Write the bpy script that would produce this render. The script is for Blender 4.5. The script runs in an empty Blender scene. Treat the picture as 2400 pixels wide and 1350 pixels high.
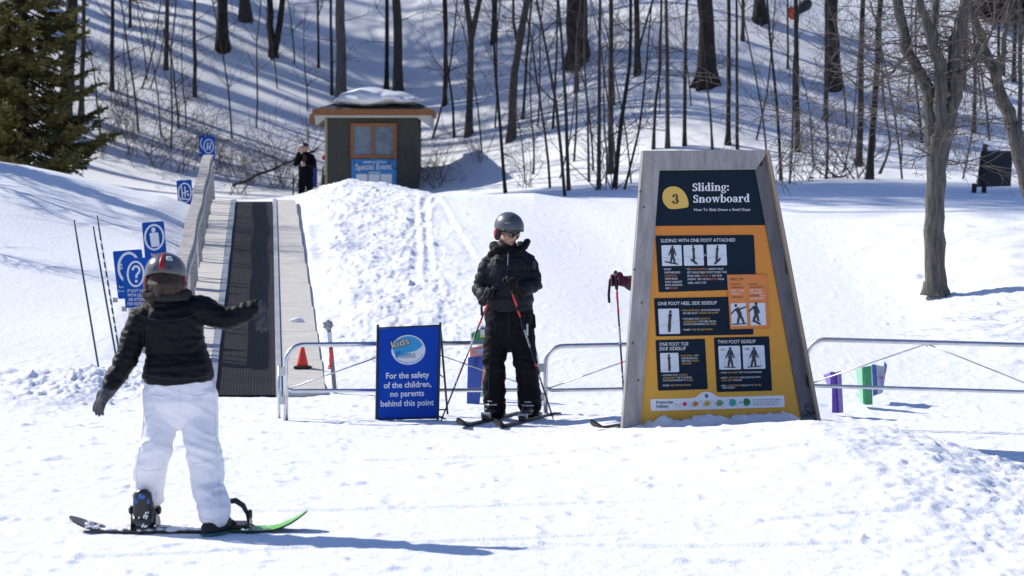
import bpy, math, random
import numpy as np
from mathutils import Vector, Matrix, noise as mnoise

# ------------------------------------------------------------------ scene, camera, world, sun
SC = bpy.context.scene
COL = SC.collection
F = 6480.0                     # focal length in pixels of the 2400 px wide picture
CAMH = 2.0
PITCH = math.atan((675 - 443) / F)
SUN_EL = math.radians(36)
SUN_AZ = Vector((-0.848, 0.53, 0)).normalized()      # horizontal direction towards the sun

cd = bpy.data.cameras.new('camera')
cd.sensor_width = 36; cd.lens = 36 * F / 2400
cd.clip_start = 0.1; cd.clip_end = 3000
cd.dof.use_dof = True; cd.dof.focus_distance = 23.2; cd.dof.aperture_fstop = 4.6
cam = bpy.data.objects.new('camera', cd); COL.objects.link(cam)
cam.location = (0, 0, CAMH); cam.rotation_euler = (math.pi / 2 - PITCH, 0, 0)
SC.camera = cam

W = bpy.data.worlds.new('World'); SC.world = W; W.use_nodes = True
nt = W.node_tree; nt.nodes.clear()
wo = nt.nodes.new('ShaderNodeOutputWorld'); bg = nt.nodes.new('ShaderNodeBackground'); sk = nt.nodes.new('ShaderNodeTexSky')
sk.sky_type = 'NISHITA'; sk.sun_disc = False; sk.sun_elevation = SUN_EL
sk.sun_rotation = math.atan2(SUN_AZ.x, SUN_AZ.y)
sk.air_density = 1.0; sk.dust_density = 0.2; sk.ozone_density = 3.0
bg.inputs[1].default_value = 0.122
hs = nt.nodes.new('ShaderNodeHueSaturation'); hs.inputs['Saturation'].default_value = 1.08
wb = nt.nodes.new('ShaderNodeMix'); wb.data_type = 'RGBA'; wb.blend_type = 'MULTIPLY'; wb.inputs[0].default_value = 1; wb.inputs[7].default_value = (1.05, .95, 1.10, 1)   # white balance of the skylight
nt.links.new(sk.outputs[0], hs.inputs['Color']); nt.links.new(hs.outputs[0], wb.inputs[6]); nt.links.new(wb.outputs[2], bg.inputs[0]); nt.links.new(bg.outputs[0], wo.inputs[0])

ld = bpy.data.lights.new('sun', 'SUN'); ld.energy = 5.0; ld.angle = math.radians(0.55); ld.color = (1.0, 0.952, 0.86)
sun = bpy.data.objects.new('sun', ld); COL.objects.link(sun)
sdir = SUN_AZ * math.cos(SUN_EL) + Vector((0, 0, math.sin(SUN_EL)))
sun.rotation_euler = sdir.to_track_quat('Z', 'Y').to_euler(); sun.location = sdir * 60

SC.view_settings.view_transform = 'Standard'; SC.view_settings.look = 'None'
SC.view_settings.exposure = 0.13; SC.view_settings.gamma = 1.0
SC.view_settings.use_curve_mapping = False
SC.cycles.max_bounces = 8; SC.cycles.diffuse_bounces = 4; SC.cycles.glossy_bounces = 3
SC.cycles.caustics_reflective = False; SC.cycles.caustics_refractive = False

# ------------------------------------------------------------------ pixel -> world helpers
_cp, _sp = math.cos(PITCH), math.sin(PITCH)
def ray(px, py):
    a, b = px - 1200, 675 - py
    return Vector((a, F * _cp + b * _sp, -F * _sp + b * _cp))
def P(px, py, Y):
    d = ray(px, py); return Vector((0, 0, CAMH)) + d * (Y / d.y)

# ------------------------------------------------------------------ noise
_rs = np.random.RandomState(7)
_perm = _rs.permutation(1024); _ga = _rs.rand(1024) * 2 * np.pi
_gx, _gy = np.cos(_ga), np.sin(_ga)
def pn(x, y):
    x = np.asarray(x, float); y = np.asarray(y, float)
    xi = np.floor(x).astype(int); yi = np.floor(y).astype(int); fx = x - xi; fy = y - yi
    u = fx * fx * fx * (fx * (fx * 6 - 15) + 10); v = fy * fy * fy * (fy * (fy * 6 - 15) + 10)
    def g(a, b, dx, dy):
        h = _perm[(_perm[a & 1023] + b) & 1023]; return _gx[h] * dx + _gy[h] * dy
    n0 = g(xi, yi, fx, fy) * (1 - u) + g(xi + 1, yi, fx - 1, fy) * u
    n1 = g(xi, yi + 1, fx, fy - 1) * (1 - u) + g(xi + 1, yi + 1, fx - 1, fy - 1) * u
    return 1.4 * (n0 * (1 - v) + n1 * v)
def ss(a, b, x):
    t = np.clip((np.asarray(x, float) - a) / (b - a), 0, 1); return t * t * (3 - 2 * t)

# ------------------------------------------------------------------ the lie of the land
LY = [-60, 10, 24, 26.3, 28, 33, 38, 43.5, 47, 52, 68, 72, 300]
LZ = [-0.2, 0, 0, 0.03, .16, .70, 1.22, 1.79, 1.80, 1.76, 1.68, 1.72, 1.72]
RY = [-60, 10, 24, 27, 33, 38, 42, 46, 51, 57, 63, 67, 300]
RZ = [-0.2, 0, -.03, .02, .68, 1.25, 1.65, 1.84, 1.96, 2.14, 2.4, 2.62, 2.62]
def curve(y, Yk, Zk):
    return (np.interp(y - .9, Yk, Zk) + np.interp(y, Yk, Zk) + np.interp(y + .9, Yk, Zk)) / 3
def carpet_x(y): return -2.54 + (y - 26.3) * (-4.05 + 2.54) / (43.5 - 26.3)
def carpet_z(y):
    return np.interp(y, [20, 26.2, 27, 33, 38, 42.6, 43.4, 44.4, 46], [0, .04, .11, .74, 1.27, 1.74, 1.80, 1.80, 1.72])
HG = 0.60
SIGN_L, SIGN_R = P(1442, 1008, 22.15), P(1920, 980, 22.70)
def land(x, y, fine=True):
    x = np.asarray(x, float); y = np.asarray(y, float)
    w = ss(-4.5, 5.5, x)
    z = curve(y, LY, LZ) * (1 - w) + curve(y, RY, RZ) * w
    # wooded hillside
    yf = 71.5 * (1 - w) + 66.5 * w
    t = y - yf; z = z + HG * (np.sqrt(t * t + 4) + t) / 2 * ss(-6, 0, t) + 0 * t
    hill = ss(0, 3, t)
    z = z + ss(3, 9, t) * (.30 * pn(x * .17 + 3, y * .2) + .12 * pn(x * .5, y * .5 + 9))
    # bank left of the carpet lift
    xc = carpet_x(y)
    bank = ss(.75, 4.6, xc - x) * ss(27, 41, y) * (1 - ss(44.5, 52, y))
    z = z + .62 * bank + .10 * bank * pn(x * .35, y * .2)
    z = z + .16 * ss(.75, 1.5, xc - x) * ss(26.6, 29.5, y) * (1 - ss(42, 45, y))
    # mound in front of the hut, with the berm running out to the right
    yc = 47.5 - .9 * np.clip(x + 2.8, 0, 8); hm = np.interp(x, [-4.6, -3.9, -3.3, -2.8, -2.0, -1.3, -.3, .35, .9, 1.6], [0, .06, .16, .33, .22, .10, .09, .13, .06, 0])
    z = z + hm * np.exp(-((y - yc) / (2.0 - .12 * np.clip(x + 2.8, 0, 6))) ** 2)
    z = z + .07 * ss(.66, .80, x - xc) * ss(26.3, 27, y) * (1 - ss(3.2, 5.0, x - xc)) * (1 - ss(43, 45, y))
    z = z + .07 * ss(.85, 1.25, x - xc) * ss(28, 33, y) * (1 - ss(3.2, 5.0, x - xc)) * (1 - ss(44, 47, y))
    # bank rising on the right below the big tree
    z = z + .30 * ss(4.2, 6.5, x) * ss(27, 32, y) * (1 - ss(36, 44, y))
    # long hump in front of the big sign: crest line, gentle front, quicker fall behind
    cy = np.interp(x, [-.6, .8, 1.61, 2.29, 2.85, 3.28, 3.6, 4.2], [21.6, 21.5, 20.9, 20.6, 20.5, 20.2, 19.8, 19.0])
    chh = np.interp(x, [-1.2, 0, .8, 1.61, 2.29, 2.85, 3.28, 3.6, 3.95, 4.4, 5.2], [0, .05, .125, .215, .270, .215, .100, .02, -.05, -.05, .0])
    keep = .62 * ss(.3, .9, x) * (1 - ss(2.2, 2.75, x))
    t = y - cy + .10 * pn(x * 2.2, y * 2.2) + .05 * pn(x * 6, y * 6)
    front = ss(-9, 0, t) ** 1.3
    back = 1 - (1 - keep) * ss(.1, 1.25, t)
    far = 1 - ss(23.4, 24.6, y)
    hump = np.where(t < 0, front, back) * far
    z = z + chh * hump - .06 * ss(2.5, 3.2, x) * ss(.3, 1.6, t) * (1 - ss(25, 28, y))
    plat = ss(-1.5, 1.6, x) * ss(8, 17, y)
    # trench for the lift
    tr = (1 - ss(.58, .72, np.abs(x - xc))) * ss(26.0, 26.9, y) * (1 - ss(43.2, 44.6, y))
    z = z * (1 - tr) + (carpet_z(y) - .10) * tr
    # groomed undulation
    z = z + .035 * pn(x * .35 + 11, y * .22) * ss(6, 14, y) * (1 - hill)
    if not fine: return z
    notr = 1 - tr
    rough = np.clip(plat * ss(1.2, 3.2, x - (y - 17.5) * .05) * (1 - ss(.2, 1.0, t)), 0, 1)
    pile = np.exp(-((y - 26.7) / .75) ** 2) * ss(-3.05, -3.5, x) * ss(-9, -5, x) + np.exp(-((y - 25.5) / .5) ** 2) * ss(-3.6, -4.4, x) * .6
    pile = np.clip(pile, 0, 1)
    rm = ss(.7, 1.1, x - xc) * (1 - ss(1.9, 3.4 + .5 * pn(x, y * .5), x - xc)) * ss(27, 29, y) * (1 - ss(47, 50, y))
    rr = ss(4.0, 5.5, x) * ss(26, 29, y) * (1 - ss(38, 42, y))
    wx = x + .06 * pn(x * 3, y * 3); wy = y + .06 * pn(x * 3 + 50, y * 3)
    n1 = pn(wx * 2.3, wy * 1.5); n2 = pn(wx * 5.2 + 7, wy * 3.6); n3 = pn(wx * 11, wy * 8 + 3); n4 = pn(wx * 23, wy * 17 + 3)
    slab = ss(.10, .17, pn(wx * 3.1 + 40, wy * 2.2 + .25 * n3)) * (.5 + .5 * n1) + .6 * ss(.15, .20, pn(wx * 7 + 4, wy * 5 + 8)) + .35 * ss(.12, .2, pn(wx * 15 + 4, wy * 11 + 8))
    lump = .55 * np.maximum(0, n2 - .05) + .4 * np.maximum(0, n3 - .05) + .3 * np.maximum(0, n4) + .5 * slab
    z = z + notr * rough * (.032 * n1 + .040 * lump - .010)
    z = z + notr * pile * (.10 + .08 * n1 + .06 * lump + .02 * n4)
    z = z + notr * rm * (.035 * n1 + .042 * lump)
    z = z + notr * rr * (.035 * n1 + .030 * lump)
    base = notr * (1 - rough) * (1 - hill) * ss(9, 13, y) * (1 - ss(45, 60, y))
    chop = np.maximum(0, pn(wx * 4, wy * 2.6) - .10) * np.maximum(0, n3 + .1)
    z = z + base * (1 - .55 * ss(24.5, 28, y)) * (.004 * n2 + .003 * n3 + .002 * n4 + .05 * chop)
    # old ski tracks climbing the mound
    for x0, y0, dx, a_ in ((-1.25, 36, -.035, .022), (-1.08, 36, -.035, .022), (-1.5, 37, .03, .018), (-1.36, 37, .03, .018), (-.7, 37.5, -.09, .012)):
        s = x - x0 - dx * (y - y0) + .05 * pn(y * .3, x0 * 9); tm = ss(y0 - 3, y0 - 1, y) * (1 - ss(y0 + 6, y0 + 8.5, y))
        z = z + tm * a_ * .5 * (np.exp(-((s - .07) / .035) ** 2) - 1.5 * np.exp(-(s / .05) ** 2))
    for x0, y0, k0, k1 in ((-2.9, 15.0, .22, .012), (-2.4, 17.2, .10, -.02), (-.6, 15.6, -.18, .03), (.6, 19.0, .12, .02), (-1.6, 20.3, -.06, .015), (1.2, 16.2, .25, -.03)):
        u = x - x0; s = y - y0 - k0 * u - k1 * u * u; tm = ss(0, .8, u) * (1 - ss(2.6, 4.2, u))
        z = z + tm * .010 * (np.exp(-((s - .07) / .03) ** 2) - 1.3 * np.exp(-(s / .045) ** 2))
    # ridge of shovelled snow against the foot of the sign
    ux, uy = (SIGN_R - SIGN_L).x, (SIGN_R - SIGN_L).y; L = math.hypot(ux, uy); ux /= L; uy /= L
    sx = (x - SIGN_L.x) * ux + (y - SIGN_L.y) * uy; sy = (x - SIGN_L.x) * uy - (y - SIGN_L.y) * ux
    m = ss(.10, .35, sx) * (1 - ss(L - .35, L - .12, sx)) * np.exp(-((sy - .03) / .10) ** 2)
    z = z + m * (.055 + .014 * np.sin(sx * 4.2 - .9) + .022 * n2 + .022 * n3 + .02 * n4)
    # snow packed round the skier's and boarder's feet, dimples and kicked chunks
    return z

_rc = np.random.RandomState(21)
CH = []
def scatter(n, x0, x1, y0, y1, r0, r1):
    for _ in range(n):
        r = r0 * (r1 / r0) ** (_rc.rand() ** 2.2); CH.append((x0 + (x1 - x0) * _rc.rand(), y0 + (y1 - y0) * _rc.rand(), r, .4 + .5 * _rc.rand()))
scatter(120, 1.3, 4.0, 13.6, 22.6, .010, .045)
scatter(220, -3.2, 3.4, 13.6, 25.0, .008, .022)
scatter(60, -5.6, -3.1, 25.2, 27.4, .015, .06)
scatter(40, -2.0, -.2, 27.5, 42, .015, .05)
scatter(70, 4.2, 6.5, 28, 38, .02, .07)

def G(px, py, y0=10.0, y1=130.0):
    """first point of the land on the ray through a pixel"""
    d = ray(px, py); Y = np.arange(y0, y1, .1); k = Y / d.y
    X = d.x * k; Zr = CAMH + d.z * k
    h = land(X, Y, False) - Zr
    i = int(np.argmax(h > 0)) if (h > 0).any() else len(Y) - 1
    return Vector((X[i], Y[i], float(land(X[i], Y[i], False))))
def gz(x, y): return float(land(x, y, True))

# ------------------------------------------------------------------ materials
MATS = {}
def mat(name, col, rough=.6, metal=0., var=0., vs=8., bump=0., bs=30., col2=None, spec=None, stretch=None, coat=0., lo=.38, hi=.66, detail=6):
    if name in MATS: return MATS[name]
    m = bpy.data.materials.new(name); m.use_nodes = True; MATS[name] = m
    t = m.node_tree; b = t.nodes['Principled BSDF']
    b.inputs['Base Color'].default_value = (*col, 1); b.inputs['Roughness'].default_value = rough; b.inputs['Metallic'].default_value = metal
    if spec is not None: b.inputs['Specular IOR Level'].default_value = spec
    if coat: b.inputs['Coat Weight'].default_value = coat; b.inputs['Coat Roughness'].default_value = .15
    src = None
    if var or bump or col2:
        tc = t.nodes.new('ShaderNodeTexCoord'); mp = t.nodes.new('ShaderNodeMapping')
        t.links.new(tc.outputs['Object'], mp.inputs[0])
        if stretch: mp.inputs['Scale'].default_value = stretch
        src = mp.outputs[0]
    if var or col2:
        n = t.nodes.new('ShaderNodeTexNoise'); n.inputs['Scale'].default_value = vs; n.inputs['Detail'].default_value = detail; n.inputs['Roughness'].default_value = .65
        t.links.new(src, n.inputs['Vector'])
        r = t.nodes.new('ShaderNodeValToRGB')
        c2 = col2 or tuple(min(1, c * (1 + var)) for c in col); c1 = col if col2 else tuple(c * (1 - var) for c in col)
        r.color_ramp.elements[0].position = lo; r.color_ramp.elements[1].position = hi
        r.color_ramp.elements[0].color = (*c1, 1); r.color_ramp.elements[1].color = (*c2, 1)
        t.links.new(n.outputs['Fac'], r.inputs[0]); t.links.new(r.outputs[0], b.inputs['Base Color'])
    if bump:
        n2 = t.nodes.new('ShaderNodeTexNoise'); n2.inputs['Scale'].default_value = bs; n2.inputs['Detail'].default_value = 5
        t.links.new(src, n2.inputs['Vector'])
        bp = t.nodes.new('ShaderNodeBump'); bp.inputs['Strength'].default_value = min(1, bump); bp.inputs['Distance'].default_value = .02 * max(1, bump)
        t.links.new(n2.outputs['Fac'], bp.inputs['Height']); t.links.new(bp.outputs[0], b.inputs['Normal'])
    return m

snow_m = mat('snow', (.86, .875, .90), .75, spec=.2)
def _snow():
    t = snow_m.node_tree; b = t.nodes['Principled BSDF']
    tc = t.nodes.new('ShaderNodeTexCoord')
    n1 = t.nodes.new('ShaderNodeTexNoise'); n1.inputs['Scale'].default_value = 14; n1.inputs['Detail'].default_value = 8; n1.inputs['Roughness'].default_value = .62
    n2 = t.nodes.new('ShaderNodeTexNoise'); n2.inputs['Scale'].default_value = 75; n2.inputs['Detail'].default_value = 4
    mp = t.nodes.new('ShaderNodeMapping'); mp.inputs['Scale'].default_value = (1, .6, 1)
    t.links.new(tc.outputs['Object'], mp.inputs[0]); t.links.new(mp.outputs[0], n1.inputs['Vector']); t.links.new(mp.outputs[0], n2.inputs['Vector'])
    b1 = t.nodes.new('ShaderNodeBump'); b1.inputs['Strength'].default_value = .35; b1.inputs['Distance'].default_value = .035
    b2 = t.nodes.new('ShaderNodeBump'); b2.inputs['Strength'].default_value = .35; b2.inputs['Distance'].default_value = .012
    t.links.new(n1.outputs['Fac'], b1.inputs['Height']); t.links.new(n2.outputs['Fac'], b2.inputs['Height'])
    t.links.new(b1.outputs[0], b2.inputs['Normal']); t.links.new(b2.outputs[0], b.inputs['Normal'])
_snow()

# ------------------------------------------------------------------ object helpers
def tag(o, label=None, cat=None, group=None, kind=None):
    if label: o['label'] = label
    if cat: o['category'] = cat
    if group: o['group'] = group
    if kind: o['kind'] = kind
    return o
def root(name, loc, label, cat, group=None):
    o = bpy.data.objects.new(name, None); COL.objects.link(o); o.location = loc; o.empty_display_size = .2
    return tag(o, label, cat, group)
def origin(o):
    v = Vector((0, 0, 0))
    while o: v = v + Vector(o.location); o = o.parent
    return v
def link_mesh(name, me, mats, parent=None, loc=None, smooth=True):
    for m in (mats if isinstance(mats, (list, tuple)) else [mats]): me.materials.append(m)
    o = bpy.data.objects.new(name, me); COL.objects.link(o)
    if parent: o.parent = parent
    elif loc is not None: o.location = loc
    me.polygons.foreach_set('use_smooth', [smooth] * len(me.polygons))
    return o

class MB:
    def __init__(s): s.v = []; s.f = []; s.m = []; s.cur = 0
    def add(s, vs, fs):
        k = len(s.v); s.v.extend(tuple(p) for p in vs); s.f.extend(tuple(i + k for i in f) for f in fs); s.m.extend([s.cur] * len(fs))
    def box(s, c, sz, R=None, bev=0.):
        c = Vector(c); hx, hy, hz = sz[0] / 2, sz[1] / 2, sz[2] / 2
        if bev:
            b = min(bev, hx * .9, hy * .9, hz * .9); vs = []; idx = {}
            for sx in (-1, 1):
                for sy in (-1, 1):
                    for sz_ in (-1, 1):
                        for ax in range(3):
                            p = [sx * (hx - b), sy * (hy - b), sz_ * (hz - b)]; p[ax] += (sx, sy, sz_)[ax] * b
                            idx[(sx, sy, sz_, ax)] = len(vs); vs.append(Vector(p))
            fs = []
            for ax in range(3):
                o1, o2 = [a for a in range(3) if a != ax]
                for sg in (-1, 1):
                    q = []
                    for a, b_ in ((-1, -1), (1, -1), (1, 1), (-1, 1)):
                        k = [0, 0, 0]; k[ax] = sg; k[o1] = a; k[o2] = b_; q.append(idx[(*k, ax)])
                    fs.append(q)
                    for sg2 in (-1, 1):
                        if ax < 2:
                            pass
            for a in range(3):
                for b_ in range(a + 1, 3):
                    o = 3 - a - b_
                    for sa in (-1, 1):
                        for sb in (-1, 1):
                            k1 = [0, 0, 0]; k1[a] = sa; k1[b_] = sb; k1[o] = -1; k2 = list(k1); k2[o] = 1
                            fs.append([idx[(*k1, a)], idx[(*k2, a)], idx[(*k2, b_)], idx[(*k1, b_)]])
            for sx in (-1, 1):
                for sy in (-1, 1):
                    for sz_ in (-1, 1): fs.append([idx[(sx, sy, sz_, a)] for a in range(3)])
        else:
            vs = [Vector((x * hx, y * hy, z * hz)) for x in (-1, 1) for y in (-1, 1) for z in (-1, 1)]
            fs = [(0, 1, 3, 2), (4, 6, 7, 5), (0, 4, 5, 1), (2, 3, 7, 6), (0, 2, 6, 4), (1, 5, 7, 3)]
        if R is not None: vs = [R @ v for v in vs]
        s.add([v + c for v in vs], fs)
    def prism(s, poly, off):
        """closed prism: 3d polygon plus an offset vector"""
        n = len(poly); off = Vector(off); a = [Vector(p) for p in poly]
        s.add(a + [p + off for p in a], [tuple(range(n)), tuple(range(2 * n - 1, n - 1, -1))] + [(i, i + n, (i + 1) % n + n, (i + 1) % n) for i in range(n)])
    def tube(s, pts, rad, n=8, cap=True, side=None, dome=0):
        pts = [Vector(p) for p in pts]; m = len(pts)
        rad = [r if isinstance(r, (tuple, list)) else (r, r) for r in (rad if isinstance(rad, (list, tuple)) else [rad] * m)]
        if dome:
            for end in (0, 1):
                q = pts if end == 0 else pts[::-1]; rr = rad if end == 0 else rad[::-1]
                d = (q[0] - q[1]).normalized(); r = rr[0]; rm = min(r)
                ex = [(q[0] + d * rm * math.sin(a), (r[0] * math.cos(a), r[1] * math.cos(a))) for a in (math.radians(80), math.radians(45))]
                if end == 0: pts = [e[0] for e in ex] + pts; rad = [e[1] for e in ex] + rad
                else: pts = pts + [e[0] for e in ex[::-1]]; rad = rad + [e[1] for e in ex[::-1]]
            m = len(pts)
        vs = []; u = Vector(side) if side is not None else None
        for i in range(m):
            d = (pts[min(i + 1, m - 1)] - pts[max(i - 1, 0)])
            d = d.normalized() if d.length > 1e-9 else Vector((0, 0, 1))
            if u is None: u = Vector((0, 0, 1)).cross(d) if abs(d.z) < .95 else Vector((1, 0, 0))
            if side is not None: u = Vector(side)
            u = u - d * u.dot(d); u = u.normalized() if u.length > 1e-9 else d.orthogonal().normalized(); w = d.cross(u)
            for k in range(n):
                a = 2 * math.pi * k / n; vs.append(pts[i] + u * (math.cos(a) * rad[i][0]) + w * (math.sin(a) * rad[i][1]))
        fs = [(i * n + k, i * n + (k + 1) % n, (i + 1) * n + (k + 1) % n, (i + 1) * n + k) for i in range(m - 1) for k in range(n)]
        if cap: fs += [tuple(range(n - 1, -1, -1)), tuple(range((m - 1) * n, m * n))]
        s.add(vs, fs)
    def ell(s, c, r, fr=None, nu=16, nv=10):
        c = Vector(c); fr = fr or (Vector((1, 0, 0)), Vector((0, 1, 0)), Vector((0, 0, 1)))
        r = r if isinstance(r, (tuple, list)) else (r, r, r)
        vs = []
        for j in range(1, nv):
            th = math.pi * j / nv
            for i in range(nu):
                ph = 2 * math.pi * i / nu
                vs.append(c + fr[0] * (r[0] * math.sin(th) * math.cos(ph)) + fr[1] * (r[1] * math.sin(th) * math.sin(ph)) + fr[2] * (r[2] * math.cos(th)))
        t = len(vs); vs += [c + fr[2] * r[2], c - fr[2] * r[2]]
        fs = [(j * nu + i, (j + 1) * nu + i, (j + 1) * nu + (i + 1) % nu, j * nu + (i + 1) % nu) for j in range(nv - 2) for i in range(nu)]
        fs += [(t, i, (i + 1) % nu) for i in range(nu)] + [(t + 1, (nv - 2) * nu + (i + 1) % nu, (nv - 2) * nu + i) for i in range(nu)]
        s.add(vs, fs)
    def patch(s, c, fr, r, ph0, ph1, th0, th1, thick=.01, nu=28, nv=10):
        """thick piece of an ellipsoid shell; fr = (right, forward, up); phi 0 = forward; th1 may depend on phi"""
        c = Vector(c); vs = []
        for lay in (0, 1):
            rr = [q - thick * lay for q in r]
            for j in range(nv + 1):
                for i in range(nu + 1):
                    ph = ph0 + (ph1 - ph0) * i / nu; a = th0(ph) if callable(th0) else th0; b = th1(ph) if callable(th1) else th1
                    th = a + (b - a) * j / nv
                    vs.append(c + fr[0] * (rr[0] * math.sin(th) * math.sin(ph)) + fr[1] * (rr[1] * math.sin(th) * math.cos(ph)) + fr[2] * (rr[2] * math.cos(th)))
        N = (nu + 1) * (nv + 1); q = lambda l, j, i: l * N + j * (nu + 1) + i
        fs = []
        for j in range(nv):
            for i in range(nu):
                fs.append((q(0, j, i), q(0, j + 1, i), q(0, j + 1, i + 1), q(0, j, i + 1))); fs.append((q(1, j, i), q(1, j, i + 1), q(1, j + 1, i + 1), q(1, j + 1, i)))
        for i in range(nu):
            fs.append((q(0, nv, i), q(1, nv, i), q(1, nv, i + 1), q(0, nv, i + 1))); fs.append((q(0, 0, i), q(0, 0, i + 1), q(1, 0, i + 1), q(1, 0, i)))
        if abs(ph1 - ph0) < 6.2:
            for j in range(nv):
                fs.append((q(0, j, 0), q(1, j, 0), q(1, j + 1, 0), q(0, j + 1, 0))); fs.append((q(0, j, nu), q(0, j + 1, nu), q(1, j + 1, nu), q(1, j, nu)))
        s.add(vs, fs)
    def mesh(s, name, org):
        me = bpy.data.meshes.new(name); o = Vector(org)
        me.from_pydata([(v[0] - o.x, v[1] - o.y, v[2] - o.z) for v in s.v], [], s.f); me.update(); return me
    def build(s, name, mats, parent=None, smooth=False, loc=None, recalc=False):
        org = origin(parent) if parent else (Vector(loc) if loc is not None else Vector((0, 0, 0)))
        me = s.mesh(name, org)
        o = link_mesh(name, me, mats, parent, loc, smooth)
        if any(s.m): me.polygons.foreach_set('material_index', s.m)
        return o

def fuse(name, mb, voxel, mats, parent, smooth=6, disp=None, factor=.5):
    """union of overlapping closed pieces as ONE continuous surface"""
    org = origin(parent); me = mb.mesh(name + '_raw', org)
    o = bpy.data.objects.new(name, me); COL.objects.link(o)
    r = o.modifiers.new('r', 'REMESH'); r.mode = 'VOXEL'; r.voxel_size = voxel; r.use_smooth_shade = True
    if smooth: q = o.modifiers.new('s', 'SMOOTH'); q.iterations = smooth; q.factor = factor
    dg = bpy.context.evaluated_depsgraph_get(); dg.update()
    me2 = bpy.data.meshes.new_from_object(o.evaluated_get(dg)); me2.name = name
    bpy.data.objects.remove(o); bpy.data.meshes.remove(me)
    if disp:
        n = len(me2.vertices); co = np.empty(n * 3); me2.vertices.foreach_get('co', co); co = co.reshape(-1, 3)
        no = np.empty(n * 3); me2.vertices.foreach_get('normal', no); no = no.reshape(-1, 3)
        wco = co + np.array(org)
        d = disp(wco, no); co = co + (no * d[:, None] if d.ndim == 1 else d); me2.vertices.foreach_set('co', co.ravel()); me2.update()
    me2.materials.clear()
    return link_mesh(name, me2, mats, parent)

def n3(co, s, off=0.0, st=(1, 1, 1)):
    """cheap vectorised 3d noise from 2d slices"""
    a = co * s * np.array(st) + off
    return (pn(a[:, 0] + .37 * a[:, 2], a[:, 1] + 17.1 + .61 * a[:, 2]) + pn(a[:, 1] * .9 + .45 * a[:, 0] + 31, a[:, 2] + 5.3)) * .62

from mathutils.bvhtree import BVHTree
def drape(obj, pix, r, m, name, parent=None, flat=1.0):
    """thin sewn line following the cloth of obj along the given pixels"""
    o = origin(obj); bv = BVHTree.FromPolygons([v.co + o for v in obj.data.vertices], [tuple(p.vertices) for p in obj.data.polygons]); pts = []
    for i in range(len(pix) - 1):
        for j in range(8):
            t = j / 8; a = ray(pix[i][0] * (1 - t) + pix[i + 1][0] * t, pix[i][1] * (1 - t) + pix[i + 1][1] * t).normalized(); h = bv.ray_cast(Vector((0, 0, CAMH)), a)
            if h[0] is not None: pts.append(h[0] + h[1] * r * .3)
    if len(pts) < 3: return None
    mb = MB(); mb.tube(pts, [(r, r * flat)] * len(pts), 6); return mb.build(name, m, parent or obj, True)
# ------------------------------------------------------------------ lettering
_dg = None
def glyph_mesh(txt, bold=0.):
    c = bpy.data.curves.new('t', 'FONT'); c.body = txt; c.size = 1; c.resolution_u = 3; c.offset = bold; c.fill_mode = 'FRONT'
    o = bpy.data.objects.new('t', c); COL.objects.link(o)
    dg = bpy.context.evaluated_depsgraph_get(); dg.update()
    me = bpy.data.meshes.new_from_object(o.evaluated_get(dg))
    v = [tuple(x.co) for x in me.vertices]; f = [tuple(p.vertices) for p in me.polygons]
    bpy.data.objects.remove(o); bpy.data.curves.remove(c); bpy.data.meshes.remove(me)
    return v, f
class Plane:
    """a flat board in the place; hit(px, py) gives the point of it seen at a pixel"""
    def __init__(s, p0, n): s.p = Vector(p0); s.n = Vector(n).normalized()
    def hit(s, px, py, off=0.):
        d = ray(px, py); o = Vector((0, 0, CAMH)); k = (s.p + s.n * off - o).dot(s.n) / d.dot(s.n); return o + d * k
def text_on(mb, pl, txt, a, b, cap, off, bold=0.02):
    """letter txt on plane pl from pixel a to pixel b (baseline), capital height cap pixels"""
    if not txt.strip(): return
    A, B = pl.hit(*a, off), pl.hit(*b, off); u = (B - A); L = u.length; u.normalize(); v = pl.n.cross(u).normalized()
    if v.z < 0: v = -v
    H = (pl.hit(a[0], a[1] - cap, off) - A).dot(v)
    vs, fs = glyph_mesh(txt, max(0, bold - .022) * .8)
    x0 = min(p[0] for p in vs); x1 = max(p[0] for p in vs)
    kx = L / (x1 - x0); ky = H / .727
    mb.add([A + u * ((p[0] - x0) * kx) + v * (p[1] * ky) for p in vs], fs)
def poly_on(mb, pl, pts, off, th=.002):
    """thin raised polygon (pixel outline) on a plane"""
    q = [pl.hit(x, y, off) for x, y in pts]
    n = len(q); c = q + [p - pl.n * th for p in q]
    mb.add(c, [tuple(range(n)), tuple(range(2 * n - 1, n - 1, -1))] + [(i, i + n, (i + 1) % n + n, (i + 1) % n) for i in range(n)])
def rrect(x0, y0, x1, y1, r, sk=0., k=3, sl=0.):
    """rounded rectangle as pixel outline; sk shears x per y, sl slopes y per x"""
    o = []
    for cx, cy, a0 in ((x1 - r, y0 + r, -90), (x1 - r, y1 - r, 0), (x0 + r, y1 - r, 90), (x0 + r, y0 + r, 180)):
        for i in range(k + 1):
            a = math.radians(a0 + 90 * i / k); X = cx + r * math.cos(a); Y = cy + r * math.sin(a); o.append((X + sk * (Y - y0), Y + sl * (X - x0)))
    return o
def ring_on(mb, pl, cx, cy, rx, ry, w, off, n=28, a0=0, a1=360):
    vs = []
    m = n + (0 if a1 - a0 >= 360 else 1)
    for i in range(m):
        a = math.radians(a0 + (a1 - a0) * i / n)
        for q in (1, 1 - w / rx): vs.append(pl.hit(cx + math.cos(a) * rx * q, cy + math.sin(a) * (ry - (rx - rx * q)), off))
    fs = [(2 * i, 2 * ((i + 1) % m), 2 * ((i + 1) % m) + 1, 2 * i + 1) for i in range(m if m == n else m - 1)]
    mb.add(vs, fs)
def disc(cx, cy, rx, ry, n=20): return [(cx + rx * math.cos(2 * math.pi * i / n), cy + ry * math.sin(2 * math.pi * i / n)) for i in range(n)]
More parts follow.
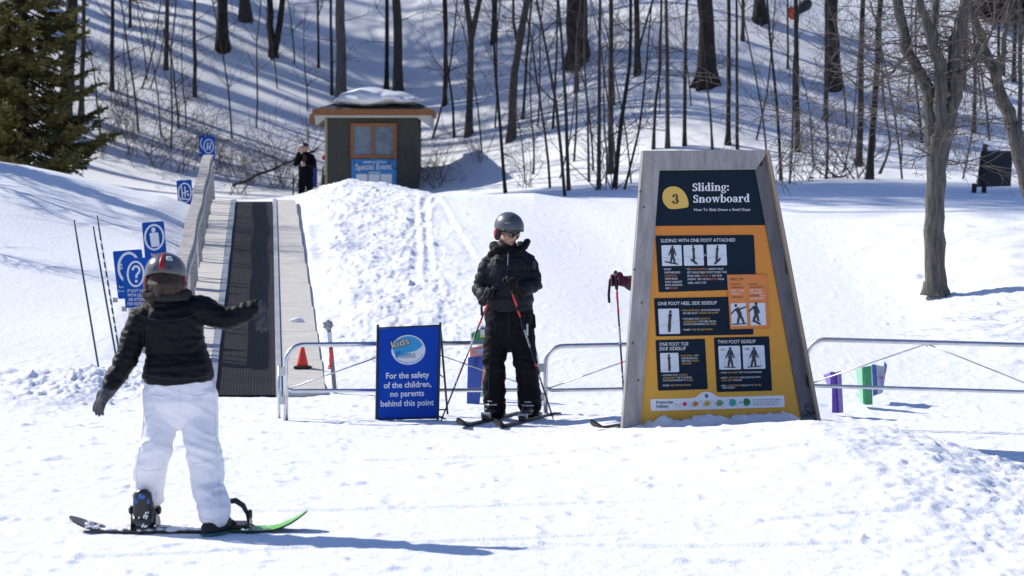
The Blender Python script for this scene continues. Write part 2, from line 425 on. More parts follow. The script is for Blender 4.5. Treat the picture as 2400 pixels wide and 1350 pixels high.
# ------------------------------------------------------------------ the snow-covered ground (one sheet)
def axis(a, b, step, lo, hi, grow):
    r = list(np.arange(a, b, step)); s = step; x = r[-1]
    while x < hi: s *= grow; x += s; r.append(x)
    s = step; x = r[0]; l = []
    while x > lo: s *= grow; x -= s; l.append(x)
    return np.array(l[::-1] + r)
gxs = axis(-4.4, 4.4, .019, -70, 70, 1.045)
ya = list(axis(13.4, 28.5, .036, -40, 28, 1.12)); ya = [q for q in ya if q < 28.5]
yb = list(np.arange(28.5, 50, .075)); yc_ = list(np.arange(50, 100, .25)); yd = [100 + 2 * k * k * .5 for k in range(1, 14)]
gys = np.array(ya + yb + yc_ + yd)
GX, GY = np.meshgrid(gxs, gys); GZ = land(GX, GY)
GZ = GZ + ss(-1, -6, GY) * 0
for (cx, cy, r, h) in CH:
    i0, i1 = np.searchsorted(gxs, (cx - 2 * r, cx + 2 * r)); j0, j1 = np.searchsorted(gys, (cy - 2 * r, cy + 2 * r))
    if i1 <= i0 or j1 <= j0: continue
    sx = GX[j0:j1, i0:i1] - cx; sy = GY[j0:j1, i0:i1] - cy
    q = (sx * sx + sy * sy) / (r * r) * (1 + .5 * pn(sx / r * 1.3 + cx * 9, sy / r * 1.3 + cy * 7))
    GZ[j0:j1, i0:i1] += h * r * np.sqrt(np.clip(1 - q, 0, 1))
nx, ny = len(gxs), len(gys)
me = bpy.data.meshes.new('snow_ground'); me.vertices.add(nx * ny)
me.vertices.foreach_set('co', np.stack([GX, GY, GZ], -1).astype(np.float32).ravel())
jj, ii = np.meshgrid(np.arange(ny - 1), np.arange(nx - 1), indexing='ij'); a = (jj * nx + ii).ravel()
q = np.stack([a, a + 1, a + nx + 1, a + nx], -1).astype(np.int32)
me.loops.add(q.size); me.loops.foreach_set('vertex_index', q.ravel()); me.polygons.add(len(q))
me.polygons.foreach_set('loop_start', np.arange(0, q.size, 4, dtype=np.int32)); me.update(calc_edges=True); me.validate()
gr = link_mesh('ground', me, snow_m)
tag(gr, kind='structure'); gr['label'] = 'bright groomed snow slope with lumpy edges and a wooded hillside'

# ------------------------------------------------------------------ bark and twigs
bark_d = mat('dark_bark', (.030, .024, .022), .9, var=.6, vs=5, bump=.9, bs=14, stretch=(6, 6, 1))
bark_g = mat('grey_brown_bark', (.040, .033, .029), .9, col2=(.095, .082, .074), vs=6, bump=.9, bs=14, stretch=(6, 6, 1))
bark_l = mat('pale_bark', (.13, .12, .118), .9, var=.35, vs=5, bump=.8, bs=14, stretch=(6, 6, 1))
bark_m = mat('maple_bark', (.062, .055, .050), .9, col2=(.17, .155, .14), vs=4.5, bump=1.0, bs=11, stretch=(7, 7, .9))
twig_d = mat('dark_twig', (.055, .042, .038), .9)
twig_l = mat('pale_twig', (.12, .10, .088), .9)

def wobble(rng, p, d, L, n, bend=.12, up=.0):
    pts = [Vector(p)]; d = Vector(d).normalized()
    for i in range(n):
        d = (d + Vector((rng.gauss(0, bend), rng.gauss(0, bend), rng.gauss(0, bend * .7) + up))).normalized()
        pts.append(pts[-1] + d * (L / n))
    return pts
def twigs(mb, rng, p, d, L, r, lev, nsub=4, up=.06, seg=4, rmin=.003):
    pts = wobble(rng, p, d, L, seg, .16, up)
    n = 5 if r > .02 else (4 if r > .008 else 3)
    mb.tube(pts, [max(rmin, r * (1 - .75 * i / seg)) for i in range(seg + 1)], n, cap=False)
    if lev > 0:
        for k in range(nsub):
            t = rng.uniform(.25, 1) * seg; i = min(seg - 1, int(t)); q = pts[i].lerp(pts[i + 1], t - i); dd = (pts[i + 1] - pts[i]).normalized()
            ax = Vector((rng.gauss(0, 1), rng.gauss(0, 1), rng.gauss(0, .6))); ax = (ax - dd * ax.dot(dd)).normalized()
            twigs(mb, rng, q, dd * .75 + ax * rng.uniform(.5, .9), L * rng.uniform(.35, .6), max(rmin, r * .5), lev - 1, max(2, nsub - 1), up, 3, rmin)

def trunk_path(rng, px, Y, H):
    """follow the trunk's pixels at its distance and carry it on up to height H"""
    pts = [P(x, y, Y) for x, y in px]
    d = (pts[-1] - pts[-2]).normalized() if len(pts) > 1 else Vector((0, 0, 1))
    d = Vector((d.x * .6, rng.gauss(0, .03), 1)).normalized()
    top = pts[0].z + H
    while pts[-1].z < top:
        st = 1.1; d = (d + Vector((rng.gauss(0, .035), rng.gauss(0, .035), .04))).normalized(); pts.append(pts[-1] + d * st)
    return pts
def bare_tree(name, label, px, w, seed, H=None, crown=1., low=5, m=bark_d, tw=twig_d, flare=1.5, group=None, fork=None, Yb=None):
    rng = random.Random(seed)
    b = G(px[0][0], px[0][1]) if Yb is None else Vector((P(px[0][0], px[0][1], Yb)))
    Y = b.y; r = w / 2 / F * Y
    H = H or max(8.0, min(15.0, 7.0 + r * 42)) * rng.uniform(.9, 1.1)
    t = root(name, b - Vector((0, 0, .05)), label, 'tree', group)
    pts = trunk_path(rng, px, Y, H); pts[0] = b - Vector((0, 0, .25))
    # denser samples with small irregularities
    P2 = []
    for i in range(len(pts) - 1):
        k = max(2, int((pts[i + 1] - pts[i]).length / .5))
        for j in range(k): P2.append(pts[i].lerp(pts[i + 1], j / k) + Vector((rng.gauss(0, r * .10), rng.gauss(0, r * .10), 0)))
    P2.append(pts[-1]); R2 = []
    for p in P2:
        h = p.z - b.z; R2.append(max(.012, r * (1 - .80 * max(0, h) / H) * (1 + (flare - 1) * math.exp(-max(0, h) / (.9 * r + .06))) * rng.uniform(.95, 1.05)))
    mb = MB(); mb.tube(P2, R2, 9 if r > .07 else 6)
    if flare > 1.7:
        for k in range(5):
            a = k * 1.26 + rng.random(); mb.tube([b + Vector((0, 0, r * 1.6)), b + Vector((math.cos(a) * r * 1.1, math.sin(a) * r * 1.1, r * .5)), b + Vector((math.cos(a) * r * 2.1, math.sin(a) * r * 2.1, -.15 - .3 * r))], [r * .7, r * .45, r * .2], 6)
    if fork:
        for fp, fw in fork:
            fpts = [P(x, y, Y) for x, y in fp]; d = (fpts[-1] - fpts[-2]).normalized()
            for k in range(6): d = (d + Vector((rng.gauss(0, .05), rng.gauss(0, .05), .08))).normalized(); fpts.append(fpts[-1] + d * 1.1)
            rr = fw / 2 / F * Y; mb.tube(fpts, [rr * (1 - .75 * i / (len(fpts) - 1)) for i in range(len(fpts))], 7)
    mb.build('trunk', m, t, True)
    cb = MB(); nb = int((10 + r * 40) * crown)
    for k in range(nb):
        h = rng.uniform(.42, .98); i = int(h * (len(P2) - 1)); a = rng.random() * 6.28
        L = (1 - h * .55) * H * .30 * rng.uniform(.6, 1.1)
        twigs(cb, rng, P2[i], (math.cos(a), math.sin(a), rng.uniform(.35, 1.0)), L, R2[i] * .45, 2, 4, .05, 4, .006)
    for k in range(low):
        h = rng.uniform(.4, 5.5); i = min(range(len(P2)), key=lambda q: abs(P2[q].z - b.z - h)); a = rng.random() * 6.28
        twigs(cb, rng, P2[i], (math.cos(a), math.sin(a) * .6, rng.uniform(-.1, .7)), rng.uniform(.7, 1.9), min(.014, R2[i] * .35), 2, 3, .02, 4, .003)
    if cb.v: cb.build('crown', tw, t, True)
    return t

# (pixels from base upward, width px, label, options)
TR = [
 ([(150, 318), (158, 160), (172, 0)], 36, 'thick dark trunk rising right behind the evergreen boughs at far left', {}),
 ([(190, 272), (194, 120), (197, 0)], 13, 'slim dark trunk just right of the thick one behind the evergreen', {}),
 ([(262, 212), (264, 0)], 11, 'straight slim trunk standing alone right of the evergreen top', {}),
 ([(305, 66), (305, 0)], 7, 'short visible stretch of thin trunk cut by the top edge, left part of hill', {}),
 ([(389, 162), (392, 0)], 11, 'slim straight trunk up the hill above the stacked blue signs, left of two', {}),
 ([(457, 228), (455, 0)], 9, 'slim straight trunk up the hill above the stacked blue signs, right of two', {}),
 ([(523, 115), (521, 0)], 28, 'stout dark trunk high on the slope left of the forked pair', {'flare': 1.7}),
 ([(576, 46), (572, 0)], 24, 'stout trunk whose flared foot shows just under the top edge of the picture', {'flare': 1.8}),
 ([(642, 132), (633, 60), (632, 0)], 17, 'twin-stemmed dark tree with joined foot up the slope left of the hut', {'flare': 1.8, 'fork': [([(644, 120), (655, 60), (662, 0)], 17)]}),
 ([(747, 160), (745, 0)], 6, 'very thin sapling-like trunk left of the pale grey trunk', {}),
 ([(778, 222), (775, 0)], 8, 'thin dark trunk touching the pale grey trunk above the hut roof', {}),
 ([(800, 232), (797, 0)], 25, 'pale grey thick trunk rising behind the left part of the hut roof', {'m': bark_l}),
 ([(905, 212), (908, 0)], 11, 'slim dark trunk next to the thicker one behind the hut roof snow', {}),
 ([(934, 222), (932, 100), (928, 0)], 24, 'thick dark trunk rising behind the right end of the roof snow', {}),
 ([(1042, 247), (1044, 120), (1045, 0)], 11, 'slim dark trunk right of the hut roof with a bent thin neighbour', {}),
 ([(1066, 325), (1062, 250), (1050, 170), (1040, 40)], 6, 'thin bent stem leaning left, right of the hut eaves', {}),
 ([(1098, 318), (1101, 200), (1103, 88), (1092, 0)], 17, 'dark forked trunk dividing in two, on the slope right of the hut', {'fork': [([(1103, 95), (1113, 50), (1124, 0)], 15)], 'flare': 1.7}),
 ([(1158, 102), (1160, 0)], 14, 'dark trunk high on the hill right of the forked trunk', {}),
 ([(1187, 452), (1172, 300), (1160, 150), (1155, 0)], 8, 'thin leaning pole-like tree with its foot at the snowfield edge above the helmeted skier', {'crown': .5}),
 ([(1197, 328), (1205, 170), (1219, 90), (1236, 0)], 21, 'right-leaning dark trunk with a thin second stem, above the standing skier', {'fork': [([(1214, 110), (1203, 50), (1203, 0)], 8)]}),
 ([(1224, 282), (1234, 140), (1246, 0)], 7, 'thin trunk slanting right beside the right-leaning dark one', {}),
 ([(1295, 302), (1305, 120), (1306, 0)], 6, 'thin wispy trunk midway between skier and big sign', {'crown': .6}),
 ([(1334, 447), (1326, 260), (1318, 110), (1308, 0)], 9, 'thin trunk bowing left whose foot stands at the snowfield edge left of the big sign', {'crown': .6}),
 ([(1352, 150), (1350, 60), (1350, 0)], 48, 'massive double dark trunk up the slope above and left of the big sign', {'flare': 1.6, 'fork': [([(1365, 150), (1366, 60), (1366, 0)], 26)]}),
 ([(1350, 218), (1352, 140), (1354, 60)], 11, 'short dark snag standing in front of the massive double trunk', {'H': 3.2, 'crown': 0, 'low': 2}),
 ([(1403, 445), (1404, 200), (1407, 0)], 10, 'straight slim trunk left of the V-shaped pair near the sign', {}),
 ([(1431, 408), (1431, 180), (1432, 0)], 14, 'straight dark trunk forming the upright of a V left of the sign top', {}),
 ([(1438, 442), (1456, 280), (1477, 150), (1479, 0)], 11, 'slanting trunk leaning right across the upright one left of the sign', {}),
 ([(1381, 426), (1377, 260), (1370, 150)], 6, 'thin short pole tree just left of the V-shaped pair', {'crown': .5}),
 ([(1495, 176), (1492, 60), (1491, 0)], 15, 'dark trunk with a slanting side limb high above the left sign corner', {'fork': [([(1496, 120), (1512, 60), (1530, 0)], 6)]}),
 ([(1531, 352), (1536, 240), (1547, 160), (1550, 0)], 8, 'thin crooked trunk ending behind the top left of the sign', {'crown': .5}),
 ([(1565, 348), (1564, 180), (1562, 0)], 11, 'straight slim trunk whose foot meets the top edge of the sign, left one', {}),
 ([(1605, 342), (1606, 180), (1609, 0)], 10, 'straight slim trunk whose foot meets the top edge of the sign, second one', {}),
 ([(1656, 196), (1653, 100), (1651, 0)], 40, 'huge old trunk with flared roots on the slope above the sign', {'flare': 1.9}),
 ([(1671, 352), (1664, 250), (1656, 190)], 6, 'thin pole stem standing below the huge flared trunk', {'crown': .4, 'H': 4}),
 ([(1706, 340), (1708, 150), (1709, 0)], 12, 'slim trunk with pale foot above the right part of the sign top', {'flare': 2.0}),
 ([(1728, 352), (1727, 150), (1727, 0)], 8, 'dark thin trunk right beside the slim one above the sign, with a side limb', {}),
 ([(1740, 98), (1741, 0)], 9, 'thin trunk high on the hill beyond the two above the sign', {}),
 ([(1782, 50), (1780, 0)], 26, 'stout trunk foot near the top edge left of the orange object', {'flare': 1.8}),
 ([(1832, 424), (1822, 260), (1805, 90), (1798, 0)], 8, 'thin dark tree leaning left right behind the sign shoulder', {'crown': .5}),
 ([(1847, 162), (1846, 0)], 5, 'very thin stem beside the orange object on the hill', {'crown': .4}),
 ([(1869, 357), (1867, 180), (1866, 0)], 14, 'straight dark trunk in front of the orange object at top right', {}),
 ([(1953, 206), (1951, 100), (1950, 0)], 31, 'broad dark trunk with root plate right of the orange object', {'flare': 1.7}),
 ([(1935, 283), (1937, 120), (1938, 0)], 12, 'slim trunk partly covering the broad trunk with the root plate', {}),
 ([(2013, 390), (2018, 200), (2022, 0)], 16, 'dark trunk of the close pair left of the big grey maple, left one', {}),
 ([(2036, 421), (2045, 300), (2056, 150), (2064, 0)], 17, 'dark leaning trunk of the close pair left of the big grey maple, right one', {}),
 ([(2050, 408), (2076, 375), (2087, 335), (2075, 270), (2068, 200)], 7, 'crooked bow-shaped stem curving out beside the close pair of trunks', {'crown': .3, 'H': 4.5}),
 ([(2163, 338), (2155, 270), (2146, 190)], 6, 'thin dark stem seen just left of the grey maple trunk', {'crown': .4}),
 ([(2283, 313), (2285, 150), (2284, 0)], 10, 'slim trunk between the grey maple and the leaning grey trunk', {}),
 ([(2258, 214), (2262, 100), (2268, 0)], 12, 'slim dark trunk half hidden by the right fork of the grey maple', {}),
 ([(2340, 190), (2341, 80), (2341, 0)], 8, 'thin dark trunk under the dark thicket at the top right, left one', {}),
 ([(2376, 194), (2378, 80), (2380, 0)], 11, 'thin dark trunk under the dark thicket at the top right, right one', {}),
 ([(2390, 405), (2391, 200), (2390, 0)], 12, 'slim dark trunk at the right picture edge beside the dark board', {}),
 ([(2353, 180), (2355, 0)], 6, 'very thin trunk between the two under the top right thicket', {'crown': .4}),
]
for k, (px, w, lab, op) in enumerate(TR):
    if k % 3 == 1 and 'm' not in op: op['m'] = bark_g
    bare_tree('bare_tree', lab, px, w, 100 + k, group='bare trees on the wooded hillside', **op)
# trees further left and higher up, whose shadows fall across the slope
rng = random.Random(5)
OFF = []
for k in range(26): OFF.append((rng.uniform(-27, -13.5), rng.uniform(60, 88)))
for k in range(10): OFF.append((rng.uniform(-13, 12), rng.uniform(88, 99)))
def local_tree(seed, r, H, m, tw):
    rg = random.Random(seed); mb = MB(); cb = MB(); pts = wobble(rg, (0, 0, -.3), (rg.gauss(0, .04), rg.gauss(0, .04), 1), H + .3, 14, .03, .03)
    rad = [max(.012, r * (1 - .8 * i / 14) * (1.4 if i == 0 else 1)) for i in range(15)]; mb.tube(pts, rad, 7)
    for k in range(42):
        i = rg.randint(6, 14); a = rg.random() * 6.28
        twigs(cb, rg, pts[i], (math.cos(a), math.sin(a), rg.uniform(.3, 1)), H * .26 * rg.uniform(.5, 1.1), rad[i] * .45, 2, 4, .05, 4, .006)
    return mb, cb
def copy_tree(o, loc, rz, sc=1.):
    r = o.copy(); COL.objects.link(r); r.location = loc; r.rotation_euler = (0, 0, rz); r.scale = (sc, sc, sc)
    for ch in o.children:
        c = ch.copy(); COL.objects.link(c); c.parent = r
    return r
sparse = []
protos = []
for s in range(4):
    mb, cb = local_tree(900 + s, .13 + .05 * s, 11 + s, bark_d, twig_d)
    t = root('bare_tree', (0, 0, 0), 'leafless dark tree deeper in the wood beyond the picture edge', 'tree', 'trees around the edge of the view')
    mb.build('trunk', bark_d, t, True); cb.build('crown', twig_d, t, True); protos.append(t)
TALL = [(-14.5, 61.5, 2.2), (-14.8, 63, 2.3), (-15.5, 65, 2.2), (-17, 64, 2.4), (-17.5, 66.3, 2.4), (-19, 65.5, 2.5), (-16, 62.5, 2.3), (-20, 67.5, 2.5), (-18.5, 67, 2.3)]
OFF = [q for q in OFF if q[1] < 99 and not 47.5 < .53 * q[0] + .848 * q[1] < 61.5]
for k, (x, y, s_) in enumerate(TALL): OFF.append((x, y, s_))
for k, q_ in enumerate(OFF):
    x, y = q_[:2]
    z = float(land(x, y, False))
    if k < 4: protos[k].location = (x, y, z); protos[k].rotation_euler = (0, 0, k)
    else: copy_tree(protos[k % 4], (x, y, z), k * 1.7, q_[2] if len(q_) > 2 else .85 + .3 * rng.random())

for s in range(2):   # slim poles with thin tops
    rg = random.Random(960 + s); mb = MB(); cb = MB(); pts = wobble(rg, (0, 0, -.3), (.03 - .06 * s, 0, 1), 12.3, 14, .02, .03); rad = [max(.015, (.14 + .07 * s) * (1 - .75 * i / 14)) for i in range(15)]; mb.tube(pts, rad, 7)
    for k in range(9):
        i = rg.randint(8, 14); a = rg.random() * 6.28; twigs(cb, rg, pts[i], (math.cos(a), math.sin(a), .9), 2.0, rad[i] * .4, 1, 3, .05, 4, .006)
    t = root('bare_tree', (0, 0, 0), 'slim bare tree standing in the wood left of the picture', 'tree', 'slim trees beyond the left edge'); mb.build('trunk', bark_d, t, True); cb.build('crown', twig_d, t, True); sparse.append(t)
rg = random.Random(17); POLES = []
while len(POLES) < 26:
    x = rg.uniform(-34, -15.8); c_ = rg.uniform(54, 84); y = (c_ - .53 * x) / .848
    if y < 99: POLES.append((x, y))
for k, (x, y) in enumerate(POLES):
    o = sparse[k] if k < 2 else copy_tree(sparse[k % 2], (0, 0, 0), 0)
    o.location = (x, y, float(land(x, y, False))); o.rotation_euler = (0, 0, k * 1.1); s_ = .9 + .5 * rg.random() if not 54.5 < .53 * x + .848 * y < 60 else .80
    o.scale = (s_, s_, s_)
# saplings and shrubs of the undergrowth
def sapling(seed, H):
    rg = random.Random(seed); mb = MB(); cb = MB(); pts = wobble(rg, (0, 0, -.1), (rg.gauss(0, .1), rg.gauss(0, .1), 1), H, 8, .06, .05)
    mb.tube(pts, [.022 * (1 - .8 * i / 8) + .004 for i in range(9)], 5)
    for k in range(12):
        i = rg.randint(2, 7); a = rg.random() * 6.28; twigs(cb, rg, pts[i], (math.cos(a), math.sin(a), .8), H * rg.uniform(.12, .3), .008, 2, 3, .04, 4, .003)
    return mb, cb
sap = []
for s in range(6):
    mb, cb = sapling(300 + s, 2.6 + .8 * s)
    t = root('sapling', (0, 0, 0), 'thin leafless sapling growing between the trunks on the snowy hillside', 'sapling', 'saplings in the undergrowth')
    mb.build('trunk', twig_d, t, True); cb.build('crown', twig_d, t, True); sap.append(t)
SP = [q for i_, q in enumerate([(205, 300), (235, 330), (300, 250), (325, 310), (350, 210), (372, 330), (378, 325), (400, 350), (418, 300), (436, 300), (460, 330), (345, 190), (330, 210), (545, 330), (600, 300), (560, 200), (690, 150), (720, 260), (650, 210),
      (1010, 330), (1030, 400), (1130, 360), (1160, 300), (1230, 430), (1250, 410), (1275, 390), (1290, 440), (1310, 420), (1325, 460), (1345, 380), (1365, 400), (1390, 400), (1420, 430), (1445, 410), (1460, 445), (1470, 400), (1480, 430), (1260, 300), (1440, 250), (1545, 270), (1580, 210), (1620, 250),
      (1770, 330), (1800, 390), (1850, 430), (1880, 400), (1905, 380), (1935, 420), (1985, 300), (1975, 405), (2100, 330), (2115, 420), (2128, 225), (2070, 240), (2110, 400), (2230, 330), (2300, 260), (2255, 420), (2320, 330), (2385, 310)]) if i_ % 5]
for k, (px, py) in enumerate(SP):
    g = G(px, py); o = sap[k] if k < 6 else copy_tree(sap[k % 6], g, 0)
    o.location = g; o.rotation_euler = (0, 0, k * 2.1); s_ = .7 + .6 * random.Random(k).random(); o.scale = (s_, s_, s_)
def shrub(seed):
    rg = random.Random(seed); mb = MB()
    for k in range(9):
        a = rg.random() * 6.28; twigs(mb, rg, (rg.gauss(0, .15), rg.gauss(0, .15), -.05), (math.cos(a) * .6, math.sin(a) * .6, 1), rg.uniform(.5, 1.6), .009, 2, 4, .0, 4, .0032)
    return mb
shp = []
for s in range(4):
    o = shrub(700 + s).build('shrub', mat('red_twig', (.10, .07, .062), .9), None, True, loc=(0, 0, 0))
    tag(o, 'leafless twiggy shrub poking through the snow at the foot of the hill', 'shrub', 'shrubs at the foot of the hill'); shp.append(o)
SH = [q for i_, q in enumerate([(180, 340), (225, 370), (260, 340), (290, 380), (330, 365), (360, 390), (390, 410), (420, 400), (300, 330), (350, 300), (270, 250), (410, 280), (535, 440), (560, 455), (590, 430), (610, 455), (640, 440), (545, 410), (660, 400), (680, 440), (520, 400), (450, 390), (1010, 420), (1030, 440), (1090, 400), (1130, 380), (1240, 440), (1310, 400), (1420, 445), (1960, 415), (1990, 420), (2010, 420), (1890, 425), (2120, 360), (2270, 400)]) if i_ % 3]
for k, (px, py) in enumerate(SH):
    g = G(px, py, 48); o = shp[k] if k < 4 else shp[k % 4].copy()
    if k >= 4: COL.objects.link(o)
    o.location = g; o.rotation_euler = (0, 0, k * 1.3); s_ = .8 + .7 * random.Random(k + 50).random(); o.scale = (s_, s_, s_)
# fallen boughs lying on the snow
def fallen(lab, pts, r, seed):
    rg = random.Random(seed); q = [p + Vector((0, 0, h)) for p, h in pts]; mb = MB()
    q2 = []
    for i in range(len(q) - 1):
        for j in range(4): q2.append(q[i].lerp(q[i + 1], j / 4) + Vector((rg.gauss(0, .03), 0, rg.gauss(0, .03))))
    q2.append(q[-1]); mb.tube(q2, [r * (1 - .6 * i / len(q2)) for i in range(len(q2))], 6)
    for k in range(9):
        i = rg.randint(2, len(q2) - 2); twigs(mb, rg, q2[i], (rg.gauss(0, 1), rg.gauss(0, .5), .8), rg.uniform(.4, 1.1), r * .35, 1, 3, .03, 4, .004)
    o = mb.build('fallen_branch', bark_d, None, True, loc=q2[0]); tag(o, lab, 'branch')
b0 = G(545, 440, 48)
fallen('long fallen bough slanting up from the brush towards the man by the hut', [(b0, .0), (P(600, 412, b0.y), 0), (P(690, 372, b0.y), 0), (P(745, 348, b0.y), .0)], .045, 3)
b0 = G(2130, 322); fallen('short dark log lying in the snow behind the grey maple trunk', [(b0, .05), (P(2170, 328, b0.y), 0), (P(2250, 333, b0.y), 0)], .07, 4)
b0 = G(1900, 418); fallen('small heap-like fallen branch near the foot of the close pair of trunks', [(b0, .05), (P(1945, 418, b0.y), .0), (P(1985, 412, b0.y), .0)], .04, 5)

# ------------------------------------------------------------------ the grey maple and its leaning neighbour
def limb(mb, rng, pix, w, Y, n=9, jit=.012, dy=0.):
    pts = []; rad = []
    for i in range(len(pix) - 1):
        a, b = P(*pix[i], Y), P(*pix[i + 1], Y); k = 4
        for j in range(k):
            t = (i + j / k) / (len(pix) - 1); pts.append(a.lerp(b, j / k) + Vector((rng.gauss(0, jit), dy * t, rng.gauss(0, jit)))); rad.append((w[i] * (1 - j / k) + w[i + 1] * j / k) / 2 / F * Y * rng.uniform(.94, 1.06))
    pts.append(P(*pix[-1], Y) + Vector((0, dy, 0))); rad.append(w[-1] / 2 / F * Y)
    mb.tube(pts, rad, n); return pts, rad
def maple(label, base, trunk, limbs, seed, Y, ntw):
    rng = random.Random(seed); b = P(*base, Y); t = root('maple_tree', b, label, 'tree'); mb = MB(); cb = MB(); allp = []
    limb(mb, rng, trunk[0], trunk[1], Y, 12, .008)
    for pix, w, dy in limbs:
        pts, rad = limb(mb, rng, pix, w, Y, 9, .012, dy); allp += list(zip(pts, rad))
        d = (pts[-1] - pts[-2]).normalized()
        for k in range(5): twigs(cb, rng, pts[-1], (d.x + rng.gauss(0, .3), rng.gauss(0, .4), d.z), rng.uniform(.9, 1.6), rad[-1] * .7, 3, 4, .02, 5, .004)
    mb.build('trunk', bark_m, t, True)
    for k in range(ntw):
        p, r = rng.choice(allp); a = rng.random() * 6.28
        twigs(cb, rng, p, (math.cos(a), math.sin(a) * .8, rng.uniform(-.25, .8)), rng.uniform(.45, 1.15), .010, 3, 3, -.01, 5, .0028)
    cb.build('crown', twig_l, t, True)
maple('big grey many-limbed maple standing alone on the open snow at right', (2194, 684), ([(2194, 694), (2192, 655), (2190, 540), (2192, 420), (2196, 350), (2201, 300)], [72, 51, 48, 47, 50, 34]),
      [([(2190, 385), (2186, 300), (2176, 213), (2131, 118), (2108, 0), (2085, -130)], [30, 37, 33, 26, 24, 18], .2), ([(2200, 370), (2206, 280), (2201, 155), (2178, 90), (2146, 0), (2130, -140)], [30, 34, 30, 24, 20, 14], -.2),
       ([(2205, 200), (2194, 80), (2201, 0), (2215, -140)], [24, 20, 18, 12], .4), ([(2204, 395), (2220, 310), (2236, 225), (2242, 95), (2267, 8), (2290, -110)], [28, 37, 36, 32, 27, 20], .1),
       ([(2240, 180), (2275, 150), (2290, 130), (2320, 60)], [14, 10, 8, 5], -.3), ([(2132, 118), (2085, 170), (2045, 200), (1990, 215)], [9, 7, 5, 3], -.5)], 61, 32.6, 95)
maple('grey tree leaning in from the right edge with trunk slanting up to the left', (2452, 640), ([(2452, 650), (2436, 540), (2402, 400), (2372, 290)], [52, 44, 40, 36]),
      [([(2372, 290), (2350, 230), (2326, 150), (2290, 60), (2262, -60)], [34, 30, 26, 22, 14], .2), ([(2328, 155), (2300, 135), (2285, 128), (2255, 150)], [12, 10, 8, 4], -.4), ([(2340, 200), (2350, 100), (2365, 0), (2380, -100)], [16, 13, 11, 8], -.3)], 62, 34.2, 60)

# ------------------------------------------------------------------ evergreens
needle = mat('spruce_needles', (.075, .080, .020), .8, col2=(.25, .205, .05), vs=2.2, lo=.35, hi=.7)
def spruce(label, b, H, R0, seed, n=120):
    rng = random.Random(seed); t = root('spruce_tree', b, label, 'tree'); mb = MB()
    mb.tube([b + Vector((0, 0, -.3)), b + Vector((0, 0, H * .5)), b + Vector((0, 0, H))], [.16, .09, .015], 8); mb.build('trunk', bark_d, t, True)
    cb = MB(); bb = MB()
    def spray(p, d, L):
        d = d.normalized(); s = d.cross(Vector((0, 0, 1))); s = s.normalized() if s.length > .01 else Vector((1, 0, 0)); u = s.cross(d)
        for k in range(8):
            q = p + d * (L * rng.random()); a = rng.uniform(-1, 1); e = (d * rng.uniform(.6, 1) + s * a * .9 + u * rng.gauss(-.1, .35)).normalized(); l = rng.uniform(.05, .12); w = e.cross(Vector((rng.gauss(0, 1), rng.gauss(0, 1), rng.gauss(0, 1)))).normalized() * rng.uniform(.009, .016)
            cb.add([q - w, q + e * l * .5 - w * 1.2, q + e * l, q + e * l * .5 + w * 1.2, q + w], [(0, 1, 2, 3, 4)])
    for k in range(n):
        h = (k + rng.random()) / n; z = .12 * H + h * .86 * H if h > .06 else H * rng.uniform(.03, .12); f = 1 - z / H
        a = k * 2.399 + rng.gauss(0, .2); L = R0 * (f ** .85) * rng.uniform(.65, 1.12) + .15
        p0 = b + Vector((0, 0, z)); out = Vector((math.cos(a), math.sin(a), 0)); pts = []
        for j in range(9):
            u = j / 8; pts.append(p0 + out * (L * u) + Vector((0, 0, -.34 * L * math.sin(u * 2.3) * .75 + .10 * L * u * u)) + Vector((rng.gauss(0, .02), rng.gauss(0, .02), 0)))
        bb.tube(pts, [.018 * (1 - .8 * j / 8) + .003 for j in range(9)], 4)
        sd = out.cross(Vector((0, 0, 1)))
        ns = int(12 + 34 * L)
        for q in range(ns):
            u = rng.uniform(.12, 1) ** .8; i = min(7, int(u * 8)); p = pts[i].lerp(pts[i + 1], u * 8 - i); sgn = rng.choice((-1, 1)); ll = L * .34 * (1.1 - u * .75) * rng.uniform(.5, 1.1)
            dd = (pts[i + 1] - pts[i]).normalized() * .8 + sd * sgn * .85 + Vector((0, 0, rng.gauss(-.12, .12)))
            m = max(1, int(ll / .11))
            for c in range(m): spray(p + dd.normalized() * (ll * c / m), dd, ll / m * 1.3)
    cb.build('crown', needle, t); bb.build('branch', twig_d, t, True)
b = Vector((P(55, 392, 54).x, 54, float(land(P(55, 392, 54).x, 54., False))))
b.z -= .45
spruce('broad dark green spruce at the left edge on top of the snow bank', b, 7.6, 1.95, 4, 185)
b2 = P(-90, 380, 56); spruce('second spruce crowding the left edge behind the broad one', Vector((b2.x, 56, float(land(b2.x, 56., False)))), 8.0, 1.9, 9, 130)
z_ = copy_tree(protos[1], (-10.6, 41.5, float(land(-10.6, 41.5, False))), 2.2, .44); copy_tree(protos[2], (-11.5, 44.0, float(land(-11.5, 44.0, False))), 4.2, .46); copy_tree(protos[0], (-8.6, 35.6, float(land(-8.6, 35.6, False))), 1.2, .26)
sp0 = [o for o in COL.objects if o.name.startswith('spruce_tree')][0]
for k, (x, y, s_) in enumerate(((-15.6, 63.0, 2.3),)):
    z_ = copy_tree(sp0, (x, y, float(land(x, y, False))), k * 1.9, s_ * .88); z_['label'] = 'tall dark spruce standing left of the view at the foot of the hill'; z_['group'] = 'tall spruces beyond the left edge'
z_ = copy_tree(sp0, (-10.4, 43.5, float(land(-10.4, 43.5, False))), 2.0, .55); z_['label'] = 'small spruce on the snow bank just beyond the left edge'
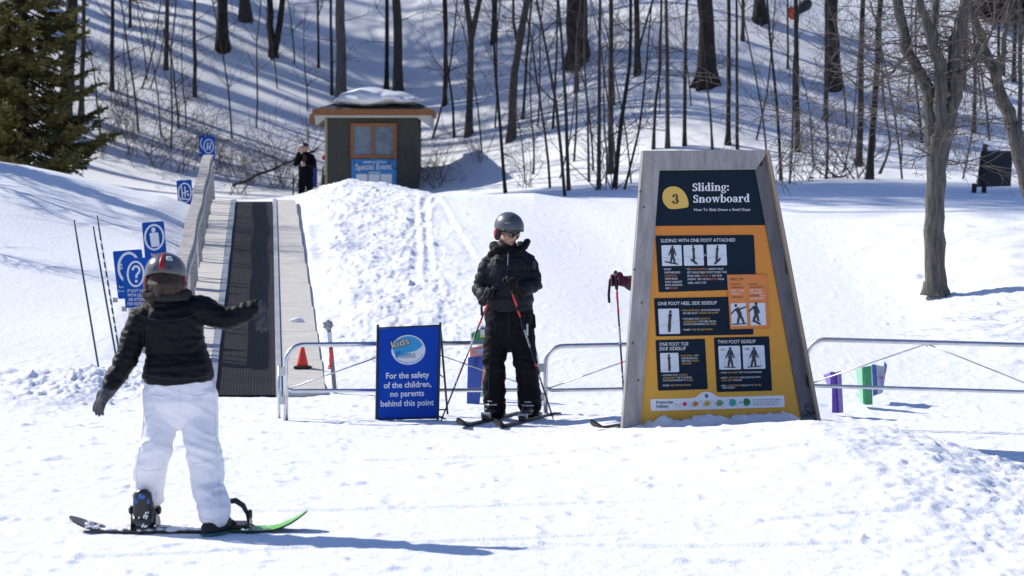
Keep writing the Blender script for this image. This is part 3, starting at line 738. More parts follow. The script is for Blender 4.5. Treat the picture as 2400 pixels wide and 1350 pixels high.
# dark thicket at the top right
def thicket():
    rng = random.Random(77); b = G(2350, 40); t = root('evergreen_thicket', b, 'dark tangled evergreen thicket hanging in at the top right corner', 'bush'); cb = MB()
    for k in range(5200):
        x = rng.uniform(2285, 2450); lo = 36 + (x - 2290) * .16; y = lo - abs(rng.gauss(0, 55)); p = P(x, y, b.y + rng.uniform(-.6, .8)); e = Vector((rng.gauss(0, 1), rng.gauss(0, 1), rng.gauss(0, .5))).normalized(); w = e.orthogonal().normalized() * .035; l = rng.uniform(.12, .3)
        cb.add([p - w, p + e * l, p + w], [(0, 1, 2)])
    cb.build('crown', mat('thicket_needles', (.022, .020, .015), .9, var=.6, vs=3), t)
    mb = MB()
    for x in (2310, 2352, 2398): mb.tube([Vector((P(x, 40, b.y).x, b.y + .3, gz(P(x, 40, b.y).x, b.y + .3) - .2)), P(x + 4, -40, b.y + .2)], [.05, .03], 6)
    mb.build('trunk', bark_d, t, True)
thicket()
# ------------------------------------------------------------------ shared paints
white_p = mat('white_paint', (.80, .81, .83), .5)
blue_p = mat('blue_sign_paint', (.004, .085, .40), .45, var=.12, vs=2, spec=.2)
black_m = mat('black_metal', (.018, .018, .02), .4)
galv = mat('galvanised_steel', (.62, .63, .65), .32, 1.0, var=.12, vs=6)
old_wood = mat('weathered_wood', (.30, .285, .275), .85, col2=(.50, .475, .45), vs=5, bump=.5, bs=18, stretch=(1, 1, 6))
deck_wood = mat('bleached_deck_wood', (.52, .49, .44), .8, col2=(.68, .65, .60), vs=4, bump=.35, bs=20, stretch=(1, 6, 1))

# ------------------------------------------------------------------ the hut
HY = 69.0
def hp(px, py, dy=0.): return P(px, py, HY + dy)
k = HY / F
hl, hr = hp(765, 300), hp(980, 300); gzh = hp(870, 460).z - .5; topz = hp(870, 276).z
hut = root('lift_hut', ((hl.x + hr.x) / 2, HY + 1.2, gzh), 'small dark olive lift hut with snow-topped roof and brown-framed window', 'hut')
D = 2.3
wall_m = mat('olive_stucco', (.066, .068, .056), .9, var=.15, vs=14, bump=.3, bs=60)
brown = mat('stained_brown_trim', (.30, .115, .035), .6, var=.25, vs=9, stretch=(1, 8, 8))
soffit = mat('cream_soffit', (.55, .53, .48), .7)
shingle = mat('dark_shingles', (.045, .045, .05), .9, var=.4, vs=22, bump=.6, bs=30)
mb = MB(); mb.box(((hl.x + hr.x) / 2, HY + D / 2, (gzh + topz) / 2), (hr.x - hl.x, D, topz - gzh)); mb.build('wall', wall_m, hut)
mb = MB(); mb.box((hl.x - .012, HY + .045, (gzh + topz) / 2), (.06, .10, topz - gzh - .02)); mb.build('corner_trim', mat('tan_trim', (.42, .33, .20), .7), hut)
# roof: fascia, soffit, low pitched shingle slopes
el, er = hp(736, 262, -.35).x, hp(1011, 262, -.35).x; fz0, fz1 = hp(870, 270, -.35).z, hp(870, 256, -.35).z; fy0, fy1 = HY - .42, HY + D + .42
mb = MB()
mb.box(((el + er) / 2, fy0 - .02, (fz0 + fz1) / 2), (er - el, .04, fz1 - fz0)); mb.box(((el + er) / 2, fy1 + .02, (fz0 + fz1) / 2), (er - el, .04, fz1 - fz0))
for x in (el - .02, er + .02): mb.box((x, (fy0 + fy1) / 2, (fz0 + fz1) / 2 - .0), (.04, fy1 - fy0 + .08, fz1 - fz0))
fas = mb.build('fascia', brown, hut)
mb = MB(); lo = .26
mb.prism([(el, fy0, fz0 - .003), (hl.x - .003, fy0, fz0 - .003), (hl.x - .003, fy0, topz - .02), (el + .04, fy0, fz0 - lo)], (0, fy1 - fy0, 0))
mb.prism([(er, fy0, fz0 - .003), (er - .04, fy0, fz0 - lo), (hr.x + .003, fy0, topz - .02), (hr.x + .003, fy0, fz0 - .003)], (0, fy1 - fy0, 0))
mb.box(((hl.x + hr.x) / 2, (fy0 + HY) / 2 - .002, fz0 - .03), (hr.x - hl.x, HY - fy0 - .01, .05))
mb.build('soffit', soffit, hut)
mb = MB(); mb.box((el - .05, HY + .4, fz0 - .10), (.10, 1.7, .26)); mb.build('barge_board', brown, hut)
rz = hp(870, 236, .6).z; mx0, mx1 = hp(800, 240, .8).x, hp(970, 240, .8).x; my = HY + D / 2
mb = MB(); A = [(el, fy0, fz1), (er, fy0, fz1), (er, fy1, fz1), (el, fy1, fz1)]; B_ = [(mx0, my - .35, rz), (mx1, my - .35, rz), (mx1, my + .35, rz), (mx0, my + .35, rz)]
mb.add(A + B_, [(0, 1, 5, 4), (1, 2, 6, 5), (2, 3, 7, 6), (3, 0, 4, 7), (4, 5, 6, 7), (3, 2, 1, 0)]); roof = mb.build('roof', shingle, hut)
# snow cap
mb = MB(); c0 = hp(880, 236, .75)
for (px, py, rx, rz_, ry) in ((832, 231, 40, 19, 1.15), (868, 226, 62, 20, 1.3), (912, 231, 60, 18, 1.3), (948, 238, 44, 12, 1.2), (803, 240, 20, 12, .9), (862, 238, 84, 15, 1.4)):
    p = hp(px, py, .8); mb.ell(p, (rx * k, ry, rz_ * k))
fuse('roof_snow', mb, .05, snow_m, roof, 8, lambda co, no: .035 * n3(co, 3.0) + .02 * n3(co, 8))
# window
wf = HY - .03
def hbox(m_, x0, y0, x1, y1, y_, d): 
    a, b_ = hp(x0, y1), hp(x1, y0); m_.box(((a.x + b_.x) / 2, y_, (a.z + b_.z) / 2), (b_.x - a.x, d, b_.z - a.z))
mb = MB(); hbox(mb, 822, 289, 930, 296.5, wf, .09); hbox(mb, 822, 364, 930, 371, wf, .09)
for x0, x1 in ((822, 829), (871.5, 878), (922, 930)): hbox(mb, x0, 296.5, x1, 364, wf, .084)
win = mb.build('window', brown, hut)
glass = mat('window_glass', (.16, .21, .26), .25, spec=.4, var=.25, vs=3)  # pale blue imitates sky and snow reflected in the panes
mb = MB(); hbox(mb, 829, 296.5, 871.5, 364, wf + .02, .02); hbox(mb, 878, 296.5, 922, 364, wf + .026, .02); mb.build('pane', glass, win)
# special event poster
pp = Plane((0, HY - .035, 0), (0, -1, 0))
mb = MB(); mb.cur = 0; hbox(mb, 824, 373, 929, 446, HY - .018, .03); post = mb.build('poster', mat('poster_blue', (.02, .19, .50), .5, col2=(.03, .26, .60), vs=2), hut)
mb = MB(); text_on(mb, pp, 'Special Event', (833, 398), (918, 397), 15, .006, .03)
for x0, x1, y in ((852, 872, 380), (875, 880, 380), (883, 905, 379.5), (864, 892, 404.5)): poly_on(mb, pp, [(x0, y - 1.2), (x1, y - 1.3), (x1, y + 1.1), (x0, y + 1.2)], .006)
for x in (835, 864, 892.5): poly_on(mb, pp, rrect(x, 408, x + 26, 431.5, 1.5), .006)
mb.build('lettering', white_p, post)
mb = MB()
for px, py in ((832, 384), (836, 392), (912, 384), (919, 389), (842, 386), (925, 395)): poly_on(mb, pp, [(px + 4 * math.cos(a), py + (3.4 if i % 2 else 1.5) * math.sin(a)) for i, a in enumerate(np.arange(0, 6.28, .63))], .004)
mb.build('print', mat('poster_navy', (.012, .06, .17), .5), post)

# things leaning by the hut door
def leaning(name, lab, cat, px, py0, py1, w, m, dx=0, Y=None, curve=0.):
    Y = Y or HY + .3; a, b_ = P(px, py1, Y), P(px + dx, py0, Y); mb = MB(); n = 6
    mb.tube([a.lerp(b_, i / n) + Vector((0, curve * math.sin(i / n * 3.1), 0)) for i in range(n + 1)], [(w / 2 * Y / F * (.75 + .5 * math.sin(i / n * 3.14)), .02) for i in range(n + 1)], 8, side=(1, 0, 0))
    o = mb.build(name, m, None, True, loc=a); return tag(o, lab, cat)
leaning('sled', 'tall blue plastic sled standing upright behind the dark-clothed man at the hut', 'sled', 737, 372, 462, 9, mat('sled_blue', (.01, .08, .45), .4), 1, HY + 1.5, .05)
sk_a = leaning('ski', 'dull grey ski standing upright against the hut corner', 'ski', 752, 388, 468, 5, mat('ski_grey', (.16, .15, .15), .5), 6, HY + .5)
leaning('shovel_handle', 'dark purple shaft leaning by the hut corner trim with a pink foot', 'shovel', 757, 408, 466, 6, mat('dark_plum', (.035, .015, .04), .5), 2, HY + .15)
t = root('helmet_on_peg', P(759, 370, HY + .2), 'small red helmet hanging on the side of the hut by its corner', 'helmet'); mb = MB(); mb.ell(P(759, 369, HY + .15), (.055, .07, .07)); mb.build('shell', mat('red_shell', (.45, .015, .03), .35), t, True)
mb = MB(); mb.patch(P(762, 371, HY + .14), (Vector((1, 0, 0)), Vector((0, -1, 0)), Vector((0, 0, 1))), (.05, .06, .06), -1.5, 1.5, .9, 1.9, .02, 10, 4); mb.build('goggle', black_m, t, True)
# slim rope post left of the man
p0 = P(688, 470, 66); t = root('rope_post', p0, 'slim dark rope post left of the man by the hut', 'post'); mb = MB(); mb.tube([p0 + Vector((0, 0, -.2)), P(686, 402, 66)], .022, 8); mb.build('shaft', mat('dark_green_paint', (.012, .035, .03), .5), t, True)
mb = MB(); mb.tube([P(687.3, 432, 66), P(686.9, 424, 66)], .04, 8); mb.build('clip', black_m, t, True)

# ------------------------------------------------------------------ the carpet lift
ys = np.linspace(26.25, 44.2, 70)
def strip(mb, o0, o1, dz0, dz1, thick, ys_=ys, wav=0.):
    vs = []; 
    for y in ys_:
        x = carpet_x(y); z = float(carpet_z(y)); w_ = wav * math.sin(y * 1.9) 
        vs += [(x + o0 + w_, y, z + dz0), (x + o1 + w_, y, z + dz1), (x + o1 + w_, y, z + dz1 - thick), (x + o0 + w_, y, z + dz0 - thick)]
    fs = []
    for i in range(len(ys_) - 1):
        a = 4 * i; b_ = a + 4
        for q in range(4): fs.append((a + q, a + (q + 1) % 4, b_ + (q + 1) % 4, b_ + q))
    fs += [(0, 3, 2, 1), (len(vs) - 4, len(vs) - 3, len(vs) - 2, len(vs) - 1)]
    mb.add(vs, fs)
lift = root('carpet_lift', (carpet_x(26.3), 26.3, 0), 'conveyor carpet lift, black ribbed belt between pale boardwalks climbing to the hut', 'carpet lift')
belt = bpy.data.materials.new('ribbed_rubber'); belt.use_nodes = True
def _belt():
    t = belt.node_tree; b = t.nodes['Principled BSDF']; b.inputs['Roughness'].default_value = .55
    tc = t.nodes.new('ShaderNodeTexCoord'); wv = t.nodes.new('ShaderNodeTexWave'); wv.wave_type = 'BANDS'; wv.bands_direction = 'X'; wv.inputs['Scale'].default_value = 11.5; wv.inputs['Distortion'].default_value = .25
    mp = t.nodes.new('ShaderNodeMapping'); mp.inputs['Rotation'].default_value = (0, 0, -.0877)
    t.links.new(tc.outputs['Object'], mp.inputs[0]); t.links.new(mp.outputs[0], wv.inputs[0])
    r = t.nodes.new('ShaderNodeValToRGB'); r.color_ramp.elements[0].color = (.010, .010, .012, 1); r.color_ramp.elements[1].color = (.028, .027, .030, 1)
    t.links.new(wv.outputs['Fac'], r.inputs[0]); w2 = t.nodes.new('ShaderNodeTexNoise'); w2.noise_dimensions = '1D'; w2.inputs['Scale'].default_value = 1.0; sy = t.nodes.new('ShaderNodeSeparateXYZ'); t.links.new(tc.outputs['Object'], sy.inputs[0])
    vz = t.nodes.new('ShaderNodeTexVoronoi'); vz.voronoi_dimensions = '1D'; vz.feature = 'DISTANCE_TO_EDGE'; vz.inputs['Scale'].default_value = .95; t.links.new(sy.outputs['Y'], vz.inputs['W'])
    lt = t.nodes.new('ShaderNodeMath'); lt.operation = 'GREATER_THAN'; lt.inputs[1].default_value = .022; t.links.new(vz.outputs['Distance'], lt.inputs[0])
    mx = t.nodes.new('ShaderNodeMix'); mx.data_type = 'RGBA'; mx.inputs[6].default_value = (.012, .012, .014, 1); t.links.new(lt.outputs[0], mx.inputs[0]); t.links.new(r.outputs[0], mx.inputs[7]); t.links.new(mx.outputs[2], b.inputs['Base Color'])
    b.inputs['Specular IOR Level'].default_value = .08
    bp = t.nodes.new('ShaderNodeBump'); bp.inputs['Strength'].default_value = .5; bp.inputs['Distance'].default_value = .006; t.links.new(wv.outputs['Fac'], bp.inputs['Height']); t.links.new(bp.outputs[0], b.inputs['Normal'])
_belt()
mb = MB(); strip(mb, -.285, .285, .0, .0, .06); bo = mb.build('belt', belt, lift, True)
for p in bo.data.polygons: p.use_smooth = False
mb = MB(); strip(mb, -.36, -.29, .035, .035, .12, wav=.003); mb.build('edge_rail', mat('grey_blue_steel', (.36, .40, .46), .45, .6, var=.2, vs=3), lift)
mb = MB(); strip(mb, .29, .345, .045, .045, .12); mb.build('edge_rail', mat('pale_steel', (.55, .56, .58), .45, .5, var=.15, vs=3), lift)
mb = MB(); yy = 26.3
while yy < 44.0:
    L = 1.85; strip(mb, .35, .76 - .13 * (yy - 26.3) / 17.5, .03, .03, .14, np.linspace(yy, min(44.1, yy + L - .012), 6)); yy += L
mb.build('boardwalk', deck_wood, lift)
mb = MB(); yy = 26.6; rg = random.Random(2)
while yy < 44.0:
    j = rg.uniform(-.004, .004); strip(mb, -.66, -.365, .03 + j, .03 + j, .05, np.linspace(yy, yy + .285, 2)); yy += .30
mb.build('boardwalk', deck_wood, lift)
# snow drifts over the walk edge are part of the ground; small ice lump on the walk
mb = MB()
for px, py, r in ((690, 778, .05), (697, 777, .07), (703, 779, .04)): 
    q = P(px, py, 30.7); mb.ell((q.x, q.y, float(carpet_z(30.7)) + .04), (r, r * .7, r * .5))
tag(mb.build('snow_clod', snow_m, None, True, loc=(mb.v[0][0], mb.v[0][1], float(carpet_z(30.7)))), 'small clod of snow lying on the pale right-hand boardwalk', 'snow clod')

# wooden railing on the left of the lift
rail = root('wooden_railing', (carpet_x(30) - 1, 30, float(carpet_z(30))), 'pale weathered plank railing climbing beside the carpet lift', 'railing')
yk = [28.6, 30.4, 32.2, 34.0, 35.8, 37.6, 39.4, 41.2, 42.8, 44.1]
def rx(y, o=0.): return carpet_x(y) - .70 - o + .008 * math.sin(y * 1.6)
def rzt(y): return float(carpet_z(y)) + .70 + .012 * math.sin(y * 1.3)
def ribbon(mb, o, zoff, w, h, lean=0.):
    vs = []
    for y in np.linspace(28.3, 44.2, 48):
        x = rx(y, o); z = rzt(y) + zoff
        vs += [(x - w / 2, y, z + h / 2), (x + w / 2, y, z + h / 2), (x + w / 2 + lean, y, z - h / 2), (x - w / 2 + lean, y, z - h / 2)]
    fs = []
    for i in range(47):
        for q in range(4): fs.append((4 * i + q, 4 * i + (q + 1) % 4, 4 * i + 4 + (q + 1) % 4, 4 * i + 4 + q))
    fs += [(0, 3, 2, 1), (188, 189, 190, 191)]; mb.add(vs, fs)
mb = MB(); ribbon(mb, .03, .02, .14, .035); mb.build('top_rail', old_wood, rail)
mb = MB(); ribbon(mb, -.035, -.10, .045, .06); mb.build('hand_rail', mat('bleached_rail', (.6, .57, .52), .8, var=.1, vs=4), rail)
for y in yk:
    x = rx(y); z = float(carpet_z(y)); mb = MB(); mb.tube([(x + .03, y, z - .25), (x - .01, y, rzt(y) + (.0 if y < 44 else .03))], (.045, .04), 4, side=(1, 0, 0)); mb.build('post', old_wood, rail)
    mb = MB(); mb.tube([(x - .05, y + .30, z - .2), (x - .04, y + .32, rzt(y) - .02)], (.03, .03), 4, side=(1, 0, 0)); mb.build('brace', old_wood, rail)

# blue instruction signs beside the lift
def lift_sign(lab, c, Y, roll, yaw, deco, postw=.05):
    """c = pixel corners TL, TR, BR, BL"""
    cx = sum(p[0] for p in c) / 4; cy = sum(p[1] for p in c) / 4; p0 = P(cx, cy, Y); n = Vector((math.sin(yaw), -math.cos(yaw), .06)); pl = Plane(p0, n)
    foot = Vector((p0.x + .03, p0.y + .06, 0)); foot.z = gz(foot.x, foot.y) - .15
    t = root('lift_sign', foot, lab, 'sign', 'blue instruction signs along the carpet lift')
    mb = MB(); mb.tube([foot, P((c[0][0] + c[1][0]) / 2, c[0][1] + 2, Y) + Vector((0, .05, 0))], (.035, .03), 4, side=(1, 0, 0)); mb.build('post', old_wood, t)
    mb = MB(); poly_on(mb, pl, rounded(c, 3.5), 0, .018); pan = mb.build('panel', blue_p, t)
    mb = MB(); deco(mb, pl); mb.build('lettering', white_p, pan)
    s_ = Y / F; mb = MB(); q = pl.hit(c[0][0] + 6, c[3][1] + 2, -.03); mb.box(q, (.05, .03, .05)); mb.build('batten', old_wood, t)
    return t
def rounded(c, r):
    o = []; n = len(c)
    for i in range(n):
        p = Vector(c[i]); a = (Vector(c[i - 1]) - p).normalized(); b_ = (Vector(c[(i + 1) % n]) - p).normalized()
        for t_ in (0, .5, 1): 
            q = p + a * r * (1 - t_) + b_ * r * t_; q = q + (p - q) * (.35 if t_ == .5 else 0); o.append((q.x, q.y))
    return o
def bars(mb, pl, x, y, w, n, dy, h, sl=0.):
    rg = random.Random(int(x + y)); 
    for i in range(n):
        X = x + sl * i * dy; e = X + w * rg.uniform(.75, 1)
        while X < e:
            l = rg.uniform(.08, .2) * w; poly_on(mb, pl, [(X, y + i * dy - h), (min(e, X + l), y + i * dy - h), (min(e, X + l), y + i * dy), (X, y + i * dy)], .004); X += l + .04 * w
def deco_q(mb, pl):
    ring_on(mb, pl, 318, 642, 21, 31, 4.5, .004, 32)
    a = [(310.5 + 0, 633)]; cx, cy = 319, 633; pts = []
    for an in (180, 215, 250, 285, 320, 355, 390, 420): pts.append((cx + 8 * math.cos(math.radians(an)), cy + 9 * math.sin(math.radians(an))))
    pts += [(320, 645), (319.5, 651)]
    for i in range(len(pts) - 1):
        d = Vector((pts[i + 1][0] - pts[i][0], pts[i + 1][1] - pts[i][1])).normalized() * 2.6; nx_, ny_ = -d.y, d.x; o = .004 + .0006 * (i % 3)
        poly_on(mb, pl, [(pts[i][0] + nx_ - d.x * .3, pts[i][1] + ny_ - d.y * .3), (pts[i + 1][0] + nx_ + d.x * .3, pts[i + 1][1] + ny_ + d.y * .3), (pts[i + 1][0] - nx_ + d.x * .3, pts[i + 1][1] - ny_ + d.y * .3), (pts[i][0] - nx_ - d.x * .3, pts[i][1] - ny_ - d.y * .3)], o)
    poly_on(mb, pl, [(316.5, 656), (322.5, 656), (322.5, 662), (316.5, 662)], .004)
    for i, (s_, w) in enumerate((('IF NOT FAMILIAR', 62), ('WITH USE OF LIFT', 62), ('ASK ATTENDANT', 54), ('FOR INSTRUCTION', 62))):
        text_on(mb, pl, s_, (299 + (62 - w) / 2 * .5, 685 + i * 10.2), (299 + w + (62 - w) / 2 * .5, 684.5 + i * 10.2), 7.5, .004, .03)
lift_sign('blue sign with a white question mark in a ring, nearest of the lift signs', [(285, 605), (361, 603), (366, 717), (294, 722)], 28.6, 0, .12, deco_q)
def deco_r(mb, pl):
    ring_on(mb, pl, 302, 627, 27, 37, 6, .004, 32); ring_on(mb, pl, 284, 625, 3.5, 7, 2, .004, 16)
    text_on(mb, pl, 'Remove Pole Straps', (279, 675), (328, 674), 6, .004, .02); text_on(mb, pl, 'From Wrists', (277, 685), (320, 684), 6, .004, .02)
lift_sign('blue ringed sign mostly hidden behind the question mark sign', [(264, 589), (332, 584), (345, 696), (277, 701)], 29.6, 0, .12, deco_r)
def deco_s(mb, pl):
    ring_on(mb, pl, 361.5, 556, 24, 31, 4.5, .004, 32); poly_on(mb, pl, disc(359.5, 539, 5, 6.2, 14), .004)
    poly_on(mb, pl, rounded([(350, 546), (371, 544.5), (374.5, 577), (355, 579.5)], 3), .004)
    text_on(mb, pl, 'Secure', (354, 600), (378, 599), 7, .004, .03); text_on(mb, pl, 'Loose Clothing', (344, 611), (392, 609.5), 7, .004, .02)
lift_sign('blue sign showing a white figure with arms at its sides, above the white-trousered rider', [(332, 522), (384, 518), (392, 612), (341, 616)], 33.6, 0, .10, deco_s)
def deco_t(mb, pl):
    ring_on(mb, pl, 433, 452, 16.5, 24, 3, .004, 28)
    for i, pts in enumerate(([(424, 436), (426.5, 436), (429, 466), (426.5, 466)], [(428, 452), (441, 446), (442, 449), (429, 455)], [(432, 437), (434.5, 437), (435.5, 462), (433, 462)], [(422, 464), (446, 466), (446, 469), (422, 467)])): poly_on(mb, pl, pts, .004 + .001 * i)
    poly_on(mb, pl, disc(441, 456, 2.5, 3), .004); bars(mb, pl, 421, 482, 30, 3, 5, 2.4)
lift_sign('blue sign with a white seated pictogram, beside the upper part of the plank railing', [(413, 423), (449, 421), (454, 493), (419, 496)], 43.0, 0, .08, deco_t)
def deco_u(mb, pl):
    ring_on(mb, pl, 489, 343, 12.5, 17.5, 2.6, .004, 26)
    for i, x in enumerate((483, 490)): poly_on(mb, pl, [(x + 3, 334), (x + 6, 333), (x + 3, 352), (x, 352)], .004)
    poly_on(mb, pl, [(487, 345), (493, 341), (493, 344), (487, 348)], .006); bars(mb, pl, 480, 365, 19, 3, 4.6, 2.2)
lift_sign('front one of two small blue signs overlapping at the top of the railing', [(474, 320), (503, 319), (504, 377), (477, 378)], 54.0, 0, .05, deco_u)
def deco_v(mb, pl): ring_on(mb, pl, 482, 336, 13, 17, 2.6, .004, 26); poly_on(mb, pl, disc(470, 358, 1.5, 1.8, 8), .004)
lift_sign('rear one of two small blue signs overlapping at the top of the railing', [(466, 317), (497, 316), (498, 366), (467, 367)], 55.0, 0, .05, deco_v)

# leaning marker poles on the left
pole_b = mat('dark_teal_pole', (.012, .055, .085), .45)
def marker(lab, a, b_, Y, dashes=False):
    foot, top = P(*b_, Y), P(*a, Y); t = root('marker_pole', foot, lab, 'pole', 'thin leaning marker poles'); d = top - foot
    f2 = foot - d * .12; mb = MB(); mb.tube([f2, foot.lerp(top, .5), top], [.0105, .010, .009], 8); mb.build('shaft', pole_b, t, True)
    if dashes:
        mb = MB()
        for i in range(11): u = .15 + i * .065; mb.tube([foot + d * u, foot + d * (u + .022)], .0112, 8)
        mb.build('tape', white_p, t, True)
marker('thin dark teal pole leaning left, farthest left of the three', (173, 515), (230, 856), 27.6)
marker('thin plain dark teal pole leaning left, shortest at the top of the three', (218, 530), (272, 835), 28.0)
marker('thin dark pole with white dashes leaning left, nearest the blue signs', (227, 505), (281, 835), 28.3, True)

# ------------------------------------------------------------------ tubular barriers
def gate(lab, L, R, top_l, top_r, bot, feet, brackets, Yl, Yr):
    """L, R pixel x of the uprights; top_*, bot pixel y; V of rods up to the middle of the top rail"""
    def pt(px, py): 
        t_ = (px - L) / (R - L); return P(px, py, Yl + (Yr - Yl) * t_)
    t = root('crowd_barrier', pt(L, feet[0]), lab, 'barrier', 'low tubular steel barriers'); r = .021
    top = lambda px: top_l + (top_r - top_l) * (px - L) / (R - L); bo = lambda px: bot[0] + (bot[1] - bot[0]) * (px - L) / (R - L)
    mb = MB(); c = 42
    def arc(x, sx): return [(x + sx * c * (1 - math.cos(a)), top(x) + c * (1 - math.sin(a))) for a in np.linspace(0, math.pi / 2, 8)]
    pl_ = [(L, feet[0])] + arc(L, 1) + arc(R, -1)[::-1] + [(R, feet[1])]
    mb.tube([pt(*q) for q in pl_], r, 10); mb.build('frame_tube', galv, t, True)
    mb = MB(); mb.tube([pt(L, bo(L) - 12), pt(L + 4, bo(L) - 3), pt(L + 14, bo(L)), pt(R - 14, bo(R)), pt(R - 4, bo(R) - 3), pt(R, bo(R) - 12)], .017, 10); mb.build('bottom_rail', galv, t, True)
    m_ = (L + R) / 2
    for x, s_ in ((L + 4, 1), (R - 4, -1)):
        mb = MB(); mb.tube([pt(x, bo(x) - 4), pt(m_ - s_ * 4, top(m_) + 5)], .0065, 6); mb.build('brace_rod', galv, t, True)
    mb = MB(); mb.tube([pt(m_, top(m_)), pt(m_, top(m_) + 10)], .012, 6); mb.build('rod_clip', galv, t, True)
    for (bx, by) in brackets:
        mb = MB(); mb.box(pt(bx, by), (.06, .03, .075), bev=.006); mb.build('hinge_bracket', mat('pale_bracket', (.55, .56, .58), .5, .3), t)
    return t
gate('low steel tube barrier in front of the carpet lift and behind the blue safety board', 670, 1258, 808, 803, (916, 914), (992, 978), [(660, 870), (660, 938)], 23.7, 24.55)
gate('low steel tube barrier between the helmeted skier and the big sign', 1279, 1868, 811, 800, (915, 905), (977, 970), [(1268, 862), (1268, 930)], 24.55, 24.6)
gate('low steel tube barrier running off to the right of the big sign', 1892, 2452, 796, 809, (904, 920), (972, 1000), [], 24.1, 23.5)
p0 = P(654, 966, 24.0); t = root('barrier_post', p0, 'short thin steel post standing left of the first barrier', 'post'); mb = MB(); mb.tube([p0 - Vector((0, 0, .1)), P(654, 858, 24.0)], .013, 8); mb.build('shaft', galv, t, True); mb = MB(); mb.box(P(657, 898, 24.0), (.012, .02, .12)); mb.build('latch', white_p, t)

# ------------------------------------------------------------------ safety board (A-frame)
AY = 23.75
an = Vector((math.sin(.20), -math.cos(.20), .10)); ap = Plane(P(955, 985, AY), an)
tl, tr_, br, bl = (886, 768), (1031, 760), (1027, 984), (882, 988)
af = root('safety_board', ap.hit(955, 988), 'blue A-frame safety board with white lettering standing on the snow', 'sign')
mb = MB(); poly_on(mb, ap, [(887, 771), (1029, 764), (1025, 980), (884, 984)], 0, .006); pan = mb.build('panel', mat('banner_blue', (.002, .055, .40), .5, spec=.15), af)
mb = MB(); r_ = .011
mb.tube([ap.hit(882, 990, .0), ap.hit(885.5, 761, .0)], r_, 6); mb.tube([ap.hit(1026, 988, .0), ap.hit(1032, 755, .0)], r_, 6)
for a, b_ in (((885, 769), (1031, 762.5)), ((883, 983), (1027, 979)), ((882, 987.5), (1027, 985))): mb.tube([ap.hit(*a), ap.hit(*b_)], .008, 6)
mb.build('front_frame', black_m, af)
mb = MB(); bx = Vector((.05, .50, 0))
f1 = ap.hit(1026, 988) + Vector((.075, .42, .03)); f0 = ap.hit(882, 990) + Vector((.075, .42, .03))
mb.tube([ap.hit(1031.5, 762) + Vector((0, .012, 0)), f1], .010, 6); mb.tube([ap.hit(885.5, 768) + Vector((0, .012, 0)), f0], .010, 6); mb.tube([f0 + Vector((0, 0, .04)), f1 + Vector((0, 0, .04))], .007, 6)
mb.tube([ap.hit(1028.5, 876), ap.hit(1030, 820).lerp(f1, .42)], .006, 6); mb.build('rear_frame', black_m, af)
mb = MB()
for s_, a, b_ in (('For the safety', (905, 887.5), (1006, 884.5)), ('of the children,', (899.5, 910), (1011, 906)), ('no parents', (915, 930), (994, 927.5)), ('behind this point', (892.5, 953), (1017, 949.5))): text_on(mb, ap, s_, a, b_, 14.2, .003, .046)
mb.build('lettering', mat('banner_white', (.72, .75, .82), .5), pan)
lg = MB(); poly_on(lg, ap, disc(957, 820, 40, 35, 36), .003); logo = lg.build('emblem', mat('emblem_white', (.68, .72, .78), .5), pan)
lg = MB(); poly_on(lg, ap, [(957 + 35 * math.cos(a), 818 + 30 * math.sin(a)) for a in np.linspace(math.radians(150), math.radians(345), 22)] + [(975, 822), (950, 829), (930, 840)], .0055); lg.build('emblem_sky', mat('emblem_sky_blue', (.02, .30, .62), .5), logo)
lg = MB(); ring_on(lg, ap, 957, 820, 36.5, 31.5, 1.2, .006, 30, 20, 150); lg.build('emblem_ring', mat('emblem_ring_blue', (.03, .25, .55), .5), logo)
lg = MB(); text_on(lg, ap, 'kids', (918, 818), (962, 806), 19, .008, .075); lg.build('emblem_outline', mat('emblem_dark', (.03, .04, .06), .5), logo)
lg = MB(); text_on(lg, ap, 'kids', (919.5, 816.8), (960.5, 805.2), 17.5, .0105, .03); lg.build('emblem_kids', mat('emblem_sand', (.66, .58, .36), .5), logo)
lg = MB(); text_on(lg, ap, 'at', (928, 833), (941, 829), 10, .009, .0); text_on(lg, ap, 'BLUE', (958.5, 833.2), (973.5, 832.4), 5, .006, .02); text_on(lg, ap, 'MOUNTAIN', (939, 839.8), (973.5, 838.4), 5, .006, .02); lg.build('emblem_name', mat('emblem_dark', (.03, .04, .06), .5), logo)
lg = MB(); poly_on(lg, ap, [(943, 834), (950, 829), (953, 831), (956, 828.5), (958, 833)], .0075); lg.build('emblem_peak', mat('emblem_sky_blue', (.02, .30, .62), .5), logo)

# ------------------------------------------------------------------ cone, grey post, coloured training panels
q = P(709, 872, 27.65); q.z = float(carpet_z(27.65)) + .031; cone = root('traffic_cone', q, 'orange traffic cone on a black base on the right boardwalk of the lift', 'cone')
s_ = q.y / F; mb = MB(); mb.tube([q + Vector((0, 0, .012)), q + Vector((0, 0, .05 * 1)), q + Vector((0, 0, 50 * s_)), q + Vector((0, 0, 52 * s_))], [14 * s_, 13 * s_, 4.2 * s_, 3 * s_], 18); mb.build('body', mat('cone_orange', (.85, .055, .02), .5, var=.08, vs=5), cone, True)
mb = MB(); mb.box(q + Vector((0, 0, .008)), (40 * s_, 40 * s_, .022), bev=.006); mb.build('base', mat('cone_base_rubber', (.02, .018, .018), .7), cone)
p0 = P(785, 917, 26.4); t = root('leaning_post', p0, 'grey steel post leaning left with crumpled grey paper on its top', 'post'); tp = P(771, 768, 26.4); mb = MB(); mb.tube([p0 - (tp - p0) * .1, tp], (.021, .021), 4, side=(1, .4, 0)); mb.build('shaft', mat('grey_steel', (.16, .17, .185), .6, .2), t)
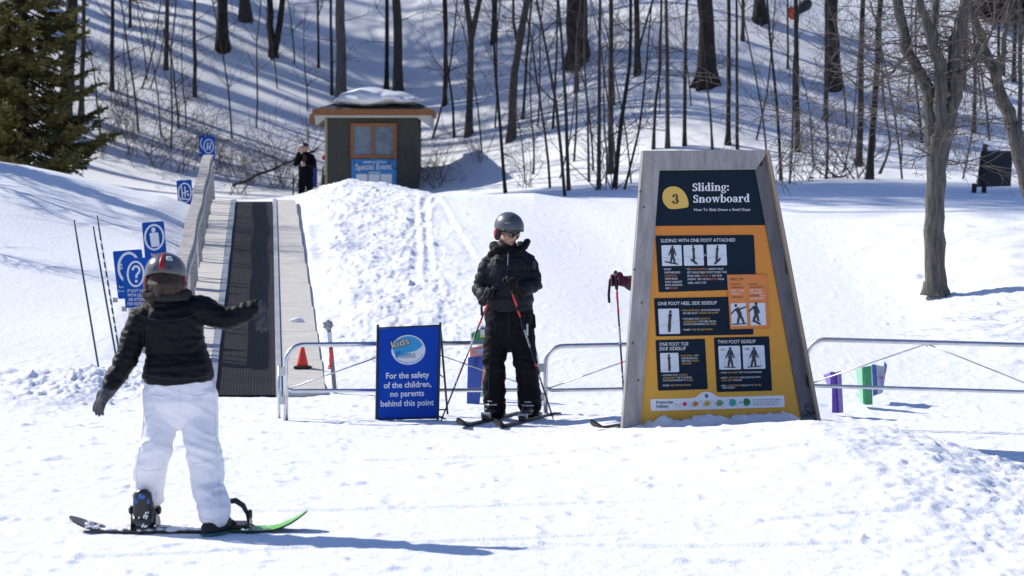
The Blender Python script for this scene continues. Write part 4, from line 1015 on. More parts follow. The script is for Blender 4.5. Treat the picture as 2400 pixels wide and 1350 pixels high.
mb = MB(); mb.tube([p0.lerp(tp, .78), p0.lerp(tp, .93)], (.0225, .0225), 4, side=(1, .4, 0)); mb.build('reflector', mat('reflector_pale', (.55, .62, .70), .35), t)
mb = MB(); mb.ell(P(769, 762, 26.38), (.036, .034, .036)); 
for i in range(7): a = i * .9; mb.ell(P(769 + 9 * math.cos(a), 762 + 9 * math.sin(a), 26.38 - .02 * (i % 2)), (.018, .016, .016))
fuse('paper_ball', mb, .009, mat('grey_paper', (.30, .31, .33), .9), t, 1, lambda co, no: .012 * n3(co, 60))
mb = MB(); rg = random.Random(8)
for dx in (0, 3):
    pts = [P(773 + dx + rg.gauss(0, 1.6) - (2 if i > 6 else 0), 815 + i * 6.2 - dx, 26.33) for i in range(9)]
    mb.tube(pts, [(.011 if i < 6 else .006, .0015) for i in range(9)], 6, side=(1, 0, .2))
mb.tube([P(770, 864, 26.32), P(777, 862, 26.32), P(772, 858, 26.32)], [(.01, .002)] * 3, 6, side=(1, 0, .2))
mb.build('ribbon', mat('red_ribbon', (.70, .05, .06), .6), t, True)
mb = MB(); c0 = P(856, 899, 26.9); mb.tube([c0 + Vector((-.07, 0, -.03)), c0 + Vector((0, 0, .015)), c0 + Vector((.06, .03, -.01))], [.012, .022, .014], 8); tag(mb.build('glove_scrap', mat('black_scrap', (.015, .015, .016), .8), None, True, loc=c0), 'small black scrap lying on the snow left of the safety board', 'scrap')
def panel(name_lab, pieces, cat='training panel', group='coloured plastic training panels stuck in the snow'):
    """pieces: (part, material, 4 pixel corners, Y per corner) as thin slabs"""
    first = pieces[0]; b_ = P(*first[2][2], first[3][2]); t = root('training_panel', b_, name_lab, cat, group)
    for nm, m_, c, Ys in pieces:
        q = [P(x, y, Y_) for (x, y), Y_ in zip(c, Ys)]; n = (q[1] - q[0]).cross(q[3] - q[0]).normalized() * .012; mb = MB(); mb.prism([p - n for p in q], n * 2); mb.build(nm, m_, t)
pur = mat('purple_plastic', (.085, .03, .33), .4, col2=(.13, .06, .40), vs=9); pur2 = mat('pale_purple_plastic', (.22, .13, .50), .4); grn = mat('green_plastic', (.02, .26, .09), .4, col2=(.06, .32, .15), vs=8); grn2 = mat('mint_plastic', (.25, .56, .36), .4); blu = mat('blue_plastic', (.06, .12, .42), .45, col2=(.10, .17, .48), vs=6); ora = mat('orange_plastic', (.80, .22, .12), .45, col2=(.85, .36, .24), vs=5)
panel('purple folded training panel in the snow beyond the right barrier', [('board', pur, [(1950, 872), (1957, 872), (1963, 968), (1950, 967)], [25.1] * 4), ('board', pur, [(1958, 874), (1969, 870), (1974, 967), (1964, 968)], [25.1, 25.2, 25.2, 25.1]), ('wing', pur2, [(1932, 878), (1949, 871), (1949, 905), (1939, 897)], [25.3, 25.15, 25.15, 25.3])])
panel('green and mint training panel in the snow right of the purple one', [('board', grn, [(2024, 860), (2042, 857), (2045, 948), (2027, 949)], [25.8] * 4), ('wing', grn2, [(2008, 867), (2023, 860), (2026, 947), (2018, 942)], [26.0, 25.82, 25.82, 26.0])])
panel('blue training panel with pale print standing behind the green one', [('board', blu, [(2043, 855), (2050, 853), (2053, 926), (2046, 928)], [26.2] * 4), ('wing', mat('printed_panel', (.30, .32, .36), .4, col2=(.05, .13, .42), vs=5), [(2051, 855), (2076, 860), (2066, 921), (2055, 925)], [26.2, 26.4, 26.4, 26.2]), ('prong', blu, [(2073, 846), (2079, 856), (2075, 875), (2070, 872)], [26.38] * 4), ('print', mat('red_dot_paint', (.6, .03, .03), .4), [(2064, 884), (2069, 882), (2069, 888), (2064, 888)], [26.27] * 4)])
panel('blue training board leaning behind the legs of the skier', [('board', blu, [(1097, 838), (1135, 833), (1124, 946), (1094, 946)], [25.5, 25.5, 25.4, 25.4]), ('edge', mat('navy_plastic', (.015, .04, .22), .4), [(1115, 836), (1118, 836), (1109, 945), (1105, 945)], [25.47] * 4)])
panel('orange and pale training board behind the blue one by the skier', [('board', ora, [(1102, 815), (1146, 808), (1142, 905), (1100, 900)], [25.75] * 4), ('print', mat('pale_blue_print', (.35, .42, .60), .4), [(1116, 819), (1136, 816), (1136, 828), (1116, 830)], [25.72] * 4)])
panel('green training board topping the stack behind the skier', [('board', grn, [(1104, 782), (1130, 768), (1142, 800), (1106, 803)], [25.95] * 4), ('post', grn2, [(1122, 800), (1138, 800), (1138, 930), (1122, 930)], [25.97] * 4)])

# ------------------------------------------------------------------ dark board on posts at the right, orange thing up the hill
by = G(2330, 452, 30).y; t = root('dark_board', P(2330, 450, by), 'blank dark board on two posts, seen from behind, at the right edge', 'sign'); bp_ = Plane(P(2330, 400, by), (.1, -1, .12))
mb = MB(); poly_on(mb, bp_, [(2300, 354), (2374, 353), (2369, 436), (2289, 438)], 0, .03); mb.build('panel', mat('dark_board_paint', (.016, .018, .024), .6, var=.3, vs=3), t)
for a, b_ in (((2309, 338), (2306, 455)), ((2284, 430), (2282, 455))): mb = MB(); mb.tube([P(*a, by - .06), P(b_[0], b_[1] + 6, by - .06)], .045, 6); mb.build('post', bark_d, t)
hy = G(1868, 110).y - .4; t = root('snow_gun', P(1868, 110, hy), 'black tilted barrel with an orange wrap, high on the hill behind a straight trunk', 'snow gun')
hy += 1.2; mb = MB(); mb.tube([P(1862, 30, hy), P(1874, 22, hy), P(1890, 11, hy)], [.09, .13, .16], 10, dome=1); mb.build('barrel', black_m, t, True)
mb = MB(); mb.tube([P(1866, 35, hy), P(1866, 118, hy)], .05, 8); mb.build('post', black_m, t, True)
mb = MB(); 
for px, py, r in ((1853, 30, .11), (1855, 24, .09), (1857, 38, .09), (1849, 29, .07)): mb.ell(P(px, py, hy - .08), (r, .08, r * 1.15))
fuse('wrap', mb, .03, mat('orange_wrap', (.80, .10, .035), .6), t, 3)

# ------------------------------------------------------------------ the big trail sign
yaw = math.atan2((SIGN_R - SIGN_L).y, (SIGN_R - SIGN_L).x)
sn = Vector((math.sin(yaw), -math.cos(yaw), 0)); sp = Plane(SIGN_L, sn)
def A1(x, y): return (1420 + x / 3.858, 330 + y / 3.858)
def A2(x, y): return (1420 + x / 3.858, 670 + y / 3.858)
sign = root('trail_sign', SIGN_L.lerp(SIGN_R, .5), 'tall tapered wooden sign with navy and orange snowboard instructions', 'sign')
frame_w = mat('grey_frame_wood', (.24, .225, .22), .85, col2=(.38, .355, .345), vs=3.5, bump=.35, bs=14, stretch=(5, 5, .8))
dark_w = mat('dark_frame_wood', (.10, .095, .10), .85, col2=(.16, .15, .155), vs=4, bump=.35, bs=14, stretch=(5, 5, .8))  # darker tone than the other frame boards
def slab(mb, pts, o0, o1): mb.prism([sp.hit(*p, o0) for p in pts], sn * (o1 - o0))
oTL, oTR, iTL, iTR = A1(318, 90), A1(1455, 84), A1(466, 262), A1(1338, 252)
oBL, oBR, iBL, iBR = A2(128, 1330), A2(1925, 1230), A2(290, 1330), A2(1762, 1230)
mb = MB(); slab(mb, [oTL, oTR, iTR, iTL], -.02, .030); mb.build('top_board', frame_w, sign)
mb = MB(); slab(mb, [oTL, iTL, iBL, oBL], -.02, .028); mb.build('side_board', frame_w, sign)
mb = MB(); slab(mb, [oTR, (oTR[0] - 5, oTR[1] + 9), iTR, iBR, (oBR[0] - 6, oBR[1]), oBR], -.02, .008); mb.build('side_board', dark_w, sign)['label'] = 'darker stained right side board'
mb = MB(); tan_m = mat('tan_plywood_edge', (.36, .28, .20), .8); slab(mb, [(oTR[0] - 4.6, oTR[1] + 2), oTR, oBR, (oBR[0] - 5.5, oBR[1])], .009, .045); mb.build('edge_strip', tan_m, sign)
mb = MB(); slab(mb, [iTL, iTR, (iTR[0] - .3, iTR[1] + 1.6), (iTL[0] + .3, iTL[1] + 1.6)], -.018, .034); mb.build('lip', mat('pale_lip_wood', (.50, .42, .32), .8), sign)
# body behind: two layers with a gap strip coloured pale as sunlit edges, seen along the left side
bk = [(oTL[0] + 1, oTL[1] + 3), (oTR[0] - 3, oTR[1] + 3), (oBR[0] - 4, oBR[1]), (oBL[0] + 1, oBL[1])]
mb = MB(); slab(mb, bk, -.045, -.022); mb.build('backing', mat('lit_backing_edge', (.62, .60, .57), .7), sign)
bk2 = [(oTL[0] + .2, oTL[1] + 2), (oTR[0] - 3, oTR[1] + 2), (oBR[0] - 4, oBR[1]), (oBL[0] + .2, oBL[1])]
mb = MB(); slab(mb, bk2, -.135, -.047); mb.build('rear_body', frame_w, sign)
# printed panel: navy head, orange to yellow gradient below
hl_, hr_ = A1(428, 771), A1(1431, 763)
og = bpy.data.materials.new('printed_orange'); og.use_nodes = True
def _og():
    t = og.node_tree; b = t.nodes['Principled BSDF']; b.inputs['Roughness'].default_value = .5; b.inputs['Specular IOR Level'].default_value = .15; tc = t.nodes.new('ShaderNodeTexCoord'); sx = t.nodes.new('ShaderNodeSeparateXYZ'); r = t.nodes.new('ShaderNodeValToRGB'); mr = t.nodes.new('ShaderNodeMapRange'); n = t.nodes.new('ShaderNodeTexNoise'); n.inputs['Scale'].default_value = 90; n.inputs['Detail'].default_value = 4
    t.links.new(tc.outputs['Object'], sx.inputs[0]); t.links.new(tc.outputs['Object'], n.inputs['Vector']); mr.inputs['From Min'].default_value = 1.62; mr.inputs['From Max'].default_value = .05
    ad = t.nodes.new('ShaderNodeMath'); ad.operation = 'MULTIPLY_ADD'; ad.inputs[1].default_value = .22; t.links.new(n.outputs['Fac'], ad.inputs[0]); t.links.new(mr.outputs[0], ad.inputs[2])
    t.links.new(sx.outputs['Z'], mr.inputs['Value']); t.links.new(ad.outputs[0], r.inputs[0]); e = r.color_ramp.elements; e[0].position = .08; e[1].position = 1.0; e[0].color = (.66, .22, .045, 1); e[1].color = (.68, .36, .055, 1)
    t.links.new(r.outputs[0], b.inputs['Base Color'])
_og()
navy = mat('printed_navy', (.006, .016, .030), .5, spec=.10)
mb = MB(); slab(mb, [iTL, iTR, hr_, hl_], -.019, -.001); mb.build('heading_panel', navy, sign)
mb = MB(); slab(mb, [hl_, hr_, iBR, iBL], -.019, -.0015); body_p = mb.build('body_panel', og, sign)
cream = mat('printed_cream', (.74, .76, .80), .5); amber = mat('printed_amber', (.70, .42, .10), .5); rust = mat('printed_rust', (.62, .22, .06), .5); ink = mat('printed_ink', (.010, .014, .022), .5); tip_o = mat('printed_tip_orange', (.66, .20, .035), .5)
# navy boxes and the pro tip card
def pan_part(name, m_, outl, off, parent=sign):
    mb = MB(); poly_on(mb, sp, outl, off, .004); return mb.build(name, m_, parent)
def rr4(c, r): return rounded(c, r)
b1 = pan_part('info_panel', navy, rr4([A1(450, 858), A1(1338, 850), A2(1362, 30), A2(480, 58)], 2.4), .003)
b2_ = pan_part('info_panel', navy, rr4([A2(437, 112), A2(1320, 95), A2(1335, 440), A2(455, 458)], 2.4), .003)
b3 = pan_part('info_panel', navy, rr4([A2(450, 490), A2(896, 478), A2(922, 934), A2(474, 948)], 2.4), .003)
b4 = pan_part('info_panel', navy, rr4([A2(978, 468), A2(1476, 456), A2(1504, 948), A2(1006, 961)], 2.4), .003)
tip = pan_part('tip_card', tip_o, rr4([A1(1097, 1212), A1(1448, 1208), A2(1476, 382), A2(1126, 390)], 2.0), .009)
mb = MB(); 
for a, b_ in ((A1(1097, 1212), A1(1448, 1208)), (A1(1448, 1208), A2(1476, 382)), (A2(1476, 382), A2(1126, 390)), (A2(1126, 390), A1(1097, 1212))): mb.tube([sp.hit(*a, .009), sp.hit(*b_, .009)], .0022, 4)
mb.build('card_edge', rust, tip)
ribbon_o = [A2(402, 1026), A2(770, 1016), A2(820, 1004), A2(855, 975), A2(880, 961), A2(912, 957), A2(945, 961), A2(975, 978), A2(1010, 1000), A2(1050, 1006), A2(1600, 990), A2(1612, 994), A2(1617, 1085), A2(1608, 1096), A2(420, 1131), A2(408, 1126)]
rib = pan_part('pathway_strip', cream, ribbon_o, .003)
# slab-serif heading letters, drawn stroke by stroke
def slab_text(mb, txt, x0, y0, x1, y1, xh, off):
    """x0,y0 .. x1,y1 baseline in pixels, xh = x-height in pixels"""
    U = {}; n = [0]
    def R_(x, y, w, h): U.setdefault('r', []).append([(x, y), (x + w, y), (x + w, y + h), (x, y + h)])
    def arc(cx, cy, rx, ry, a0, a1, w0, w1=None, m=10):
        w1 = w1 or w0; out = []; inn = []
        for i in range(m + 1):
            a = math.radians(a0 + (a1 - a0) * i / m); w = w0 + (w1 - w0) * abs(math.cos(a)); w = w1 * abs(math.cos(a)) + w0 * (1 - abs(math.cos(a)))
            out.append((cx + rx * math.cos(a), cy + ry * math.sin(a))); inn.append((cx + (rx - w) * math.cos(a), cy + (ry - min(w, w0 * 1.1)) * math.sin(a)))
        for i in range(m): U.setdefault('r', []).append([out[i], out[i + 1], inn[i + 1], inn[i]])
    X = 0.; T = .27; th = .11
    for ch in txt:
        if ch == 'S':
            arc(X + .40, 1.02, .38, .40, 20, 268, .14, .26); arc(X + .40, .40, .40, .42, -160, 88, .14, .28); R_(X + .66, .98, .10, .36); R_(X + .02, .02, .10, .36); X += .90
        elif ch in 'lid':
            if ch == 'd':
                arc(X + .40, .5, .40, .52, 40, 320, .12, .27); R_(X + .52, 0, T, 1.5); R_(X + .40, 1.38, .13, .11); R_(X + .78, 0, .13, .12); X += 1.0
            else:
                h = 1.5 if ch == 'l' else 1.0; R_(X + .08, .115, T, h - .115); R_(X - .02, 0, .48, .12); R_(X - .02, h - .12, .11, .12)
                if ch == 'i': arc(X + .21, 1.32, .17, .17, 0, 360, .168, .168, 12)
                X += .54
        elif ch == 'n':
            R_(X + .08, .115, T, .885); R_(X - .02, 0, .46, .12); R_(X - .02, .88, .11, .12); arc(X + .56, .62, .32, .40, 0, 155, .14, .27); R_(X + .61, .115, T, .52); R_(X + .53, 0, .45, .12); X += 1.06
        elif ch == 'r':
            R_(X + .08, .115, T, .885); R_(X - .02, 0, .50, .12); R_(X - .02, .88, .11, .12); arc(X + .56, .64, .28, .38, 45, 150, .15, .2); arc(X + .62, .80, .14, .14, 0, 360, .138, .138, 10); X += .84
        elif ch == 'g':
            arc(X + .38, .62, .36, .40, 0, 360, .11, .23, 16); R_(X + .62, .84, .24, .12); arc(X + .38, -.18, .40, .28, 0, 360, .12, .2, 16); arc(X + .26, .14, .2, .14, 90, 270, .10, .12); X += .92
        elif ch == 'o': arc(X + .44, .5, .44, .52, 0, 360, .12, .27, 18); X += .96
        elif ch == 'w':
            for a, b_, w in ((0.08, .36, .26), (.36, .62, .10), (.56, .86, .26), (.88, 1.12, .10)):
                up = (b_ > a) and w < .2
                U.setdefault('r', []).append([(X + a, 0 if up else 1), (X + a + w, 0 if up else 1), (X + b_ + w * (1 if up else .6), 1 if up else 0), (X + b_, 1 if up else 0)])
            R_(X - .02, .89, .42, .11); R_(X + .48, .89, .40, .11); R_(X + 1.02, .89, .34, .11); X += 1.36
        elif ch == 'b':
            R_(X + .08, 0, T, 1.5); R_(X - .02, 1.38, .12, .11); arc(X + .52, .5, .42, .52, -140, 140, .12, .27); X += 1.0
        elif ch == 'a':
            arc(X + .36, .66, .36, .36, 0, 165, .13, .27); R_(X + .45, .12, T, .56); R_(X + .70, 0, .14, .12); arc(X + .34, .30, .34, .32, 60, 330, .11, .24); X += .92
        elif ch == 'e':
            arc(X + .42, .5, .42, .52, 0, 318, .12, .26, 16); R_(X + .14, .45, .62, .11); X += .92
        elif ch == 's':
            arc(X + .34, .72, .30, .29, 30, 268, .11, .2); arc(X + .34, .28, .32, .30, -155, 88, .11, .2); X += .74
        elif ch == 'P':
            R_(X + .10, .115, .28, 1.22); R_(X - .02, 0, .54, .12); R_(X - .02, 1.33, .12, .12); arc(X + .48, .97, .44, .48, -100, 100, .13, .28); X += 1.0
        elif ch == 't':
            R_(X + .10, .14, .26, 1.12); R_(X, .88, .58, .12); arc(X + .36, .22, .26, .24, 180, 320, .13, .24); X += .64
        elif ch == 'h':
            R_(X + .08, .115, T, 1.38); R_(X - .02, 0, .46, .12); R_(X - .02, 1.38, .11, .11); arc(X + .56, .62, .32, .40, 0, 155, .14, .27); R_(X + .61, .115, T, .52); R_(X + .53, 0, .45, .12); X += 1.06
        elif ch == 'y':
            for a, b_, w in ((0.06, .34, .26), (.36, .66, .11)):
                up = w < .2; U.setdefault('r', []).append([(X + a, -.1 if up else 1), (X + a + w, -.1 if up else 1), (X + b_ + w, 1 if up else 0), (X + b_, 1 if up else 0)])
            arc(X + .24, -.22, .18, .22, 200, 380, .1, .16); R_(X - .03, .89, .42, .11); R_(X + .5, .89, .36, .11); X += .88
        elif ch == ':':
            arc(X + .15, .16, .16, .16, 0, 360, .158, .158, 12); arc(X + .15, .82, .16, .16, 0, 360, .158, .158, 12); X += .40
        elif ch == '3':
            arc(X + .40, .98, .36, .36, -80, 160, .13, .26); arc(X + .42, .36, .42, .40, -165, 95, .13, .3); arc(X + .16, 1.02, .13, .13, 0, 360, .128, .128, 10); arc(X + .14, .26, .14, .14, 0, 360, .138, .138, 10); X += .9
    kx = (x1 - x0) / X; sl = (y1 - y0) / (x1 - x0)
    for i, r in enumerate(U['r']):
        q = [sp.hit(x0 + x * kx, y0 + x * kx * sl - y * xh, off + .00025 * (i % 9)) for x, y in r]
        mb.add(q, [tuple(range(len(q)))])
mb = MB(); slab_text(mb, 'Sliding:', *A1(783, 455), *A1(1118, 451), 13.0, .002); slab_text(mb, 'Snowboard', *A1(790, 560), *A1(1306, 553), 13.0, .002)
hp_ = [o for o in sign.children if o.name.startswith('heading_panel')][0]
text_on(mb, sp, 'How To Slide Down a Small Slope', A1(798, 635), A1(1306, 632), 6.6, .002, .022); mb.build('heading_lettering', cream, hp_)
blob = [A1(510, 520), A1(514, 470), A1(540, 430), A1(590, 411), A1(640, 413), A1(690, 440), A1(725, 485), A1(745, 540), A1(749, 585), A1(738, 602), A1(700, 608), A1(620, 618), A1(575, 616), A1(545, 590), A1(522, 560)]
def chaikin(p, n=2):
    for _ in range(n): p = [q for i in range(len(p)) for q in ((p[i][0] * .75 + p[(i + 1) % len(p)][0] * .25, p[i][1] * .75 + p[(i + 1) % len(p)][1] * .25), (p[i][0] * .25 + p[(i + 1) % len(p)][0] * .75, p[i][1] * .25 + p[(i + 1) % len(p)][1] * .75))]
    return p
blob = chaikin(blob)
bd = pan_part('number_badge', mat('badge_yellow', (.66, .42, .08), .5), blob, .003, hp_)
bd.parent = hp_
mb = MB(); slab_text(mb, '3', *A1(600, 570), *A1(664, 569), 17, .006); mb.build('number', ink, hp_)

def words(box, lines, cap, off, cols, bold=.022):
    """lines: (x0, y0, x1, y1, [(text, colour key)...]) in pixels"""
    mbs = {}
    for x0, y0, x1, y1, segs in lines:
        tot = sum(len(s_) + .4 for s_, _ in segs); X = x0
        for s_, c in segs:
            w = (x1 - x0) * (len(s_) + .4) / tot; yy = y0 + (y1 - y0) * (X - x0) / (x1 - x0); y2 = y0 + (y1 - y0) * (X + w - x0) / (x1 - x0)
            text_on(mbs.setdefault(c, MB()), sp, s_, (X + .3, yy), (X + w - (2.0 if len(segs) > 1 and s_ is not segs[-1][0] else .6), y2), cap, off, bold)
            X += w
    for c, m_ in mbs.items(): m_.build('lettering', cols[c], box)
Cc = {'w': cream, 'a': amber, 'r': rust, 'k': ink}
def L1(x0, y0, x1, y1, *s_): return (*A1(x0, y0), *A1(x1, y1), s_)
def L2(x0, y0, x1, y1, *s_): return (*A2(x0, y0), *A2(x1, y1), s_)
words(b1, [L1(495, 918, 1172, 911, ('SLIDING WITH ONE FOOT ATTACHED', 'w'))], 8.2, .006, Cc, .024)
words(b1, [L1(528, 1171, 594, 1170, ('POINT', 'w')), L1(530, 1200, 674, 1198, ('SNOWBOARD', 'w')), L1(532, 1229, 648, 1227, ('DOWNHILL', 'r')), L1(533, 1257, 652, 1255, ('WITH BACK', 'w')), L1(535, 1286, 692, 1283, ('FOOT AGAINST', 'w')), L1(537, 1314, 694, 1311, ('BACK BINDING', 'w')), L1(538, 1342, 652, 1340, ('AND', 'w'), ('SLIDE', 'r')),
           L1(732, 1170, 1065, 1166, ('TO', 'w'), ('SLOW DOWN,', 'r'), ('HANG HALF', 'w')), L1(734, 1200, 1095, 1196, ('OF YOUR FREE FOOT OVER THE', 'w')), L1(737, 1231, 1050, 1228, ('EDGE AND', 'w'), ('DRAG IT', 'r'), ('ON THE', 'w')), L1(738, 1261, 1072, 1258, ('SNOW. TRY WITH', 'w'), ('BOTH', 'r'), ('YOUR', 'w')), L1(741, 1294, 908, 1291, ('HEEL AND TOE', 'w')), L1(888, 1043, 909, 1043, ('OR', 'w'))], 4.9, .006, Cc)
words(b2_, [L2(470, 176, 1005, 167, ('ONE FOOT HEEL SIDE SIDESLIP', 'w'))], 8.2, .006, Cc, .024)
words(b2_, [L2(695, 230, 1033, 225, ('FACE DOWNHILL', 'a'), ('WITH SNOWBOARD', 'w')), L2(695, 256, 1018, 250, ('ON HEEL EDGE', 'w'), ('ACROSS THE SLOPE', 'a')), L2(700, 307, 946, 303, ('WITH BACK FOOT', 'w'), ('SLIGHTLY', 'a')), L2(702, 331, 1000, 328, ('OVERHANGING', 'a'), ('THE HEEL EDGE,', 'w')), L2(703, 355, 1000, 352, ('FLATTEN SNOWBOARD TO', 'w'), ('SLIDE', 'a')), L2(707, 405, 965, 401, ('RAISE', 'w'), ('TOES', 'a'), ('TO', 'w'), ('SLOW DOWN', 'a'))], 4.4, .006, Cc)
words(b3, [L2(483, 543, 747, 539, ('ONE FOOT TOE', 'w')), L2(484, 584, 726, 580, ('SIDE SIDESLIP', 'w'))], 8.2, .006, Cc, .024)
words(b3, [L2(680, 639, 838, 637, ('FACE UPHILL', 'a'), ('WITH', 'w')), L2(681, 663, 830, 661, ('SNOWBOARD ON', 'w')), L2(682, 687, 843, 684, ('TOE EDGE', 'w'), ('ACROSS', 'a')), L2(684, 711, 776, 709, ('THE SLOPE', 'a')), L2(513, 815, 745, 811, ('WITH BACK FOOT', 'w'), ('SLIGHTLY', 'a')), L2(514, 839, 782, 835, ('OVERHANGING', 'a'), ('THE TOE EDGE,', 'w')), L2(516, 863, 790, 859, ('FLATTEN SNOWBOARD TO', 'w'), ('SLIDE', 'a')), L2(518, 908, 770, 904, ('RAISE', 'w'), ('HEELS', 'a'), ('TO', 'w'), ('SLOW DOWN', 'a'))], 4.2, .006, Cc)
words(b4, [L2(1010, 522, 1355, 516, ('TWO FOOT SIDESLIP', 'w'))], 8.2, .006, Cc, .024)
words(b4, [L2(1042, 792, 1412, 786, ('STRAP', 'w'), ('BOTH FEET', 'a'), ('INTO YOUR SNOWBOARD', 'w')), L2(1045, 839, 1400, 832, ('REPEAT', 'w'), ('ONE FOOTED', 'a'), ('SIDE SLIPPING WITH', 'w')), L2(1047, 863, 1232, 859, ('BOTH FEET', 'a'), ('ATTACHED', 'w')), L2(1048, 910, 1406, 903, ('BEND', 'w'), ('LOWER JOINTS', 'a'), ('EQUALLY TO', 'w'), ('CENTRE', 'a')), L2(1050, 930, 1170, 927, ('YOUR WEIGHT', 'w'))], 4.0, .006, Cc)
words(tip, [L1(1127, 1264, 1247, 1262, ('PRO TIP', 'k'))], 6.2, .012, Cc, .02)
words(tip, [L1(1134, 1306, 1218, 1304, ('DO NOT', 'k')), L1(1134, 1335, 1250, 1333, ('LEAN BACK', 'k')), L2(1136, 51, 1255, 49, ('KEEP YOUR', 'w')), L2(1137, 81, 1222, 80, ('WEIGHT', 'w')), L2(1139, 111, 1242, 109, ('CENTRED', 'k')), L1(1296, 1306, 1376, 1304, ('DO NOT', 'k')), L1(1297, 1333, 1432, 1331, ('OVER ROTATE,', 'k')), L2(1298, 45, 1408, 43, ('KEEP YOUR', 'w')), L2(1300, 70, 1420, 68, ('SHOULDERS', 'w')), L2(1302, 97, 1442, 95, ('ALIGNED', 'k'), ('WITH', 'w')), L2(1304, 123, 1434, 121, ('SNOWBOARD', 'w'))], 4.4, .012, Cc)
mb = MB(); slab_text(mb, 'Progression', *A2(454, 1066), *A2(610, 1063), 4.9, .006); slab_text(mb, 'Pathway', *A2(456, 1104), *A2(568, 1101), 4.9, .006)
for i, s_ in enumerate(('Snowboard Each Station With Confidence', "And You'll Have The Skills You Need To", 'Snowboard Top To Bottom Green Trails')): text_on(mb, sp, s_, A2(1329, 1036 + i * 21), A2((1586, 1566, 1566)[i], 1031 + i * 21), 3.3, .006, .0)
mb.build('lettering', ink, rib)
PTS = [(714, 1069, 18, (.55, .03, .06)), (811, 1066, 24, (.66, .22, .05)), (917, 1062, 27, (.64, .42, .08)), (1030, 1059, 30, (.16, .34, .12)), (1147, 1055, 33, (.02, .38, .26)), (1275, 1051, 34, (.01, .20, .06))]
for i, (x, y, r, c) in enumerate(PTS):
    mb = MB(); poly_on(mb, sp, [A2(x + r * math.cos(a) * (1 + .10 * math.sin(2 * a + i)), y + r * math.sin(a) * (1 + .08 * math.cos(3 * a))) for a in np.linspace(0, 6.28, 19)[:-1]], .006); mb.build('stage_dot', mat('stage_colour_%d' % i, c, .5), rib)
mb = MB()
for i in range(2, 5): text_on(mb, sp, str(i), A2(PTS[i - 1][0] - 6, PTS[i - 1][1] + 9), A2(PTS[i - 1][0] + 6, PTS[i - 1][1] + 9), 4.4, .009, .03)
path = [(636, 1072)] + [(660, 1088), (690, 1072), (735, 1048), (760, 1060), (770, 1085), (800, 1084), (850, 1040), (870, 1060), (880, 1082), (905, 1085), (960, 1036), (985, 1060), (1000, 1082), (1060, 1068), (1085, 1036), (1115, 1026), (1170, 1080), (1200, 1060), (1226, 1050)]
for i in range(len(path) - 1): mb.tube([sp.hit(*A2(*path[i]), .0055), sp.hit(*A2(*path[i + 1]), .0055)], .0008, 3)
poly_on(mb, sp, [A2(636 + 5 * math.cos(a), 1071 + 5 * math.sin(a)) for a in np.linspace(0, 6.28, 10)[:-1]], .006); poly_on(mb, sp, [A2(1219, 1044), A2(1234, 1051), A2(1220, 1059)], .006)
poly_on(mb, sp, [A2(911 + 15 * math.cos(a), 992 + 15 * math.sin(a)) for a in np.linspace(math.radians(150), math.radians(390), 12)] + [A2(912, 1018)], .006); mb.build('pathway_marks', ink, rib)
mb = MB(); poly_on(mb, sp, [A2(911 + 5 * math.cos(a), 991 + 5 * math.sin(a)) for a in np.linspace(0, 6.28, 10)[:-1]], .0085); mb.build('pin_hole', cream, rib)
# bullets
for bx_, col_, pts, off in ((b1, rust, [A1(517, 1160), A1(720, 1158)], .006), (b2_, amber, [A2(684, 222), A2(690, 299), A2(697, 397)], .006), (b3, amber, [A2(672, 633), A2(504, 808), A2(509, 903)], .006), (b4, amber, [A2(1034, 787), A2(1037, 833), A2(1041, 903)], .006), (tip, ink, [A1(1121, 1298), A1(1287, 1296)], .012)):
    mb = MB()
    for p in pts: poly_on(mb, sp, disc(p[0], p[1], .75, .75, 8), off)
    mb.build('bullet', col_, bx_)
